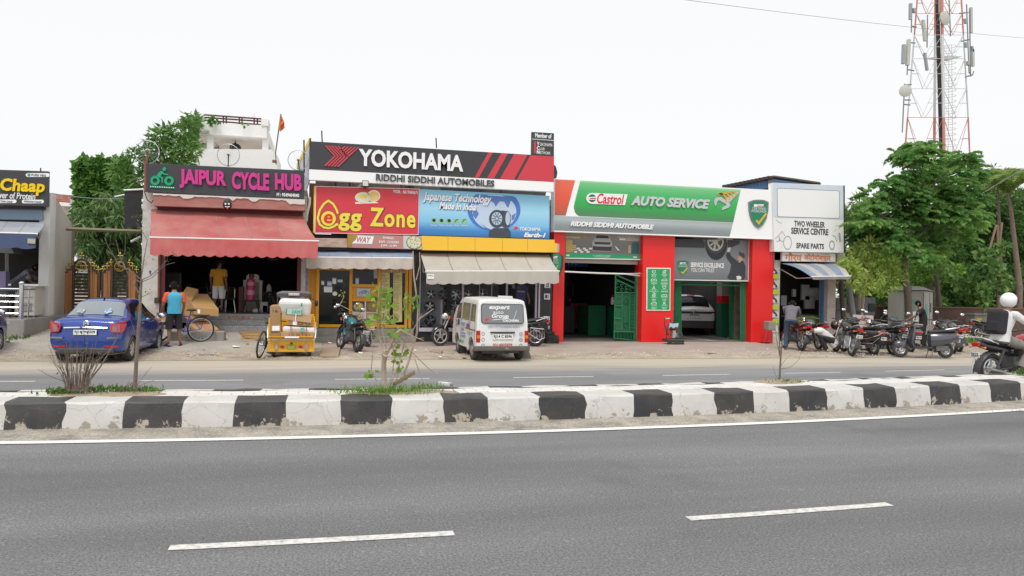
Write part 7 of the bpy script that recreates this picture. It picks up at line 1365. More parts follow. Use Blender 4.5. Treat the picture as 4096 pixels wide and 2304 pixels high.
def suv():
 o=thing('white_car','white tall car standing tail outwards in the right workshop bay','car')
 B=Body([half(-.78,.50,.70,.75,1.02,.58,1.10,deck=1),half(-.72,.42,.86,.80,1.08,.66,1.18,lambda z:max(0,z-.9)*.2,1),half(-.55,.34,.93,.85,1.10,.66,1.42),half(-.15,.30,.945,.85,1.10,.63,1.66),half(.6,.28,.945,.85,1.08,.65,1.71),half(1.5,.28,.945,.85,1.06,.64,1.68),half(2.3,.28,.94,.84,1.04,.64,1.35),half(2.8,.30,.93,.8,1.0,.66,1.10,deck=1),half(3.5,.36,.88,.75,.92,.6,1.0,deck=1),half(3.75,.42,.75,.7,.8,.5,.85,deck=1)])
 carbody(o,B,SUVW,(0,2.74),.36,.93)
 b=MB();B.patch(b,1.25,2.9,6.0,8,.008,8,8);b.build('rear_window',W_dglass,o,sm=1,wl=0,fix=0);b=MB();B.patch(b,2.3,5.6,4.15,5.8,.008);b.each('side_window',W_dglass,o,sm=1,wl=0,fix=0)
 b=MB();b.box((0,-.80,.97),(1.45,.06,.085));b.build('tail_panel',P_black,o,wl=0);
 for sg in(-1,1):MB().box((sg*.80,-.70,.985),(.24,.12,.06),rz=sg*.5).build('tail_light',LRED,o,wl=0)
 MB().prism([(-.90,-.62,.30),(-.84,-.80,.30),(.84,-.80,.30),(.90,-.62,.30)],(0,0,.33)).build('rear_bumper',mat('grey plastic',(.05,.05,.052),.55),o,wl=0,bv=.03)
 for sg in(-1,1):MB().box((sg*.62,-.805,.44),(.2,.02,.05)).build('reflector',LRED,o,wl=0)
 plate(o,'RJ45CM0791',(0,-.815,.86),(1,0,0),(0,0,1),.46,.11);b=MB();b.ring((0,-.84,.985),(0,1,0),.06,.012,None,16,5);b.build('badge',CHR,o,wl=0);text(o,'HARRIER',(-.30,-.79,.70),(1,0,0),(0,0,1),.6,.035,P_black,name='model_lettering',th=.006,sp=1.6,wl=0)
 MB().box((0,-.12,1.70),(.34,.05,.035)).build('brake_light',LRED,o,wl=0)
 for y in(0,2.74):
  for sg in(-1,1):wheel(o,(sg*.80,y,.36),.36,.22,spokes=5)
 return o
o=suv();c=at(*L4(437,1160),29.0);o.location=(c.x-.02,29.6,.05);o.rotation_euler=(0,0,R(-13));
MB_=MB();MB_.sheet(lambda u,v:(c.x-1.2+u*.5+v*-.6,25.8+v*6,.035),1,1);MB_.sheet(lambda u,v:(c.x+.5+u*.9+v*-.9,25.8+v*6,.035),1,1);tag(MB_.build('ramp_strip',mat('pale ramp strip',(.30,.27,.22),.8)),'pale worn ramp strips on the floor of the right workshop bay','ramp')
CYW=mat('cart yellow paint',(.72,.38,.015),.4,dirt=(.42,.22,.03),da=.5,ds=3,lo=.5,hi=.75)
pc=g(1165,1436);o=thing('cargo_rickshaw','yellow three wheeled cargo rickshaw piled with cartons, back to the road','cargo rickshaw',(pc.x,pc.y,.01));
o.rotation_euler=(0,0,R(.8))
w_=.545;z0,z1,z2=.19,.42,.56
b=MB();b.bb((-w_,-.0,z0),(w_,.05,z1+.03));b.bb((-w_-.02,-.02,z0-.02),(w_+.02,0,z0+.05));b.bb((-w_-.02,-.02,z0+.03),(-w_+.03,0,z1+.03));b.bb((w_-.03,-.02,z0+.03),(w_+.02,0,z1+.03));b.build('rear_panel',CYW,o,wl=0,bv=.006)
MB().bb((-w_-.025,-.03,z1+.035),(w_+.025,.0,z1+.085)).build('white_strip',mat('chipped white strip',(.62,.58,.50),.6,dirt=(.45,.3,.1),da=.8,ds=6),o,wl=0)
b=MB();b.hexa([(-w_,-.02,z1+.09),(w_,-.02,z1+.09),(w_,.03,z1+.09),(-w_,.03,z1+.09),(-w_+.01,-.16,z2),(w_-.03,-.16,z2),(w_-.03,-.10,z2+.01),(-w_+.01,-.10,z2+.01)]);tg=b.build('tailgate',CYW,o,wl=0,bv=.006);text(tg,'MAYURI',(-.12,-.125,z1+.105),(1,0,0),(0,-.6,.8),.24,.035,P_brick,th=.003,wl=0);MB().bb((-.16,-.168,z2-.03),(.18,-.158,z2+.01)).build('white_sticker',P_white,tg,wl=0)
b=MB();
for sg in(-1,1):b.bb((sg*w_-.02,.05,z1),(sg*w_+.02,1.55,z2+.45));
b.bb((-w_,1.5,z1),(w_,1.55,z2+.5));b.bb((-w_,.05,z1-.05),(w_,1.5,z1));b.build('cargo_box',CYW,o,wl=0,bv=.008)
for sg in(-1,1):
 MB().box((sg*.36,-.03,.305),(.09,.03,.17)).build('tail_light',mat('dusty lamp lens',(.35,.20,.15),.3,dirt=(.5,.45,.4),da=.7,ds=9),o,wl=0,bv=.006);MB().box((sg*.22,-.028,.30),(.09,.02,.055)).build('reflector',LRED,o,wl=0)
 wheel(o,(sg*.44,.28,.22),.22,.09,steel=1)
 MB().tube([(sg*(w_+.03),-.02,z1+.1),(sg*(w_+.04),.1,z2+.15),(sg*(w_+.02),.15,z2+.35)],.018,5).build('tie_rope',P_white,o,wl=0)
plate(o,'RJ14ER\n09855',(0,-.03,.29),(1,0,0),(0,0,1),.20,.10,txt_m=P_yel,bg=lp('green plate',(.0,.30,.14)));MB().disc((0,-.03,.385),(0,1,0),.025,.03).build('lock_knob',P_black,o,wl=0);text(o,'Shayo',(.17,-.022,.22),(1,0,0),(0,0,1),.12,.035,P_white,th=.003,wl=0)
MB().bb((-.2,.1,.14),(.2,1.2,.30)).build('chassis',BLKP,o,wl=0);wheel(o,(0,2.1,.22),.22,.09,steel=1)
CG=mat('grey cabin hood',(.10,.105,.115),.5,dirt=(.25,.25,.26),da=.6,ds=5)
b=MB();b.loft([[(-.42,1.75,1.52),(.42,1.75,1.52),(.45,2.2,1.50),(-.45,2.2,1.50)],[(-.46,1.70,1.63),(.46,1.70,1.63),(.49,2.2,1.62),(-.49,2.2,1.62)],[(-.32,1.72,1.68),(.32,1.72,1.68),(.34,2.2,1.68),(-.34,2.2,1.68)]]);b.build('cabin_roof',CG,o,wl=0,bv=.03)
MB().bb((-.36,1.74,.9),(.30,1.78,1.53)).build('cabin_back',CG,o,wl=0);text(o,'JAI MATA DI',(-.13,1.685,1.58),(1,0,0),(0,0,1),.26,.04,P_red,th=.004,wl=0)
MB().bb((-.14,1.688,1.57),(.14,1.70,1.63)).build('roof_sticker',P_white,o,wl=0)
for sg in(-1,1):MB().tube([(sg*.42,1.8,.7),(sg*.43,1.8,1.53)],.02,5).build('cabin_post',W_iron,o,wl=0)
b=MB();b.ell((.60,2.0,1.35),(.05,.04,.09));b.tube([(.45,2.0,1.5),(.6,2.0,1.4)],.012,4);b.build('cabin_mirror',P_black,o,sm=1,wl=0)
CAR=mat('brown cardboard',(.37,.23,.115),.85,dirt=(.27,.16,.08),da=.6,ds=3);CAR2=mat('pale cardboard',(.45,.30,.17),.85,dirt=(.33,.21,.11),da=.6,ds=2.5);SACK=mat('white woven sack',(.76,.76,.74),.7,dirt=(.6,.6,.58),da=.5,ds=4,bump=.3,bs=8)
OX,OY=pc.x,pc.y
def cbox(name,label,c,d,m,rz=0,ry=0,rx=0,txt=None,deform=.0,cat='carton',group='cartons and sacks on the yellow cart',tape=None,bev=.012):
 o=thing(name,label,cat,c,rz,group);o.rotation_euler=(rx,ry,rz);b=MB();x,y,z=[q/2 for q in d];rr=random.Random(len(label)*7)
 vs=[(sx*x+rr.uniform(-deform,deform),sy*y+rr.uniform(-deform,deform),sz*z+rr.uniform(-deform,deform))for sz in(-1,1)for sx,sy in((-1,-1),(1,-1),(1,1),(-1,1))]
 b.hexa(vs);b.build('box',m,o,wl=0,bv=bev)
 if txt:
  for(s,x0,z0,w,h,mm)in txt:text(o,s,(x0,-y-.004-deform,z0),(1,0,0),(0,0,1),w,h,mm,th=.002,wl=0)
 if tape:b=MB();b.bb((tape[0],-y-.006-deform,tape[1]),(tape[2],-y-.002-deform,tape[3]));b.build('paper_label',P_white,o,wl=0)
 return o
INK=lp('carton ink',(.06,.045,.04))
cbox('carton','tall narrow carton standing at the left side of the yellow cart',(OX-.40,OY+.20,.95),(.26,.35,.76),CAR,ry=-.03,txt=[('16',-.06,.22,.12,.07,INK),('FRAGILE',-.1,-.30,.2,.05,INK)],tape=(-.08,-.24,.10,-.12))
cbox('carton','wide carton lowest in the load, just above the tailgate',(OX+.14,OY+.18,.60),(.80,.4,.17),CAR2,txt=[('| || ||| | || |',-.2,-.05,.5,.09,INK)])
o=cbox('sack','white sack with red and green print lying above the lowest carton',(OX+.16,OY+.14,.75),(.80,.34,.16),SACK,ry=.03,deform=.03,cat='sack',bev=.05);
b=MB();b.bb((-.2,-.205,-.06),(-.16,-.19,.06));b.bb((.18,-.205,-.06),(.21,-.19,.06));b.build('red_band',P_brick,o,wl=0);text(o,'KISAN',(-.14,-.2,-.04),(1,0,0),(0,0,1),.18,.08,P_brick,th=.003,wl=0);b=MB();b.bb((.05,-.205,-.05),(.15,-.19,.05));b.build('green_patch',lp('sack green',(.15,.42,.32)),o,wl=0)
cbox('carton','carton with round printed symbols in the middle of the load',(OX+.20,OY+.20,.91),(.58,.4,.15),CAR,ry=.06,txt=[('O O',-.05,-.05,.3,.08,INK)],tape=(-.18,-.06,-.08,.06))
cbox('carton','sagging carton with a white strap below the top sack',(OX+.10,OY+.22,1.05),(.72,.45,.20),CAR2,ry=.07,deform=.03,tape=(-.02,-.10,.0,.1))
o=cbox('sack','big white sack with green print on top of the cart load',(OX+.06,OY+.30,1.33),(.80,.55,.42),SACK,ry=.05,deform=.06,cat='sack',bev=.07,rx=.15)
b=MB();b.bb((-.2,-.345,-.16),(.18,-.33,-.02));b.build('print_field',lp('sack green pale',(.45,.66,.58)),o,wl=0);text(o,'XAIM',(-.06,-.345,-.14),(1,0,0),(0,0,1),.20,.10,lp('sack green dark',(.03,.30,.22)),th=.003,wl=0);b=MB();b.bb((-.2,-.35,-.16),(-.18,-.33,-.02));b.bb((.17,-.35,-.16),(.19,-.33,-.02));b.bb((.15,-.33,.05),(.18,-.31,.14));b.build('green_bar',lp('sack green dark',(.03,.30,.22)),o,wl=0)
cbox('carton','folded flat carton poking up at the left of the top sack',(OX-.34,OY+.4,1.33),(.36,.3,.06),CAR2,ry=-.10)
def bike_wheel(o,x,R_,wd,alloy=1,n=6,rim_m=None,disc_=0):
 w_=MB().ring((x,0,R_),(0,1,0),R_-wd*.5,wd*.5,None,30,8).build('wheel',TY,o,sm=1,wl=0)
 b=MB();b.ring((x,0,R_),(0,1,0),R_-wd-.012,.022,None,26,6,1.2)
 if alloy:
  for i in range(n):a=2*math.pi*i/n+.3;b.tube([(x+.03*math.cos(a),0,R_+.03*math.sin(a)),(x+(R_-wd)*math.cos(a),0,R_+(R_-wd)*math.sin(a))],[.024,.016],5)
 else:
  for i in range(18):a=2*math.pi*i/18;b.tube([(x,0,R_),(x+(R_-wd)*math.cos(a),0,R_+(R_-wd)*math.sin(a))],.003,3)
 b.disc((x,0,R_),(0,1,0),.06,.13,None,12);b.build('rim',rim_m or AL,w_,wl=0);return w_
def mirrors(o,x,z,y=.30,m=None,glass=1):
 for sg in(-1,1):
  k=MB().tube([(x,sg*y*.75,z),(x+.02,sg*y*1.05,z+.12),(x,sg*y*1.25,z+.20)],.008,5).ell((x,sg*y*1.3,z+.24),(.03,.075,.052)).build('mirror',BLKP,o,sm=1,wl=0)
  MB().ell((x-.022,sg*y*1.3,z+.24),(.014,.062,.042)).build('mirror_glass',mat('mirror glass',(.85,.87,.9),.05,m=1),k,sm=1,wl=0)
def motorcycle(name,label,loc,rz,tank,side=None,tail=None,group=None,lean=.10,alloy=1,grab=1,plate_s='RJ14',sc=1.,rimm=None,fairing=0,fat=0,sari=0,seatm=None,fl=None,mir=1):
 o=thing(name,label,'motorcycle',loc,rz,group,sc);o.rotation_euler=(lean,0,rz);side=side or tank;tail=tail or LRED;seatm=seatm or mat('black seat vinyl',(.03,.03,.031),.55)
 R0=.305;wb=1.29;rw=.135 if fat else.095
 bike_wheel(o,0,R0,rw,alloy,5,rimm);bike_wheel(o,wb,R0,.10 if fat else.08,alloy,5,rimm)
 def L(pts,m,nm,s=1):
  b=MB();b.loft([[(x,w*math.cos(q),z+h*math.sin(q))for q in[2*math.pi*i/14 for i in range(14)]]for x,z,w,h in pts]);return b.build(nm,m,o,sm=1,wl=0)
 L([(.50,.74,.05,.04),(.54,.76,.10,.08),(.68,.82,.15,.12),(.84,.85,.155,.125),(.97,.84,.11,.09),(1.02,.83,.04,.05)],tank,'fuel_tank')
 L([(-.22,.83,.05,.02),(-.18,.82,.11,.045),(.10,.80,.125,.055),(.35,.76,.12,.05),(.54,.76,.08,.04)],seatm,'seat')
 L([(-.36,.79,.03,.03),(-.30,.77,.075,.055),(-.05,.72,.10,.07),(.2,.68,.11,.07),(.42,.64,.10,.09),(.50,.63,.06,.06)],side,'tail_panel')
 b=MB();b.box((.60,0,.42),(.34,.24,.26));b.box((.66,0,.60),(.16,.18,.16),ry=-.2)
 for k in range(5):b.box((.66,0,.53+.035*k),(.20,.22,.012),ry=-.2)
 b.disc((.52,.14,.38),(0,1,0),.10,.06);b.disc((.52,-.14,.38),(0,1,0),.10,.06);b.build('engine',ENG,o,wl=0,bv=.012)
 b=MB();b.tube([(1.0,0,.80),(.80,0,.52),(.76,0,.30),(.40,0,.26)],.022,6);b.tube([(1.0,0,.86),(.55,0,.70),(.30,0,.62),(-.28,0,.74)],.02,6)
 for sg in(-1,1):b.tube([(0,sg*.09,R0),(.42,sg*.10,.34)],.018,6);b.tube([(.0,sg*.12,R0+.03),(.16,sg*.12,.66)],.026,7)
 b.tube([(.40,.1,.27),(.38,.34,.25)],.012,5);b.tube([(.40,-.1,.27),(.38,-.34,.25)],.012,5);b.tube([(.45,-.13,.22),(.36,-.30,.02)],.012,5);b.build('frame',BLKP,o,sm=1,wl=0)
 b=MB()
 for sg in(-1,1):b.tube([(wb,sg*.075,R0),(wb-.12,sg*.075,.60),(wb-.24,sg*.075,.90)],[.026,.026,.02],8)
 b.build('front_fork',CHR if not fat else BLKP,o,sm=1,wl=0)
 fm=tank if fl is None else fl
 b=MB();
 def arcs(x,r0,a0,a1,w,n=8):
  pts=[(x+r0*math.cos(R(a0+(a1-a0)*i/n)),R0+r0*math.sin(R(a0+(a1-a0)*i/n)))for i in range(n+1)]
  b.sheet(lambda u,v:(np.interp(u,np.linspace(0,1,n+1),[p[0]for p in pts]),(v-.5)*w,np.interp(u,np.linspace(0,1,n+1),[p[1]for p in pts])-.05*(2*v-1)**2),n,4)
 arcs(wb,R0+.03,25,150,.13);b.build('front_mudguard',fm,o,sm=1,wl=0,fix=0)
 b=MB();arcs(0,R0+.05,75,185,.15);b.build('rear_mudguard',BLKP,o,sm=1,wl=0,fix=0)
 b=MB();b.tube([(.98,-.36,1.0),(1.05,-.20,1.03),(1.07,0,.98),(1.05,.20,1.03),(.98,.36,1.0)],.014,6);b.tube([(.90,-.38,1.0),(.99,-.26,1.01)],.018,6);b.tube([(.90,.38,1.0),(.99,.26,1.01)],.018,6);b.tube([(1.06,0,.80),(1.07,0,.98)],.03,6);b.build('handlebar',BLKP,o,sm=1,wl=0)
 b=MB();b.ell((1.16,0,.90),(.10,.105,.12));
 if fairing:b.loft([[(1.05,y,z)for y,z in((-.12,.8),(.12,.8),(.14,.95),(0,1.05),(-.14,.95))],[(1.22,y,z)for y,z in((-.07,.8),(.07,.8),(.09,.9),(0,1.02),(-.09,.9))]])
 b.build('headlight_cowl',tank if fairing else CHR,o,sm=1,wl=0);MB().ell((1.225,0,.89),(.045,.075,.075)).build('headlight',LCLR,o,sm=1,wl=0)
 b=MB();b.tube([(.72,-.10,.42),(.78,-.14,.24),(.45,-.16,.20),(.10,-.18,.26),(-.28,-.19,.33)],[.02,.022,.03,.048,.045],9);b.build('exhaust',mat('heat stained steel',(.30,.29,.28),.35,m=.6)if not fat else ENG,o,sm=1,wl=0)
 t_=MB().box((-.375,0,.775),(.06,.14,.085)).build('tail_light',tail,o,wl=0,bv=.015)
 plate(o,plate_s,(-.40,0,.585),(0,-1,0),(-.15,0,1),.17,.095)
 for sg in(-1,1):MB().ell((-.34,sg*.15,.72),(.025,.025,.02)).tube([(-.33,sg*.06,.73),(-.34,sg*.15,.72)],.008,4).build('indicator',LORG,o,sm=1,wl=0);MB().ell((1.12,sg*.17,.85),(.025,.028,.022)).build('indicator',LORG,o,sm=1,wl=0)
 if grab:MB().tube([(.02,-.13,.78),(-.20,-.135,.86),(-.36,-.08,.90),(-.36,.08,.90),(-.20,.135,.86),(.02,.13,.78)],.014,6).build('grab_rail',CHR,o,sm=1,wl=0)
 if sari:b=MB();b.tube([(.25,.16,.42),(-.1,.18,.22),(-.25,.18,.30),(-.22,.17,.55),(.2,.15,.58)],.012,5);
 if sari:
  for k in range(5):b.tube([(-.20+.09*k,.18,.26),(-.17+.09*k,.17,.56)],.006,4)
  b.build('leg_guard',CHR,o,wl=0)
 if mir:mirrors(o,1.02,1.0)
 return o
def scooter(name,label,loc,rz,m,group=None,lean=.08,rail=0,plate_s='RJ14',sc=1.,front_plate=1):
 o=thing(name,label,'scooter',loc,rz,group,sc);o.rotation_euler=(lean,0,rz);R0=.22;wb=1.24
 bike_wheel(o,0,R0,.09,1,5);bike_wheel(o,wb,R0,.085,1,5)
 def L(pts,mm,nm,e=2.4):
  b=MB();f=lambda t,p:math.copysign(abs(t)**p,t)
  b.loft([[(x,w*f(math.cos(q),2/e),z+h*f(math.sin(q),2/e))for q in[2*math.pi*i/18 for i in range(18)]]for x,z,w,h in pts]);return b.build(nm,mm,o,sm=1,wl=0)
 L([(-.36,.66,.04,.05),(-.32,.64,.13,.12),(-.10,.57,.19,.17),(.12,.54,.20,.20),(.34,.52,.17,.22),(.44,.50,.13,.22),(.47,.50,.06,.2)],m,'rear_body')
 L([(-.28,.79,.05,.02),(-.24,.785,.13,.045),(.05,.775,.15,.055),(.32,.75,.14,.055),(.46,.74,.08,.04)],mat('black seat vinyl',(.03,.03,.031),.55),'seat')
 MB().hexa([(.40,-.17,.26),(.92,-.17,.26),(.92,.17,.26),(.40,.17,.26),(.40,-.18,.31),(.92,-.19,.31),(.92,.19,.31),(.40,.18,.31)]).build('floorboard',BLKP,o,wl=0,bv=.01)
 b=MB();b.loft([[(x+(abs(y)*-.25),y,z)for y in np.linspace(-w,w,9)]+[(x-.05+(abs(y)*-.25),y,z)for y in np.linspace(w,-w,9)]for x,z,w in((.98,.28,.17),(1.04,.42,.19),(1.03,.60,.21),(.98,.78,.20),(.94,.90,.13))]);b.build('front_apron',m,o,sm=1,wl=0)
 b=MB();b.ell((1.235,0,.36),(.20,.095,.13));b.build('front_mudguard',m,o,sm=1,wl=0)
 b=MB();b.tube([(wb,.07,R0),(1.10,.07,.5)],.022,6);b.tube([(wb,-.07,R0),(1.10,-.07,.5)],.022,6);b.build('front_fork',ENG,o,wl=0)
 L([(.86,.98,.05,.04),(.90,.98,.20,.06),(.98,.98,.22,.075),(1.05,.97,.15,.065),(1.09,.96,.07,.04)],m,'handlebar_cowl');MB().tube([(.88,-.36,1.0),(.93,-.2,1.0),(.93,.2,1.0),(.88,.36,1.0)],.02,6).build('handlebar',BLKP,o,wl=0)
 b=MB();b.ell((1.06,0,.965),(.05,.12,.045));b.build('headlight',LCLR,o,sm=1,wl=0)
 for sg in(-1,1):MB().ell((1.03,sg*.15,.96),(.035,.05,.03)).build('indicator',LORG,o,sm=1,wl=0);MB().ell((-.30,sg*.12,.67),(.05,.04,.03)).build('indicator',LORG,o,sm=1,wl=0)
 MB().ell((-.345,0,.655),(.035,.09,.05)).build('tail_light',LRED,o,sm=1,wl=0);plate(o,plate_s,(-.37,0,.50),(0,-1,0),(-.12,0,1),.18,.09)
 if front_plate:plate(o,plate_s,(1.075,0,.80),(0,1,0),(-.15,0,1),.20,.07)
 MB().tube([(-.02,-.14,.82),(-.25,-.14,.86),(-.36,-.08,.90),(-.36,.08,.90),(-.25,.14,.86),(-.02,.14,.82)],.018,6).build('grab_rail',CHR if rail else AL,o,sm=1,wl=0)
 if rail:
  b=MB()
  for sg in(-1,1):b.tube([(.40,sg*.21,.42),(.0,sg*.24,.46),(-.38,sg*.20,.58),(-.42,sg*.12,.66)],.012,5);b.tube([(.30,sg*.2,.32),(-.2,sg*.23,.34),(-.40,sg*.18,.52)],.010,5)
  for k in range(3):b.tube([(-.2-.06*k,-.16,.74-.05*k),(-.2-.06*k,.16,.74-.05*k)],.008,4)
  b.tube([(-.42,-.12,.66),(-.42,.12,.66)],.012,5);b.build('crash_guard',CHR,o,wl=0)
 MB().box((-.02,-.14,.26),(.30,.08,.11)).tube([(.25,-.15,.2),(-.1,-.17,.24),(-.25,-.17,.27)],.04,8).build('exhaust',ENG,o,wl=0,bv=.01);MB().box((.12,.02,.28),(.34,.16,.16)).tube([(.42,-.1,.24),(.44,-.22,.02)],.012,5).tube([(.42,.1,.24),(.44,.2,.02)],.012,5).build('engine',ENG,o,wl=0,bv=.01)
 mirrors(o,.92,1.0);return o
def place2(rear,front):
 a,c=gnd(*rear),gnd(*front);return a,math.atan2(c.y-a.y,c.x-a.x)
TEAL=mat('teal tank paint',(.0,.13,.17),.25,coat=.6);BLK2=mat('black tank paint',(.018,.018,.02),.22,coat=.6);REDT=mat('red tank paint',(.35,.012,.02),.25,coat=.6);GRYT=mat('graphite tank paint',(.10,.10,.115),.28,m=.3,coat=.6);SILV=mat('silver panel paint',(.46,.45,.46),.3,m=.5,coat=.4);WHT2=mat('white panel paint',(.7,.7,.7),.3,coat=.4)
G2='two wheelers parked by the repair shop'
a=gnd(1429,1413);a.z+=.0
motorcycle('motorcycle','teal motorcycle parked before the egg shop, rear wheel to the road',gnd(1428,1411),R(110),TEAL,BLK2,fat=1,grab=0,lean=.16,plate_s='RJ14\n5352')
motorcycle('motorcycle','silver grey motorcycle with a chrome grab rail standing behind the teal one',gnd(1468,1387),R(118),BLK2,SILV,lean=-.12)
p=gnd(2140,1386);
motorcycle('motorcycle','black motorcycle whose chrome railed tail shows at the right of the white van',Vector((p.x,p.y,.022)),math.pi-.1,REDT,BLK2,lean=-.08,sari=1,alloy=0,sc=1.08,fl=BLK2)
p=gnd(1760,1384);hq=R(200);motorcycle('motorcycle','red motorcycle whose front wheel shows at the left of the white van',p-Vector((math.cos(hq),math.sin(hq),0))*1.36,hq,REDT,BLK2,lean=-.08,sc=1.06,fl=BLK2)
a=gnd(3203,1404)
motorcycle('motorcycle','red and black motorcycle nearest the red pillar, the man in grey bent over it',a,R(78),REDT,REDT,mir=0,group=G2,lean=.12,plate_s='RJ14\n1971',sc=1.06)
motorcycle('motorcycle','dark motorcycle under repair beside the crouching man in white',gnd(3272,1400),R(80),GRYT,REDT,mir=0,group=G2,lean=.10,sc=1.06,fl=BLK2)
motorcycle('motorcycle','black motorcycle with a helmet hung on it beside the white notice board',gnd(3404,1426),R(71),BLK2,BLK2,mir=0,group=G2,lean=.13,alloy=0,sari=1,sc=1.08,plate_s='RJ14\n4216')
scooter('scooter','dark scooter with chrome crash guards in the middle of the parked row',gnd(3492,1422),R(90),mat('dark grey scooter paint',(.055,.05,.058),.25,m=.3,coat=.6),group=G2,rail=1,sc=1.10)
o=motorcycle('motorcycle','black motorcycle with black and red saddlebags in the parked row',gnd(3573,1422),R(88),BLK2,BLK2,group=G2,lean=.10,sc=1.08)
for sg in(-1,1):MB().box((.0,sg*.20,.50),(.42,.14,.28)).build('saddlebag',BLKP,o,wl=0,bv=.05);MB().box((-.01,sg*.275,.42),(.34,.008,.05)).build('red_stripe',P_brick,o,wl=0)
scooter('scooter','graphite scooter with amber rear lamp just behind the front facing scooter',gnd(3640,1411),R(80),GRYT,group=G2,sc=1.06)
pa_=gnd(3782,1433);scooter('scooter','graphite scooter facing the road at the right of the parked row',pa_,R(160),mat('graphite scooter paint',(.085,.085,.105),.25,m=.4,coat=.7),group=G2,lean=.10,sc=1.06)
motorcycle('motorcycle','motorcycle with a large red tail lamp behind the front facing scooter',gnd(3806,1417),R(74),BLK2,BLK2,mir=0,group=G2,lean=.08,sc=1.05)
motorcycle('motorcycle','motorcycle with silver fairing, rightmost of the parked row',gnd(3832,1412),R(66),GRYT,SILV,group=G2,lean=.08,sc=1.05,fairing=1)
motorcycle('motorcycle','maroon motorcycle parked alone on the rubble by the boundary wall',g(3915,1362)+Vector((0,0,.02)),R(-3),mat('maroon tank paint',(.22,.015,.02),.25,coat=.6),BLK2,lean=-.10,sari=1)
a=gnd(802,1368);c=gnd(655,1372)
PUR=mat('purple cycle frame',(.10,.03,.42),.3,coat=.5)
o=bicycle('bicycle','purple and red bicycle with a rear rack held by the man in sky blue',a,math.pi+.10,PUR,rack=1,R_=.36,wb=1.10,lean=.06)
MB().tube([(.86,0,.72),(.60,0,.50)],.022,6).build('red_band',mat('coral cycle paint',(.65,.06,.06),.3),o,wl=0)
a=gnd(1036,1434)
o=bicycle('bicycle','black bicycle leaning against the left side of the yellow cart',a,R(80),FB,R_=.35,wb=1.10);o.rotation_euler=(R(9),0,R(78))
def skin(verts,edges,rad,root,levels=1):
 me=bpy.data.meshes.new('s');me.from_pydata([tuple(v)for v in verts],edges,[]);ob=bpy.data.objects.new('s',me);COL.objects.link(ob)
 ob.modifiers.new('skin','SKIN').use_smooth_shade=1;md=ob.modifiers.new('sub','SUBSURF');md.levels=levels;md.render_levels=levels
 for i,r in enumerate(rad):
  sv=me.skin_vertices[0].data[i];sv.radius=(r,r)if not isinstance(r,tuple)else r;sv.use_root=(i==root)
 out=evalmesh(ob);bpy.data.objects.remove(ob);bpy.data.meshes.remove(me)
 v=[tuple(q.co)for q in out.vertices];f=[tuple(p.vertices)for p in out.polygons];bpy.data.meshes.remove(out);return v,f
def chainskin(mb,J,chains,rad,root,m=None):
 idx={};V=[];E=[];Rr=[]
 for ch in chains:
  for q in ch:
   if q not in idx:idx[q]=len(V);V.append(J[q]);Rr.append(rad[q])
  for a,c in zip(ch,ch[1:]):E.append((idx[a],idx[c]))
 v,f=skin(V,E,Rr,idx[root]);mb.add(v,f,m);return mb
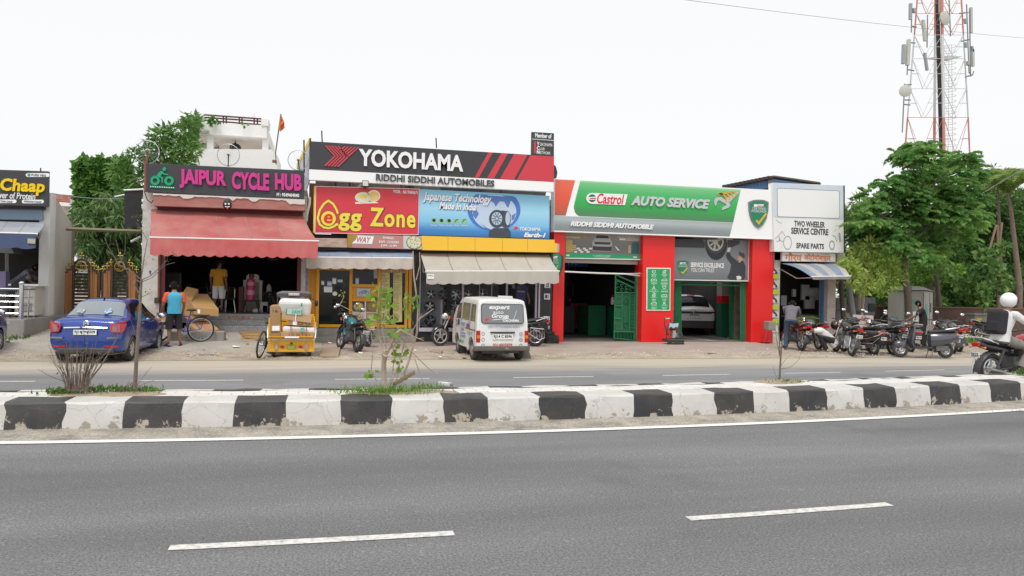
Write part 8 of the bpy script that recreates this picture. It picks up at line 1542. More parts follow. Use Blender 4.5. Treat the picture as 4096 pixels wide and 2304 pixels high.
def person(label,loc,rz,J,shirt,pants,skinm,hairm,short=0,sleeve='half',sleeve_m=None,shoes=None,face=0.,hat=None,sc=1.,beard=None,group=None):
 0
 o=thing('person',label,'person',loc,rz,group,sc);J={k:Vector(v)for k,v in J.items()}
 rad=dict(pelvis=.125,spine=.115,chest=(.15,.115),neck=.052,hb=.066,head=.088,crown=.062,shL=.062,shR=.062,elL=.042,elR=.042,wrL=.028,wrR=.028,paL=(.036,.018),paR=(.036,.018),hipL=.085,hipR=.085,knL=.056,knR=.056,anL=.036,anR=.036,toL=.030,toR=.030)
 hd=(J['head']-J['neck']).normalized();J['hb']=J['neck']*.45+J['head']*.55;J['crown']=J['head']+hd*.085
 for s in 'LR':
  d=(J['wr'+s]-J['el'+s]).normalized();J['pa'+s]=J['wr'+s]+d*.075
 legs=[['pelvis','hip'+s,'kn'+s,'an'+s,'to'+s]for s in 'LR'];arms=[['chest','sh'+s,'el'+s,'wr'+s,'pa'+s]for s in 'LR']
 mb=MB();chainskin(mb,J,[['pelvis','spine','chest','neck','hb','head','crown']]+legs+arms,rad,'pelvis')
 f=Vector((math.sin(face),math.cos(face),0));side=Vector((f.y,-f.x,0));H_=J['head']
 mb.tube([H_+f*.075+hd*.01,H_+f*.115-hd*.025],[.012,.018],6)
 for sg in(-1,1):mb.ell(H_+side*sg*.092-hd*.005,(.018,.03,.036),n=6,k=5)
 for s in 'LR':
  w_=J['wr'+s];p=J['pa'+s];d=(p-w_).normalized();a=d.cross(Vector((0,1,0)));a=a.normalized()if a.length>.1 else Vector((1,0,0));n_=d.cross(a).normalized()
  for i,(off,ln)in enumerate(((-.030,.065),(-.010,.078),(.010,.074),(.029,.058))):
   b0=p+a*off+d*.01;mb.tube([b0,b0+d*ln*.5+n_*.008,b0+d*ln*.85+n_*.028],[.009,.0085,.007],5)
  b0=w_+d*.03+a*-.034;mb.tube([b0,b0+d*.03-a*.022,b0+d*.06-a*.022+n_*.012],[.011,.010,.008],5)
 mb.build('body',skinm,o,sm=1,wl=0)
 sv=(J['shR']-J['shL']).normalized()
 def rings(mb,spec):
  rs=[]
  for k,(c,w_,d_)in enumerate(spec):
   up=(spec[min(k+1,len(spec)-1)][0]-spec[max(k-1,0)][0]).normalized();s_=(sv-up*sv.dot(up)).normalized();f_=up.cross(s_)
   rs.append([c+s_*w_*math.copysign(abs(math.cos(q))**.8,math.cos(q))+f_*d_*math.copysign(abs(math.sin(q))**.8,math.sin(q))for q in[2*math.pi*i/16 for i in range(16)]])
  mb.loft(rs);return mb
 P_,S_,C_,N_=J['pelvis'],J['spine'],J['chest'],J['neck'];sm_=(J['shL']+J['shR'])/2;dn=(P_-S_)*.42
 mb=rings(MB(),[(P_+dn,.185,.135),(P_,.18,.132),(S_,.168,.125),(S_.lerp(C_,.6),.188,.132),(C_,.205,.132),(C_.lerp(sm_,.75),.212,.115),(sm_+(N_-C_)*.18,.165,.088),(N_.lerp(sm_,.35),.078,.07)])
 ar=MB()
 for s in 'LR':
  a,e,w_=J['sh'+s],J['el'+s],J['wr'+s];q=mb if not sleeve_m else ar
  if sleeve=='long':q.tube([a+(sm_-a)*.25,a,a.lerp(e,.5),e,w_.lerp(e,.05)],[.075,.078,.066,.056,.044],10)
  else:q.tube([a+(sm_-a)*.25,a,a.lerp(e,.35),a.lerp(e,.74)],[.075,.080,.074,.070],10)
 sh=mb.build('shirt',shirt,o,sm=1,wl=0)
 if sleeve_m:ar.each('sleeve',sleeve_m,sh,sm=1,wl=0)
 mb=rings(MB(),[(P_+dn*1.5,.150,.11),(P_+dn*.6,.182,.132),(P_-dn*.5,.172,.125)])
 for s in 'LR':
  h_,k_,a_=J['hip'+s],J['kn'+s],J['an'+s]
  if short:mb.tube([h_,h_.lerp(k_,.5),k_,k_.lerp(a_,.10)],[.105,.098,.092,.095],10)
  else:mb.tube([h_,h_.lerp(k_,.5),k_,k_.lerp(a_,.5),k_.lerp(a_,.97)],[.105,.092,.078,.070,.066],10)
 mb.build('shorts' if short else 'trousers',pants,o,sm=1,wl=0)
 if shoes:
  for s in 'LR':a,t=J['an'+s],J['to'+s];d=(t-a);d.z=0;d.normalize();mb=MB();mb.hexa([(Vector((a.x,a.y,0))+d*q+Vector((d.y,-d.x,0))*e)+Vector((0,0,z))for z in(.0,.028)for q,e in((-.06,-.045),(.19,-.045),(.19,.045),(-.06,.045))]);mb.build('sandal',shoes,o,wl=0,bv=.008)
 if hat is None:
  mb=MB();mb.ell(H_+hd*.035-f*.016,(.098,.098,.098),n=14,k=10);mb.ell(H_-f*.035-hd*.02,(.088,.075,.09),n=12,k=8);mb.build('hair',hairm,o,sm=1,wl=0)
 if beard:MB().ell(H_+f*.045-hd*.075,(.055,.05,.05)).build('beard',beard,o,sm=1,wl=0)
 for sg in(-1,1):MB().ell(H_+f*.085+side*sg*.032+hd*.012,(.012,.012,.009),n=8,k=6).build('eye',P_black,o,sm=1,wl=0)
 return o
SK=mat('brown skin',(.26,.13,.08),.55);SK2=mat('dark brown skin',(.17,.085,.055),.55);HR=mat('black hair',(.012,.010,.010),.8,spec=.1)
def cloth(n,c,d=None):return mat(n,c,.9,dirt=d or tuple(q*.7 for q in c),da=.6,ds=7,bump=.4,bs=14)
def stand(**k):
 J=dict(pelvis=(0,0,.95),spine=(0,0,1.12),chest=(0,0,1.32),neck=(0,.02,1.47),head=(0,.05,1.62),shL=(-.19,0,1.39),shR=(.19,0,1.39),elL=(-.25,-.02,1.12),elR=(.25,-.02,1.12),wrL=(-.26,.06,.88),wrR=(.26,.06,.88),hipL=(-.09,0,.90),hipR=(.09,0,.90),knL=(-.11,.02,.50),knR=(.11,.02,.50),anL=(-.12,-.02,.09),anR=(.12,-.02,.09),toL=(-.14,.15,.03),toR=(.14,.15,.03))
 J.update(k);return J
p=gnd(690,1385);L_=p+Vector((.02,.05,0))
o=person('man seen from behind in a sky blue sleeveless shirt with orange sleeves and black shorts',L_,R(20),stand(elL=(-.27,.02,1.12),wrL=(-.30,.18,.90),elR=(.25,.0,1.12),wrR=(.24,.12,.90),head=(-.01,.06,1.62),knL=(-.12,.0,.5),anL=(-.13,-.06,.09),knR=(.13,.03,.5),anR=(.16,.0,.09),toL=(-.2,.1,.03),toR=(.22,.16,.03)),cloth('sky blue jersey',(.07,.42,.62)),cloth('black shorts cloth',(.022,.021,.024)),SK,HR,short=1,sleeve='none',sleeve_m=cloth('orange jersey sleeve',(.75,.11,.03)),shoes=lp('navy flip flop',(.04,.04,.14)))
q=L_+Vector((-.33,.06,.78));s=thing('shopping_bag','small orange and white bag held low by the man in sky blue','bag',q);b=MB();b.loft([[(q.x+x*w,q.y+y*w*.5,q.z+z)for x,y in((-1,-1),(1,-1),(1,1),(-1,1))]for z,w in((-.14,.10),(-.02,.12),(.08,.06),(.13,.02))]);b.build('bag',mat('orange bag',(.70,.30,.05),.6,dirt=(.75,.7,.62),da=.9,ds=7,lo=.45,hi=.55),s,bv=.01)
p=at(*K4(850,760),25.8);
person('bearded man in a mustard shirt and white shorts inside the bicycle shop looking right',(p.x,25.8,zfl),R(-12),stand(head=(.03,.04,1.64),elR=(.25,-.06,1.12),wrR=(.27,-.02,.86)),cloth('mustard shirt cloth',(.50,.24,.02)),cloth('white shorts cloth',(.62,.61,.60)),SK2,HR,short=1,face=R(75),beard=HR,sc=.97)
p=at(*K2(230,860),26.3)
person('man in a grey lavender shirt bending over his work inside the food shop',(p.x-.1,26.3,zp),R(-90),stand(pelvis=(0,-.18,.95),spine=(0,-.02,1.08),chest=(0,.18,1.25),neck=(0,.30,1.37),head=(0,.42,1.46),shL=(-.19,.20,1.31),shR=(.19,.20,1.31),elL=(-.26,.40,1.02),elR=(.26,.36,1.02),wrL=(-.18,.62,.92),wrR=(.18,.60,.92),hipL=(-.09,-.16,.9),hipR=(.09,-.16,.9)),cloth('lavender grey shirt',(.28,.28,.33)),cloth('dark trousers cloth',(.03,.03,.035)),SK2,HR,sc=1.0)
p=gnd(3160,1399)
person('man in a grey striped T shirt and blue jeans bending over the red motorcycle',p,R(-35),stand(pelvis=(0,-.10,.96),spine=(.0,.02,1.12),chest=(.02,.20,1.28),neck=(.03,.33,1.37),head=(.04,.44,1.46),shL=(-.18,.20,1.32),shR=(.20,.22,1.32),elL=(-.14,.46,1.12),elR=(.26,.44,1.10),wrL=(-.02,.62,1.02),wrR=(.16,.64,1.02),hipL=(-.10,-.10,.92),hipR=(.10,-.06,.92),knL=(-.12,.02,.5),knR=(.2,.34,.78),anL=(-.13,-.1,.09),anR=(.22,.32,.40),toL=(-.16,.08,.03),toR=(.24,.5,.36)),cloth('grey striped jersey',(.16,.15,.17),(.10,.095,.11)),cloth('blue jeans',(.055,.085,.14)),SK2,HR,sleeve='half',shoes=None,sc=1.05)
p=gnd(3296,1409)
person('man in a white shirt crouching between the motorcycles, head hidden',p,R(58),stand(pelvis=(0,-.26,.27),spine=(0,-.12,.42),chest=(0,.10,.58),neck=(0,.26,.66),head=(0,.36,.66),shL=(-.19,.12,.62),shR=(.19,.12,.62),elL=(-.22,.36,.62),elR=(.22,.36,.62),wrL=(-.12,.56,.52),wrR=(.12,.56,.52),hipL=(-.10,-.24,.34),hipR=(.10,-.24,.34),knL=(-.17,.14,.46),knR=(.17,.14,.46),anL=(-.15,-.06,.09),anR=(.15,-.06,.09),toL=(-.16,.10,.03),toR=(.16,.1,.03)),cloth('white shirt cloth',(.74,.73,.72)),cloth('dark trousers cloth',(.03,.03,.035)),SK2,HR,sc=1.12)
p=gnd(3772,1406)
person('man in a black shirt standing behind the graphite scooter',p+Vector((0,.9,0)),R(55),stand(chest=(0,.06,1.32),neck=(0,.12,1.46),head=(0,.18,1.60),shL=(-.19,.06,1.39),shR=(.19,.06,1.39),elL=(-.26,.26,1.2),wrL=(-.22,.5,1.06),elR=(.26,.2,1.18),wrR=(.20,.42,1.04)),cloth('black shirt cloth',(.022,.02,.025)),cloth('dark trousers cloth',(.03,.03,.035)),SK,HR,sc=1.0)
a=g(3962,1545);MR=motorcycle('motorcycle','black and red motorcycle ridden along the far carriageway at the right edge',a+Vector((0,0,.003)),R(4),REDT,BLK2,lean=0,sari=1,sc=1.16,plate_s='RJ14\n2277',fl=BLK2,grab=1)
o=person('rider in a white shirt and white helmet with a black backpack at the right edge',a,R(4-90),stand(pelvis=(0,.22,.90),spine=(0,.24,1.06),chest=(0,.32,1.28),neck=(0,.37,1.42),head=(0,.42,1.56),shL=(-.20,.33,1.34),shR=(.20,.33,1.34),elL=(-.32,.56,1.16),elR=(.32,.56,1.16),wrL=(-.36,.86,1.08),wrR=(.36,.86,1.08),hipL=(-.12,.26,.86),hipR=(.12,.26,.86),knL=(-.22,.70,.72),knR=(.22,.70,.72),anL=(-.22,.46,.36),anR=(.22,.46,.36),toL=(-.24,.66,.30),toR=(.24,.66,.30)),cloth('white shirt cloth',(.74,.73,.72)),cloth('stone trousers',(.24,.22,.20)),SK,HR,sleeve='long',hat=1,sc=1.15)
RZ=Matrix.Translation(a)@Matrix.Rotation(R(4-90),4,'Z')@Matrix.Scale(1.15,4)
q=RZ@Vector((0,.41,1.60));s=thing('helmet','white full face helmet with a dark visor worn by the rider','helmet',q)
b=MB(RZ);b.ell((0,.41,1.61),(.135,.155,.145),n=20,k=14);b.build('shell',mat('white helmet',(.82,.82,.80),.2,coat=.5),s,sm=1);b=MB(RZ);b.sheet(lambda u,v:(.151*math.sin((u-.5)*2.2),.41+.170*math.cos((u-.5)*2.2),1.555+.085*v),10,3);b.build('visor',P_black,s,sm=1,fix=0)
s=thing('backpack','black backpack worn on the back of the rider','bag',RZ@Vector((0,.1,1.1)));b=MB(RZ);b.box((0,.13,1.20),(.34,.18,.46),rx=-.12);b.build('bag',mat('black nylon',(.02,.02,.024),.7,bump=.4,bs=12),s,bv=.06);b=MB(RZ);b.box((0,.035,1.12),(.24,.05,.2),rx=-.12);b.build('pocket',mat('black nylon',(.02,.02,.024),.7,bump=.4,bs=12),s,bv=.03)
p=gnd(2680,1376);s=thing('vacuum_cleaner','wet and dry vacuum cleaner on wheels with a blue cloth, before the middle red pillar','vacuum cleaner',p);S_=p.y/F
def vq(x,y,dy=0):return at(*L2(x,y),p.y+dy)
c=vq(1600,1330);r_=(vq(1650,1200).x-vq(1550,1200).x)/2
MB().tube([vq(1600,1290),vq(1600,1190)],[r_,r_],18).build('tank',W_chrome,s,sm=1);MB().tube([vq(1598,1195),vq(1598,1175)],[r_*1.12]*2,18).build('collar',BLKP,s);MB().tube([vq(1598,1175),vq(1600,1150),vq(1600,1125)],[r_*1.1,r_,r_*.6],18).build('lid',mat('dull red plastic',(.25,.05,.04),.5),s,sm=1)
b=MB();b.tube([vq(1500,1325),vq(1500,1200),vq(1475,1130),vq(1478,1045),vq(1550,1042),vq(1558,1090)],.018,6);b.build('handle',BLKP,s,sm=1);MB().tube([vq(1485,1045),vq(1545,1043)],.024,6).build('grip',lp('pale grip',(.5,.45,.42)),s)
b=MB();b.bb((vq(1475,1340).x,p.y-.28,.10),(vq(1690,1340).x,p.y+.25,.22));b.build('base',BLKP,s,bv=.04)
for x,y in((1500,-.28),(1575,-.3),(1630,-.26),(1672,-.22)):q=vq(x,1340);MB().disc((q.x,p.y+y,.09 if x<1600 else.05),(0,1,0),.09 if x<1600 else.05,.04).build('wheel',TY,s)
b=MB();b.tube([vq(1525,1255,-.15),vq(1512,1230,-.2),vq(1515,1150,-.2),vq(1540,1105,-.15),vq(1590,1095,-.1)],.032,8);b.tube([vq(1640,1210,-.2),vq(1690,1230,-.25),vq(1705,1270,-.25),vq(1680,1295,-.2),vq(1620,1290,-.2)],.03,8);b.build('hose',mat('grey hose',(.06,.06,.065),.6),s,sm=1)
b=MB();b.sheet(lambda u,v:tuple(vq(1535+115*u+6*math.sin(v*5),1100+62*v*(1-.3*math.sin(u*6)**2)+8*math.sin(u*3.1),-.22-.14*math.sin(v*1.5))),12,8);b.build('cloth',mat('pale blue rag',(.30,.40,.46),.9),s,sm=1,fix=0)
p=gnd(3068,1374);s=thing('metal_stand','grey metal box on a thin red legged stand against the right red pillar','stand',p)
def sq(x,y,Y=None):return at(*L4(x,y),Y or p.y)
b=MB();a,c=sq(1338,1195),sq(1430,1078);b.bb((a.x,p.y-.15,a.z),(c.x,p.y+.2,c.z));b.build('box',mat('dusty tin box',(.26,.23,.20),.8,dirt=(.36,.32,.28),da=.7,ds=5),s,bv=.03)
for x0,x1,dy in((1355,1300,-.12),(1392,1402,-.12),(1360,1350,.2),(1400,1410,.2)):a=sq(x0,1200,p.y+dy);c=sq(x1,1345,p.y+dy);c.z=.02;MB().tube([a,c],.012,5).build('leg',lp('thin red paint',(.45,.05,.05)),s)
MB().tube([sq(1300,1335,p.y-.12),sq(1402,1335,p.y-.12)],.01,5).build('crossbar',lp('thin red paint',(.45,.05,.05)),s)
CA=mat('tan cardboard',(.44,.26,.10),.85,dirt=(.35,.20,.08),da=.5,ds=2)
def lcarton(label,A,B,D,up,m,mark=None):
 A,B,D,up=map(Vector,(A,B,D,up));o=thing('carton',label,'carton',(A+B)/2,group='cartons heaped by the shop steps');b=MB();q=[A,B,B+D,A+D];b.hexa(q+[v+up for v in q]);b.build('box',m,o,bv=.012)
 if mark:
  n=(B-A).cross(up).normalized();n=n if n.y<0 else-n
  for(k0,k1,j0,j1,mm)in mark:w=[A+(B-A)*k+up*j+n*.003 for k,j in((k0,j0),(k1,j0),(k1,j1),(k0,j1))];bb=MB();bb.prism(w,-n*.002);bb.build('print',mm,o)
 return o
def kq(x,y,Y):return at(*K4(x,y),Y)
lcarton('carton in the middle of the heap with small dark marks',kq(520,862,23.7),kq(752,888,23.7),(-.35,.7,.22),(0,.03,.24),CA,[(.62,.70,.3,.6,INK),(.80,.88,.3,.6,INK)])
lcarton('large top carton sliding off the heap, with a white label',kq(597,815,23.45),kq(855,834,23.45),kq(490,655,24.4)-kq(597,815,23.45),(0,.02,.22),CA,[(.14,.24,.25,.75,P_white)])
lcarton('crumpled carton at the top left of the heap by the blue shirted man',kq(455,800,23.9),kq(580,830,23.8),(.1,.5,.3),(-.03,.02,.5),CA)
A_,B_,D_=kq(650,1035,23.2),kq(860,1000,23.2),kq(735,890,23.9)-kq(855,990,23.2);o=lcarton('flat carton with a red stripe lowest in the heap behind the bicycle wheel',A_,B_,D_,(0,-.02,.10),CA)
U_=Vector((0,-.023,.105));b=MB();b.prism([A_+(B_-A_)*.45+U_,A_+(B_-A_)*.62+U_,A_+(B_-A_)*.62+U_+D_,A_+(B_-A_)*.45+U_+D_],(0,0,.003));b.build('red_stripe',P_brick,o,)
p=gnd(770,1364);p2=gnd(897,1364);s=MB().bb((p.x-.6,p.y,p.z-.1),(p2.x,p.y+.4,p.z+.27));tag(s.build('concrete_block',W_grey,bv=.03),'low grey concrete block behind the purple bicycle wheel','block')
p=gnd(1015,1358);s=thing('cardboard_sheet','flattened cardboard sheet lying before the granite steps','cardboard',p);b=MB();b.prism([gnd(*K4(1060,992))+Vector((0,0,.03)),gnd(*K4(1310,998))+Vector((0,0,.03)),gnd(*K4(1330,1095))+Vector((0,0,.03)),gnd(*K4(1130,1070))+Vector((0,0,.03))],(0,0,.015));b.build('sheet',CAR,s)
s=thing('yellow_hose','loop of thin yellow hose lying on the cardboard sheet','hose',p);b=MB();b.tube([gnd(*K4(1205+112*math.cos(q*.35),1075+28*math.sin(q*.35)))+Vector((0,0,.07))for q in range(19)],.013,6);b.build('loop',mat('yellow hose',(.55,.36,.03),.5),s,sm=1)
for q,lab,c_ in(([(205,1268),(228,1190),(425,1180),(405,1272)],'large stone slab lying on the verge by the teal motorcycle',K6),([(178,1218),(200,1205),(318,1212),(300,1242)],'flat brown slab lying on the verge left of the white van',K8)):
 P=[gnd(*c_(*v))+Vector((0,0,.02))for v in q];s=MB().prism(P,(0,0,.05));tag(s.build('stone_slab',mat('brown stone slab',(.32,.23,.15),.9,dirt=(.42,.34,.25),da=.6,ds=3),bv=.008),lab,'slab')
rr=random.Random(4)
for(x,y,sz,lab,m)in((947,1391,.16,'folded white paper lying on the concrete before the steps',P_white),(1320,1376,.07,'white scrap by the front wheel of the teal motorcycle',P_white),(1445,1417,.08,'crumpled white scrap behind the teal motorcycle',P_white),(1857,1434,.09,'dry brown leaf scrap by the front wheel of the van',P_brick),(1662,1405,.07,'white crumpled scrap on the forecourt left of the van',P_white),(1760,1433,.06,'small white scrap on the dirt before the van',P_white),(2192,1430,.06,'yellow wrapper on the dirt right of the van',P_yel),(815,1402,.07,'dark dry leaf on the concrete ramp',P_brick),(990,1378,.06,'brown scrap on the concrete near the cardboard sheet',P_brick)):
 p=gnd(x,y)+Vector((0,0,.015));b=MB();pts=[(p.x+sz*rr.uniform(.5,1.1)*math.cos(q),p.y+sz*rr.uniform(.5,1.)*math.sin(q),p.z+rr.uniform(0,.05))for q in(0,1.2,2.4,3.6,4.9)];b.loft([pts,[(v[0],v[1],v[2]+.008)for v in pts]]);tag(b.build('paper_scrap',m),lab,'litter')
s=thing('black_block','black painted kerb blocks at the foot of the left red pillar','block',gnd(2225,1372));p=gnd(2185,1374);q=gnd(2236,1374);MB().bb((p.x,p.y-.02,.02),(q.x,p.y+.35,.30)).build('lower_block',mat('black kerb block',(.025,.024,.023),.9,dirt=(.10,.09,.08),da=.6,ds=5),s,bv=.03);MB().bb((p.x,p.y+.1,.30),(q.x-.12,p.y+.4,.42)).build('upper_block',mat('black kerb block',(.025,.024,.023),.9),s,bv=.03)
s=thing('notice_board','white hand painted board in English and Hindi standing among the scooters','notice board',at(*L6(1295,1030),22.2));b=MB();Y=22.2;b.prism([at(*L6(1172,832),Y),at(*L6(1430,845),Y),at(*L6(1418,1032),Y),at(*L6(1165,1020),Y)],(0,.05,0));b.build('board',mat('pinkish white board',(.58,.50,.48),.7,dirt=(.5,.35,.33),da=.6,ds=3),s)
ptext(s,'Two Wheeler',L6(1190,925),L6(1405,862),Y-.003,lp('faded red paint',(.50,.16,.12)),th=.003,bold=.01);ptext(s,'सर्विस',L6(1240,985),L6(1350,942),Y-.003,P_grey,th=.003,bold=.02);ptext(s,'स्पेयर पार्ट',L6(1250,1030),L6(1400,998),Y-.003,P_grey,th=.003,bold=.01)
for x in(1190,1400):a=at(*L6(x,1020),Y+.03);MB().tube([a,Vector((a.x,a.y+.05,.0))],.02,5).build('leg',W_iron,s)
s=thing('helmet','black helmet hanging on the black motorcycle by the notice board','helmet',at(*L6(945,1000),21.6));b=MB();c=at(*L6(945,968),21.6);b.ell(c,(.17,.17,.17),n=16,k=12);b.build('shell',mat('glossy black shell',(.02,.018,.02),.15,coat=.6),s,sm=1);MB().ell(c+Vector((.05,-.11,-.02)),(.09,.08,.09)).build('lining',lp('helmet lining',(.01,.01,.01),.9),s,sm=1)
s=thing('rubble_heap','heap of pale broken stones near the maroon motorcycle','rubble',g(3850,1375));rr=random.Random(8)
for i in range(26):
 x=rr.uniform(N1(1040,0)[0],N1(1330,0)[0]);y=rr.uniform(N1(0,760)[1],N1(0,880)[1]);p=g(x,y,.0);z=rr.uniform(.1,.22);M_=Matrix.Rotation(rr.uniform(0,6),3,'Z')@Matrix.Rotation(rr.uniform(-.4,.4),3,'X');MB().ell(p+Vector((0,0,z*.4)),(z*1.5,z,z*.75),n=6,k=4,M_=M_).build('stone',mat('rubble stone',(.42,.34,.27),.9,dirt=(.55,.48,.40),da=.7,ds=2),s)
def leafmat(name,c1,c2,tr=.35):
 if name in MATS:return MATS[name]
 M=bpy.data.materials.new(name);MATS[name]=M;M.use_nodes=1;n=M.node_tree.nodes;l=M.node_tree.links;b=n['Principled BSDF'];out=n['Material Output']
 a=n.new('ShaderNodeAttribute');a.attribute_name='tint';mx=n.new('ShaderNodeMix');mx.data_type='RGBA';mx.inputs[6].default_value=(*c1,1);mx.inputs[7].default_value=(*c2,1);l.new(a.outputs['Fac'],mx.inputs[0])
 l.new(mx.outputs[2],b.inputs['Base Color']);b.inputs['Roughness'].default_value=.5;b.inputs['Specular IOR Level'].default_value=.35
 t=n.new('ShaderNodeBsdfTranslucent');l.new(mx.outputs[2],t.inputs['Color']);ms=n.new('ShaderNodeMixShader');ms.inputs[0].default_value=tr;l.new(b.outputs[0],ms.inputs[1]);l.new(t.outputs[0],ms.inputs[2]);l.new(ms.outputs[0],out.inputs[0]);return M
def unit(v):return v/np.maximum(np.linalg.norm(v,axis=-1,keepdims=1),1e-9)
def leaves(name,par,P,D,L,W,m,tint=None,wl=1):
 P=np.asarray(P,float);N=len(P);D=unit(np.asarray(D,float));L=np.broadcast_to(L,(N,))[:,None];W=np.broadcast_to(W,(N,))[:,None]
 q=RNG.normal(size=(N,3));q[:,2]*=.5;s=unit(np.cross(D,unit(q)));n_=np.cross(D,s)
 v=np.stack([P,P+D*L*.42+s*W*.5+n_*L*.05,P+D*L-n_*L*.10,P+D*L*.42-s*W*.5+n_*L*.05],1).reshape(-1,3)
 me=bpy.data.meshes.new(name);me.vertices.add(4*N);me.vertices.foreach_set('co',v.ravel());me.loops.add(4*N);me.loops.foreach_set('vertex_index',np.arange(4*N,dtype=np.int32));me.polygons.add(N);me.polygons.foreach_set('loop_start',np.arange(0,4*N,4,dtype=np.int32));me.polygons.foreach_set('loop_total',np.full(N,4,np.int32))
 at_=me.attributes.new('tint','FLOAT','FACE');at_.data.foreach_set('value',np.clip(RNG.random(N)if tint is None else tint,0,1).astype(np.float32));me.materials.append(m);me.update();me.validate()
 o=bpy.data.objects.new(name,me);COL.objects.link(o)
 if par is not None:
  o.parent=par
  if wl:o.matrix_parent_inverse=Matrix.Translation(par.location).inverted()
 return o
def cl(x,y,r,Y,rz=None):
 c=at(x,y,Y);k=(SY*c.x+CY*c.y)/F;return np.array(c),np.array([r*k,r*k*.8,(rz or r)*k])
def fill(clumps,per,droop=.3,shell=.45):
 P=[];D=[];T=[]
 for c,r in clumps:
  n=max(8,int(per*r[0]*r[2]));u=unit(RNG.normal(size=(n,3)));rad=(shell+(1-shell)*RNG.random((n,1))**.6)*(.85+.3*RNG.random((n,1)))
  P.append(c+u*rad*r);d=u+RNG.normal(size=(n,3))*.7;d[:,2]-=droop;D.append(d);T.append(np.clip(.35+RNG.normal(size=n)*.28+RNG.normal()*.15,0,1))
 return np.concatenate(P),np.concatenate(D),np.concatenate(T)
def scat(x0,x1,y0,y1,n,r0,r1,Y0,Y1,inside=None):
 o=[]
 while len(o)<n:
  x=RNG.uniform(x0,x1);y=RNG.uniform(y0,y1)
  if inside and not inside(x,y):continue
  o.append(cl(x,y,RNG.uniform(r0,r1),RNG.uniform(Y0,Y1)))
 return o
BARK=mat('grey brown bark',(.17,.14,.11),.9,dirt=(.10,.075,.055),da=.7,ds=9,bump=.4,bs=25);TWIG=mat('dry twig',(.20,.15,.12),.9,dirt=(.11,.08,.06),da=.6,ds=12)
def tree(name,label,base,top,r0,clumps,per,L,W,m,cat='tree',group=None,droop=.3,shell=.45,limbs=7,bark=None,mid=None,r1=.4):
 o=thing(name,label,cat,base,group=group);b=MB();base=Vector(base);top=Vector(top);mid=Vector(mid)if mid else base.lerp(top,.5)
 b.tube([base,mid,top],[r0,r0*.75,r0*.5],9)
 for c,r in RNG.permutation(np.array(clumps,dtype=object))[:limbs]if limbs else[]:
  c=Vector([float(q)for q in c]);s=mid.lerp(top,RNG.uniform(.5,1));k=s.lerp(c,.5)+Vector((0,0,.15));b.tube([s,k,c],[r0*.35,r0*.2,r0*.08],6)
 b.build('trunk',bark or BARK,o,sm=1);P,D,T=fill(clumps,per,droop,shell);leaves('crown',o,P,D,L*RNG.uniform(.5,1.45,len(P)),W*RNG.uniform(.55,1.3,len(P)),m,T);return o
LG=leafmat('neem leaf',(.09,.22,.045),(.26,.44,.12));LM=leafmat('mango leaf',(.06,.15,.035),(.26,.37,.14),.4);LV=leafmat('creeper leaf',(.07,.20,.035),(.20,.38,.08),.4);LD=leafmat('dark leaf',(.05,.13,.03),(.18,.33,.08),.4);LF=leafmat('feathery leaf',(.10,.27,.06),(.36,.56,.17),.5);LY=leafmat('light green leaf',(.28,.46,.07),(.60,.68,.22),.5);LB=leafmat('broad leaf',(.08,.19,.045),(.28,.42,.13),.35)
Yv=36;t=thing('creeper_house','house wall smothered in green creeper behind the entrance gate','house',(-14,Yv,0))
pxb(MB(),[(308,690),(330,645),(470,640),(500,700),(500,1180),(308,1180)],Yv,3).build('wall',mat('dull pale wall',(.42,.38,.35),.9,dirt=(.2,.16,.13),da=.8,ds=1),t)
n=4200;xs=RNG.uniform(303,520,n);ys=638+(RNG.random(n)**1.2)*230+8*np.sin(xs*.09);P=np.array([at(x,y,Yv-.05-RNG.random()*.5)for x,y in zip(xs,ys)]);D=RNG.normal(size=(n,3));D[:,2]-=.9;D[:,1]-=.6;leaves('creeper',t,P,D,.30,.24,LV)
nm=[cl(x,y,r,33.5)for x,y,r in[(640,560,46),(655,530,30),(700,540,44),(745,520,46),(770,485,34),(590,610,46),(540,650,50),(650,625,55),(720,600,55),(480,680,46),(560,720,55),(640,700,55),(720,670,55),(500,750,48),(590,790,50),(760,600,40)]]
tree('neem_tree','tall light green neem tree rising behind the cycle shop sign and rims',at(640,1200,33.5).xy.to_3d(),at(650,620,33.5),.22,nm,760,.28,.09,LG,droop=.5)
mg=scat(315,570,790,1130,42,34,58,30.5,32.5,lambda x,y:x>345-(y-790)*.12)+[cl(350,900,36,30.5),cl(345,980,36,30.5),cl(420,800,40,31),cl(520,840,50,31.5),cl(520,1050,50,31)]
tree('mango_tree','dark mango tree with drooping leaves behind the brown entrance gate',at(450,1290,31.5).xy.to_3d(),at(440,950,31.5),.25,mg,600,.36,.09,LM,droop=1.6)
vc=scat(752,790,470,590,14,12,20,37.0,37.4);P,D,T=fill(vc,700,.9);o=thing('climbing_plant','creeper climbing the left corner of the white rear house','creeper',at(770,600,37));leaves('foliage',o,P,D,.24,.18,LV,T)
vc=[cl(*K3(x,y),r,37.4)for x,y,r in((690,180,12),(740,190,14),(720,215,11),(790,205,9),(700,240,7),(1040,238,6))];P,D,T=fill(vc,900,.6);o=thing('terrace_plant','straggling green plant on the brown terrace railing of the rear house','plant',at(*K3(720,240),37.4));leaves('foliage',o,P,D,.16,.12,LV,T)
GT='trees beyond the boundary wall'
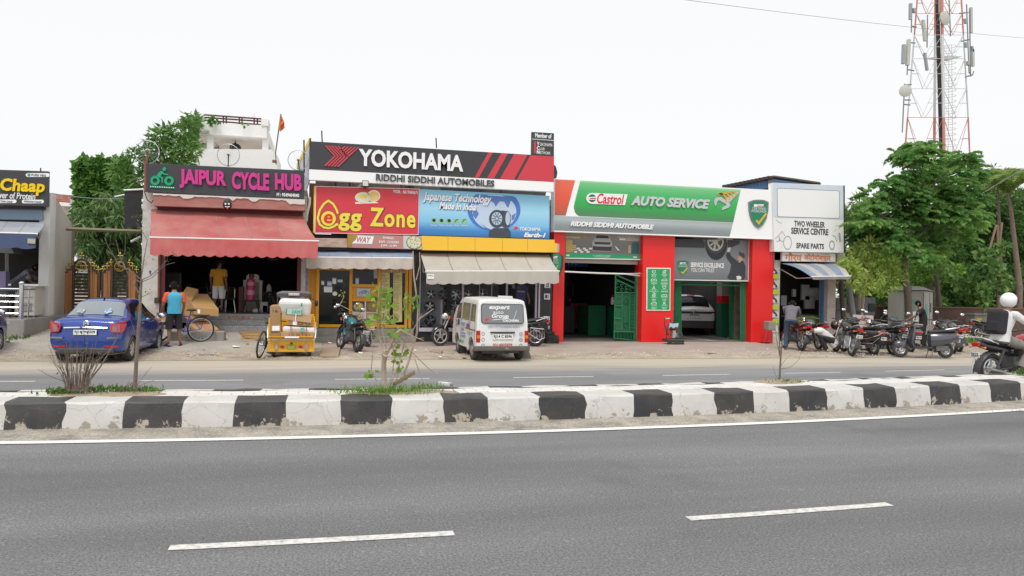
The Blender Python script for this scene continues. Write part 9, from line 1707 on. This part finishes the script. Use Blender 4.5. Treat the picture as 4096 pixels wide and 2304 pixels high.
def wood(label,xs,Y,n,m=LD,y0=850,y1=1230,L=.30,W=.13,per=800,r0=38,r1=60,ins=None):
 c=scat(xs[0],xs[1],y0,y1,n,r0,r1,Y,Y+3,ins)+(scat(xs[0],xs[1],1090,1245,n//2,34,50,Y-.6,Y+1)if y1==1230 else[]);bx=(xs[0]+xs[1])/2;return tree('dense_tree',label,at(bx,1240,Y+1.5).xy.to_3d(),at(bx,1000,Y+1.5),.25,c,per,L,W,m,group=GT,limbs=5)
wood('dense dark tree low behind the small light green tree',(3385,3600),32,26,y0=1040)
wood('dark leafy tree directly behind the transformer cabinet',(3570,3800),33,34,y0=900)
wood('tall dark tree behind the leaning dead palm stems',(3770,3990),35,60,y0=770,per=600)
wood('dense dark tree at the right edge behind the palm trunk',(3940,4200),34,60,y0=800,per=600)
wood('pale feathery tree between the two wheeler sign and the big tree',(3372,3470),31,20,leafmat('pale feathery leaf',(.08,.17,.03),(.22,.33,.09)),800,1000,.24,.09,1100,16,34)
wood('thin pale tree peeping over the right shoulder of the big tree',(3880,4010),38,14,leafmat('pale feathery leaf',(.08,.17,.03),(.22,.33,.09)),670,880,.30,.09,420,16,30)
wood('bright green tree whose low branches hang before the dark thicket',(3600,3850),28.5,11,leafmat('fresh leaf',(.10,.26,.03),(.30,.46,.08)),1020,1120,.26,.12,800,22,38)
def frond_tree():
 Y=25.2;base=gnd(3640,1330);base=Vector((at(3640,1300,Y).x,Y,0));o=thing('feathery_tree','big dark green feathery leaved tree on a bare grey trunk before the transformer cabinet','tree',base)
 b=MB();tr=[base,at(3632,1200,Y),at(3618,1050,Y),at(3640,900,Y),at(3690,740,Y)];b.tube(tr,[.16,.14,.12,.09,.05],10)
 cs=[(3640,640,50),(3700,605,55),(3660,590,30),(3780,660,70),(3850,640,50),(3880,700,60),(3610,720,50),(3560,740,55),(3500,800,60),(3475,830,45),(3455,890,45),(3470,900,60),(3560,840,80),(3650,800,85),(3740,780,85),(3820,760,75),(3890,800,55),(3900,870,45),(3830,870,75),(3740,880,90),(3640,910,90),(3690,850,70),(3600,880,70),(3780,860,70),(3500,900,60),(3690,930,70),(3590,960,60),(3540,930,80),(3460,960,55),(3450,945,36),(3560,985,55),(3650,1000,60),(3740,980,60),(3830,950,50),(3880,910,45),(3700,700,70),(3605,620,22),(3625,650,24),(3690,1040,30),(3720,690,60),(3430,915,22)]
 P=[];D=[];LL=[];WW=[];T=[]
 for x,y,r in cs:
  c,rr_=cl(x,y,r,Y+RNG.uniform(-1.6,1.6));cv=Vector(c);s=tr[2].lerp(tr[4],RNG.uniform(0,1));b.tube([s,s.lerp(cv,.5)+Vector((0,0,.1)),cv],[.05,.035,.015],5);ct=RNG.normal()*.16
  for k in range(int(8+r*.55)):
   u=unit(RNG.normal(size=3));st=c+u*rr_*RNG.uniform(.15,.8);h=unit(np.array([u[0]+RNG.normal()*.4,u[1]+RNG.normal()*.4-.2,RNG.uniform(-.05,.5)]));L=RNG.uniform(.45,.75);sd=unit(np.cross(h,[0,0,1]));up=np.cross(sd,h);ft=np.clip(.4+ct+RNG.normal()*.2,0,1)
   for j in range(11):
    q=(j+.7)/11;p=st+h*L*q-np.array([0,0,1])*.42*L*q*q;ln=L*.30*math.sin(math.pi*min(1,q*.9+.12))+.03
    for sg in(-1,1):P.append(p);D.append(sd*sg+h*.55-up*.25);LL.append(ln);WW.append(.12);T.append(ft+RNG.normal()*.06)
 b.build('trunk',BARK,o,sm=1);leaves('crown',o,P,D,np.array(LL),np.array(WW),LF,np.array(T))
frond_tree()
c=[cl(x,y,r,24.6+RNG.uniform(-.5,.5))for x,y,r in[(3480,985,38),(3440,1010,42),(3530,1010,42),(3390,1050,38),(3460,1060,55),(3540,1060,50),(3590,1080,34),(3420,1095,45),(3500,1110,50),(3570,1120,38),(3360,1080,24),(3460,1140,40),(3530,1150,36),(3410,1130,26),(3350,1100,16),(3610,1100,20)]]
tree('small_tree','small light green tree with a slim pale trunk in front of the two wheeler shop',at(3440,1330,24.6).xy.to_3d(),at(3475,1110,24.6),.055,c,850,.20,.085,LY,droop=.5,limbs=12,bark=mat('pale tan bark',(.42,.30,.20),.8,dirt=(.25,.17,.12),da=.6,ds=6),mid=at(3455,1180,24.6),shell=.2)
c=[cl(x,y,r,27.6+RNG.uniform(-.4,.4))for x,y,r in[(3990,1000,22),(4020,985,18),(3930,1020,24),(3950,1060,30),(3990,1070,26),(3900,1080,26),(3940,1110,34),(3890,1130,28),(3930,1160,34),(3980,1140,28),(4010,1110,22),(3880,1180,26),(3940,1200,26),(4030,1150,24),(3810,1110,24),(3780,1080,22),(3840,1140,22)]]
tree('broad_leaf_bush','bush of glossy rounded leaves hanging over the boundary wall near the rider','bush' and at(3930,1240,27.9).xy.to_3d(),at(3940,1100,27.8),.05,c,700,.24,.19,LB,cat='bush',droop=.2,limbs=9,shell=.2)
def palm(label,base,top,crown,n,L,m,r0,Y):
 o=thing('palm_tree',label,'palm',Vector((at(*base,Y).x,Y,0)),group='palms at the right edge');B_=at(*base,Y);T_=at(*top,Y);C_=at(*crown,Y);MB().tube([Vector((B_.x,Y,0)),B_,T_,C_],[r0*1.1,r0,r0*.6,r0*.35],9).build('trunk',mat('palm trunk',(.24,.17,.14),.85,dirt=(.13,.10,.085),da=.7,ds=6),o,sm=1)
 P=[];D=[];LL=[];st=MB()
 for k in range(n):
  a=2*math.pi*k/n+RNG.uniform(-.2,.2);h=np.array([math.cos(a),math.sin(a),RNG.uniform(1.0,3.0)]);h=unit(h);sd=unit(np.cross(h,[0,0,1]));pts=[]
  for j in range(26):
   q=j/25;p=np.array(C_)+h*L*q-np.array([0,0,1])*L*.85*q*q;pts.append(Vector(p))
   for sg in(-1,1):P.append(p);D.append(sd*sg+h*.5-np.array([0,0,.25])*(1+q));LL.append(.85*math.sin(math.pi*(q*.85+.12)))
  st.tube(pts[::5]+[pts[-1]],.025,4)
 st.build('frond_stem',m,o);leaves('frond',o,P,D,np.array(LL),.10,m)
PL=leafmat('palm leaf',(.16,.30,.06),(.38,.48,.14),.5);palm('tall palm with a curved trunk at the right edge',(4078,1150),(4045,850),(4030,770),12,3.6,PL,.15,30);palm('palm with pale ragged fronds just right of the big feathery tree',(4000,1000),(3995,840),(3990,740),10,2.6,leafmat('dry palm leaf',(.26,.30,.10),(.42,.42,.20),.5),.10,31)
b=MB();
for p in([(3992,1060),(3990,900)],[(3955,1010),(3985,900)],[(3995,1000),(4008,890)],[(3985,1110),(3995,1000)]):b.tube([at(*v,29)for v in p],.05,6)
tag(b.build('dead_palm',mat('dead palm stem',(.24,.17,.12),.9)),'bundle of dead brown palm stems standing among the trees','dead palm')
def tuft(name,label,cx,cy,rx,ry,z,n,L,m,W=.02,Dz=1.4,kind='plant',spread=.7,br=0):
 o=thing(name,label,kind,g(cx,cy,z));a=g(cx,cy,z);k=(SY*a.x+CY*a.y)/F;P=np.stack([a.x+RNG.normal(size=n)*rx*k*.5,a.y+RNG.normal(size=n)*ry*.5,np.full(n,z)+(RNG.random(n)*L*.5 if br else 0)],1);D=RNG.normal(size=(n,3))*spread;D[:,2]=abs(D[:,2])+Dz;leaves('blades',o,P,D,L*RNG.uniform(.5,1.2,n),W,m);return o
GR=leafmat('bright grass',(.10,.24,.03),(.24,.38,.07));GD=leafmat('weed green',(.07,.17,.03),(.20,.28,.08))
tuft('grass_tuft','bright tuft of grass at the foot of the leafy middle shrub',1550,1573,170,.22,.36,620,.14,GR,.012,.9);tuft('grass_tuft','low weeds left of the dead shrub on the median',250,1577,70,.16,.36,160,.08,GD,.04,.6,br=1);tuft('grass_tuft','grassy weeds between the dead shrub and the bare sapling',430,1572,150,.20,.36,300,.09,GD,.02,.8,br=1);tuft('grass_tuft','small weeds right of the bare sapling base',590,1566,40,.12,.36,80,.06,GR,.03,.5,br=1);tuft('grass_tuft','sparse weeds at the foot of the small bare plant',3140,1527,70,.16,.36,110,.06,GD,.02,.7);tuft('grass_tuft','thin weeds on the broken median edge right of the leafy shrub',1720,1552,90,.15,.36,70,.10,GR,.015,1.2);tuft('weed_clump','green weeds at the corner of the grey platform by the blue car',50,1377,60,.5,.1,160,.22,GD,.06,.6,br=1);tuft('weed_clump','grassy patch below the rubble near the maroon motorcycle',3885,1375,120,.8,.02,420,.22,GR,.05,.7,br=1);tuft('weed_clump','leafy weed growing by the boundary wall behind the row of bikes',3845,1330,60,.5,.02,260,.7,GD,.10,.9,br=1);tuft('grass_tuft','green weed on the median at the right edge',4098,1500,30,.15,.36,120,.14,GD,.03,.9)
SOIL=mat('dry soil',(.36,.29,.21),.95,dirt=(.24,.19,.13),da=.7,ds=9,bump=.5,bs=20)
for x,y,rx,ry,lab in((430,1580,230,.22,'low heap of soil under the dead shrub and bare sapling'),(1620,1572,230,.24,'low heap of soil under the leafy middle shrub'),(3120,1527,120,.2,'low heap of soil under the small bare plant')):
 a=g(x,y,.352);k=(SY*a.x+CY*a.y)/F;tag(MB().ell((a.x,a.y,.345),(rx*k,ry,.045),n=22,k=8).build('soil_heap',SOIL,sm=1),lab,'soil')
def shrub(name,label,ss,Yb,m,twigs=0,tl=.2,parts=()):
 a=at(*ss[0][0][0],Yb);o=thing(name,label,'shrub',a);b=MB()
 for pts,r0,r1 in ss:
  P=[at(x,y,Yb+RNG.uniform(-.05,.05)if i else Yb)for i,(x,y)in enumerate(pts)];n=len(P);b.tube(P,[r0+(r1-r0)*i/(n-1)for i in range(n)],6)
  for _ in range(twigs):
   i=RNG.integers(0,n-1);s=P[i].lerp(P[i+1],RNG.random());d=Vector(RNG.normal(size=3));d.z=abs(d.z)*.7;d.normalize();b.tube([s,s+d*tl*.5+Vector((0,0,.01)),s+d*tl*RNG.uniform(.6,1)],[r1*.8,r1*.5,.002],4)
 b.build('branches',m,o,sm=1);return o
ss=[]
for k in range(44):
 x0=RNG.uniform(262,350);x1=310+(x0-306)*2.2+RNG.normal()*18;y1=RNG.uniform(1360,1450);ss.append(([(x0,1565),((x0*1.3+x1*.7)/2,1500),(x1,y1)],RNG.uniform(.005,.010),.0025))
ss+=[([(340,1545),(400,1470),(430,1420),(470,1350),(470,1300)],.012,.004),([(300,1540),(240,1520),(190,1500),(150,1475)],.006,.002),([(330,1530),(380,1450),(440,1400)],.010,.004),([(285,1530),(220,1450),(195,1380)],.006,.003),([(350,1540),(360,1510),(365,1560)],.006,.003),([(430,1420),(500,1410),(540,1330),(520,1270)],.004,.002)]
o=shrub('dead_shrub','dead brown many stemmed shrub on the median in front of the blue saloon car',ss,11.0,TWIG,2,.12)
P,D,T=fill([cl(x,y,26,11.0)for x,y in((240,1385),(300,1365),(280,1420),(340,1390),(330,1330),(370,1400),(260,1480),(340,1480))],1500,.9,.1);leaves('dry_leaves',o,P,D,.05,.018,leafmat('dead leaf',(.05,.04,.03),(.14,.10,.075),.1),T)
sp=[([(540,1555),(548,1400),(560,1240),(566,1120)],.028,.016),([(566,1120),(520,1080),(475,1060),(430,980),(418,950)],.009,.003),([(566,1120),(600,1105),(640,1070),(670,1040)],.007,.003),([(564,1130),(610,1110),(660,1060),(700,1050)],.006,.003),([(564,1125),(575,1040),(590,960),(545,890)],.008,.003),([(560,1180),(520,1110),(480,1030),(465,960)],.007,.003),([(475,1060),(500,1010),(503,930)],.005,.002),([(560,1190),(590,1178),(605,1172)],.006,.003),([(545,1545),(520,1530),(470,1570)],.008,.003),([(548,1520),(520,1540),(480,1555)],.008,.003),([(550,1540),(580,1500),(608,1465)],.004,.002),([(550,1545),(590,1530),(620,1520)],.004,.002)]
o=shrub('bare_sapling','tall bare brown sapling on the median beside the front of the blue saloon car',sp,11.0,TWIG,1,.12);P,D,T=fill([cl(x,y,12,11.0)for x,y in((668,1040),(660,1010),(588,1165),(545,870),(690,1020))],1200,.6,.1);leaves('buds',o,P,D,.03,.014,leafmat('bud',(.10,.08,.03),(.32,.26,.06)),T)
gs=[([(1538,1545),(1535,1450),(1542,1420)],.030,.026),([(1535,1420),(1515,1330),(1508,1250),(1520,1130)],.012,.006),([(1542,1420),(1580,1340),(1600,1320)],.022,.016),([(1600,1320),(1650,1345),(1695,1362)],.012,.004),([(1600,1325),(1560,1270),(1620,1230),(1665,1180)],.008,.003),([(1510,1530),(1485,1480),(1492,1400),(1485,1330),(1440,1260),(1360,1220)],.007,.003),([(1605,1530),(1640,1430),(1668,1330),(1672,1230),(1655,1100),(1652,1005)],.014,.007),([(1665,1120),(1680,1060),(1678,1010)],.007,.004),([(1672,1280),(1720,1245),(1735,1235)],.007,.003),([(1585,1520),(1610,1400),(1640,1340),(1690,1255)],.008,.003),([(1560,1535),(1578,1440),(1565,1340)],.007,.003),([(1542,1410),(1600,1360),(1660,1420),(1710,1470),(1750,1500)],.010,.003),([(1660,1440),(1690,1520),(1720,1570),(1760,1640)],.006,.002),([(1358,1222),(1375,1190),(1372,1172)],.004,.002),([(1545,1400),(1600,1375),(1640,1400)],.010,.004)]
gs=[(p,a*1.35,c*1.5)for p,a,c in gs]+[([(1560,1540),(1600,1450),(1625,1330),(1615,1200)],.012,.005),([(1545,1400),(1530,1320),(1545,1220),(1530,1140)],.012,.005)]
o=shrub('leafy_shrub','pale stemmed shrub with sparse bright heart shaped leaves on the median before the egg shop',gs,11.0,mat('pale grey bark',(.44,.36,.27),.85,dirt=(.22,.17,.12),da=.7,ds=8),1,.10)
lv=[(1512,1150),(1525,1175),(1540,1165),(1560,1210),(1545,1225),(1500,1200),(1515,1240),(1535,1280),(1550,1290),(1500,1260),(1570,1320),(1575,1335),(1640,1195),(1655,1230),(1640,1265),(1600,1310),(1585,1405),(1632,1395),(1600,1430),(1608,1480),(1495,1500),(1480,1285),(1625,1215),(1660,1205),(1590,1450),(1548,1190),(1510,1185),(1530,1255)]
P=[];D=[];LL=[]
for x,y in lv:
 for _ in range(5):P.append(at(x+RNG.normal()*11,y+RNG.normal()*11,11.0+RNG.normal()*.08));D.append([RNG.normal()*.6,RNG.normal()*.4,-.5+RNG.normal()*.5]);LL.append(RNG.uniform(.05,.12))
LL=np.array(LL);leaves('leaf',o,P,D,LL,LL*.95,leafmat('heart leaf',(.14,.30,.03),(.30,.46,.08),.5))
P,D,T=fill([cl(x,y,12,11.0)for x,y in((1368,1172),(1535,1355),(1575,1352),(1590,1315),(1625,1205),(1500,1345),(1500,1215))],1300,.1,.1);leaves('young_leaf',o,P,D,.035,.025,leafmat('young leaf',(.25,.38,.03),(.42,.50,.10),.5),T)
ps=[([(3118,1515),(3122,1440),(3118,1370),(3112,1290)],.018,.006),([(3122,1460),(3126,1400),(3130,1345)],.010,.005),([(3124,1475),(3160,1470),(3195,1440),(3205,1405)],.005,.002),([(3122,1465),(3140,1440),(3162,1420)],.004,.002),([(3110,1515),(3098,1490),(3092,1465)],.004,.002),([(3118,1420),(3105,1350),(3100,1300)],.007,.003)]
o=shrub('bare_plant','small bare brown plant on the median in front of the right red pillar',ps,10.98,TWIG,1,.08);P,D,T=fill([cl(3130,1375,10,10.98)],1500,0,.1);leaves('white_tuft',o,P,D,.03,.02,leafmat('pale fluff',(.6,.58,.5),(.75,.73,.66)),T)
s=thing('dry_palm_sheath','curled dry palm leaf base lying at the foot of the leafy shrub','dry leaf',g(1620,1545,.36));b=MB();b.sheet(lambda u,v:tuple(at(1570+90*u,1540-50*u+14*math.sin(v*3)-12*v,11.0+.06*math.cos(v*3))),8,5);b.build('sheath',mat('dry sheath',(.50,.38,.24),.8,dirt=(.3,.2,.12),da=.7,ds=5),s,sm=1,fix=0)
a=g(1782,1537,.38);s=thing('loose_paver','loose pale paving block on the broken median edge','paver',a);MB().box((a.x,a.y,.385),(.20,.14,.05),rz=.2,ry=.1).build('block',M_medpav,s,bv=.008)
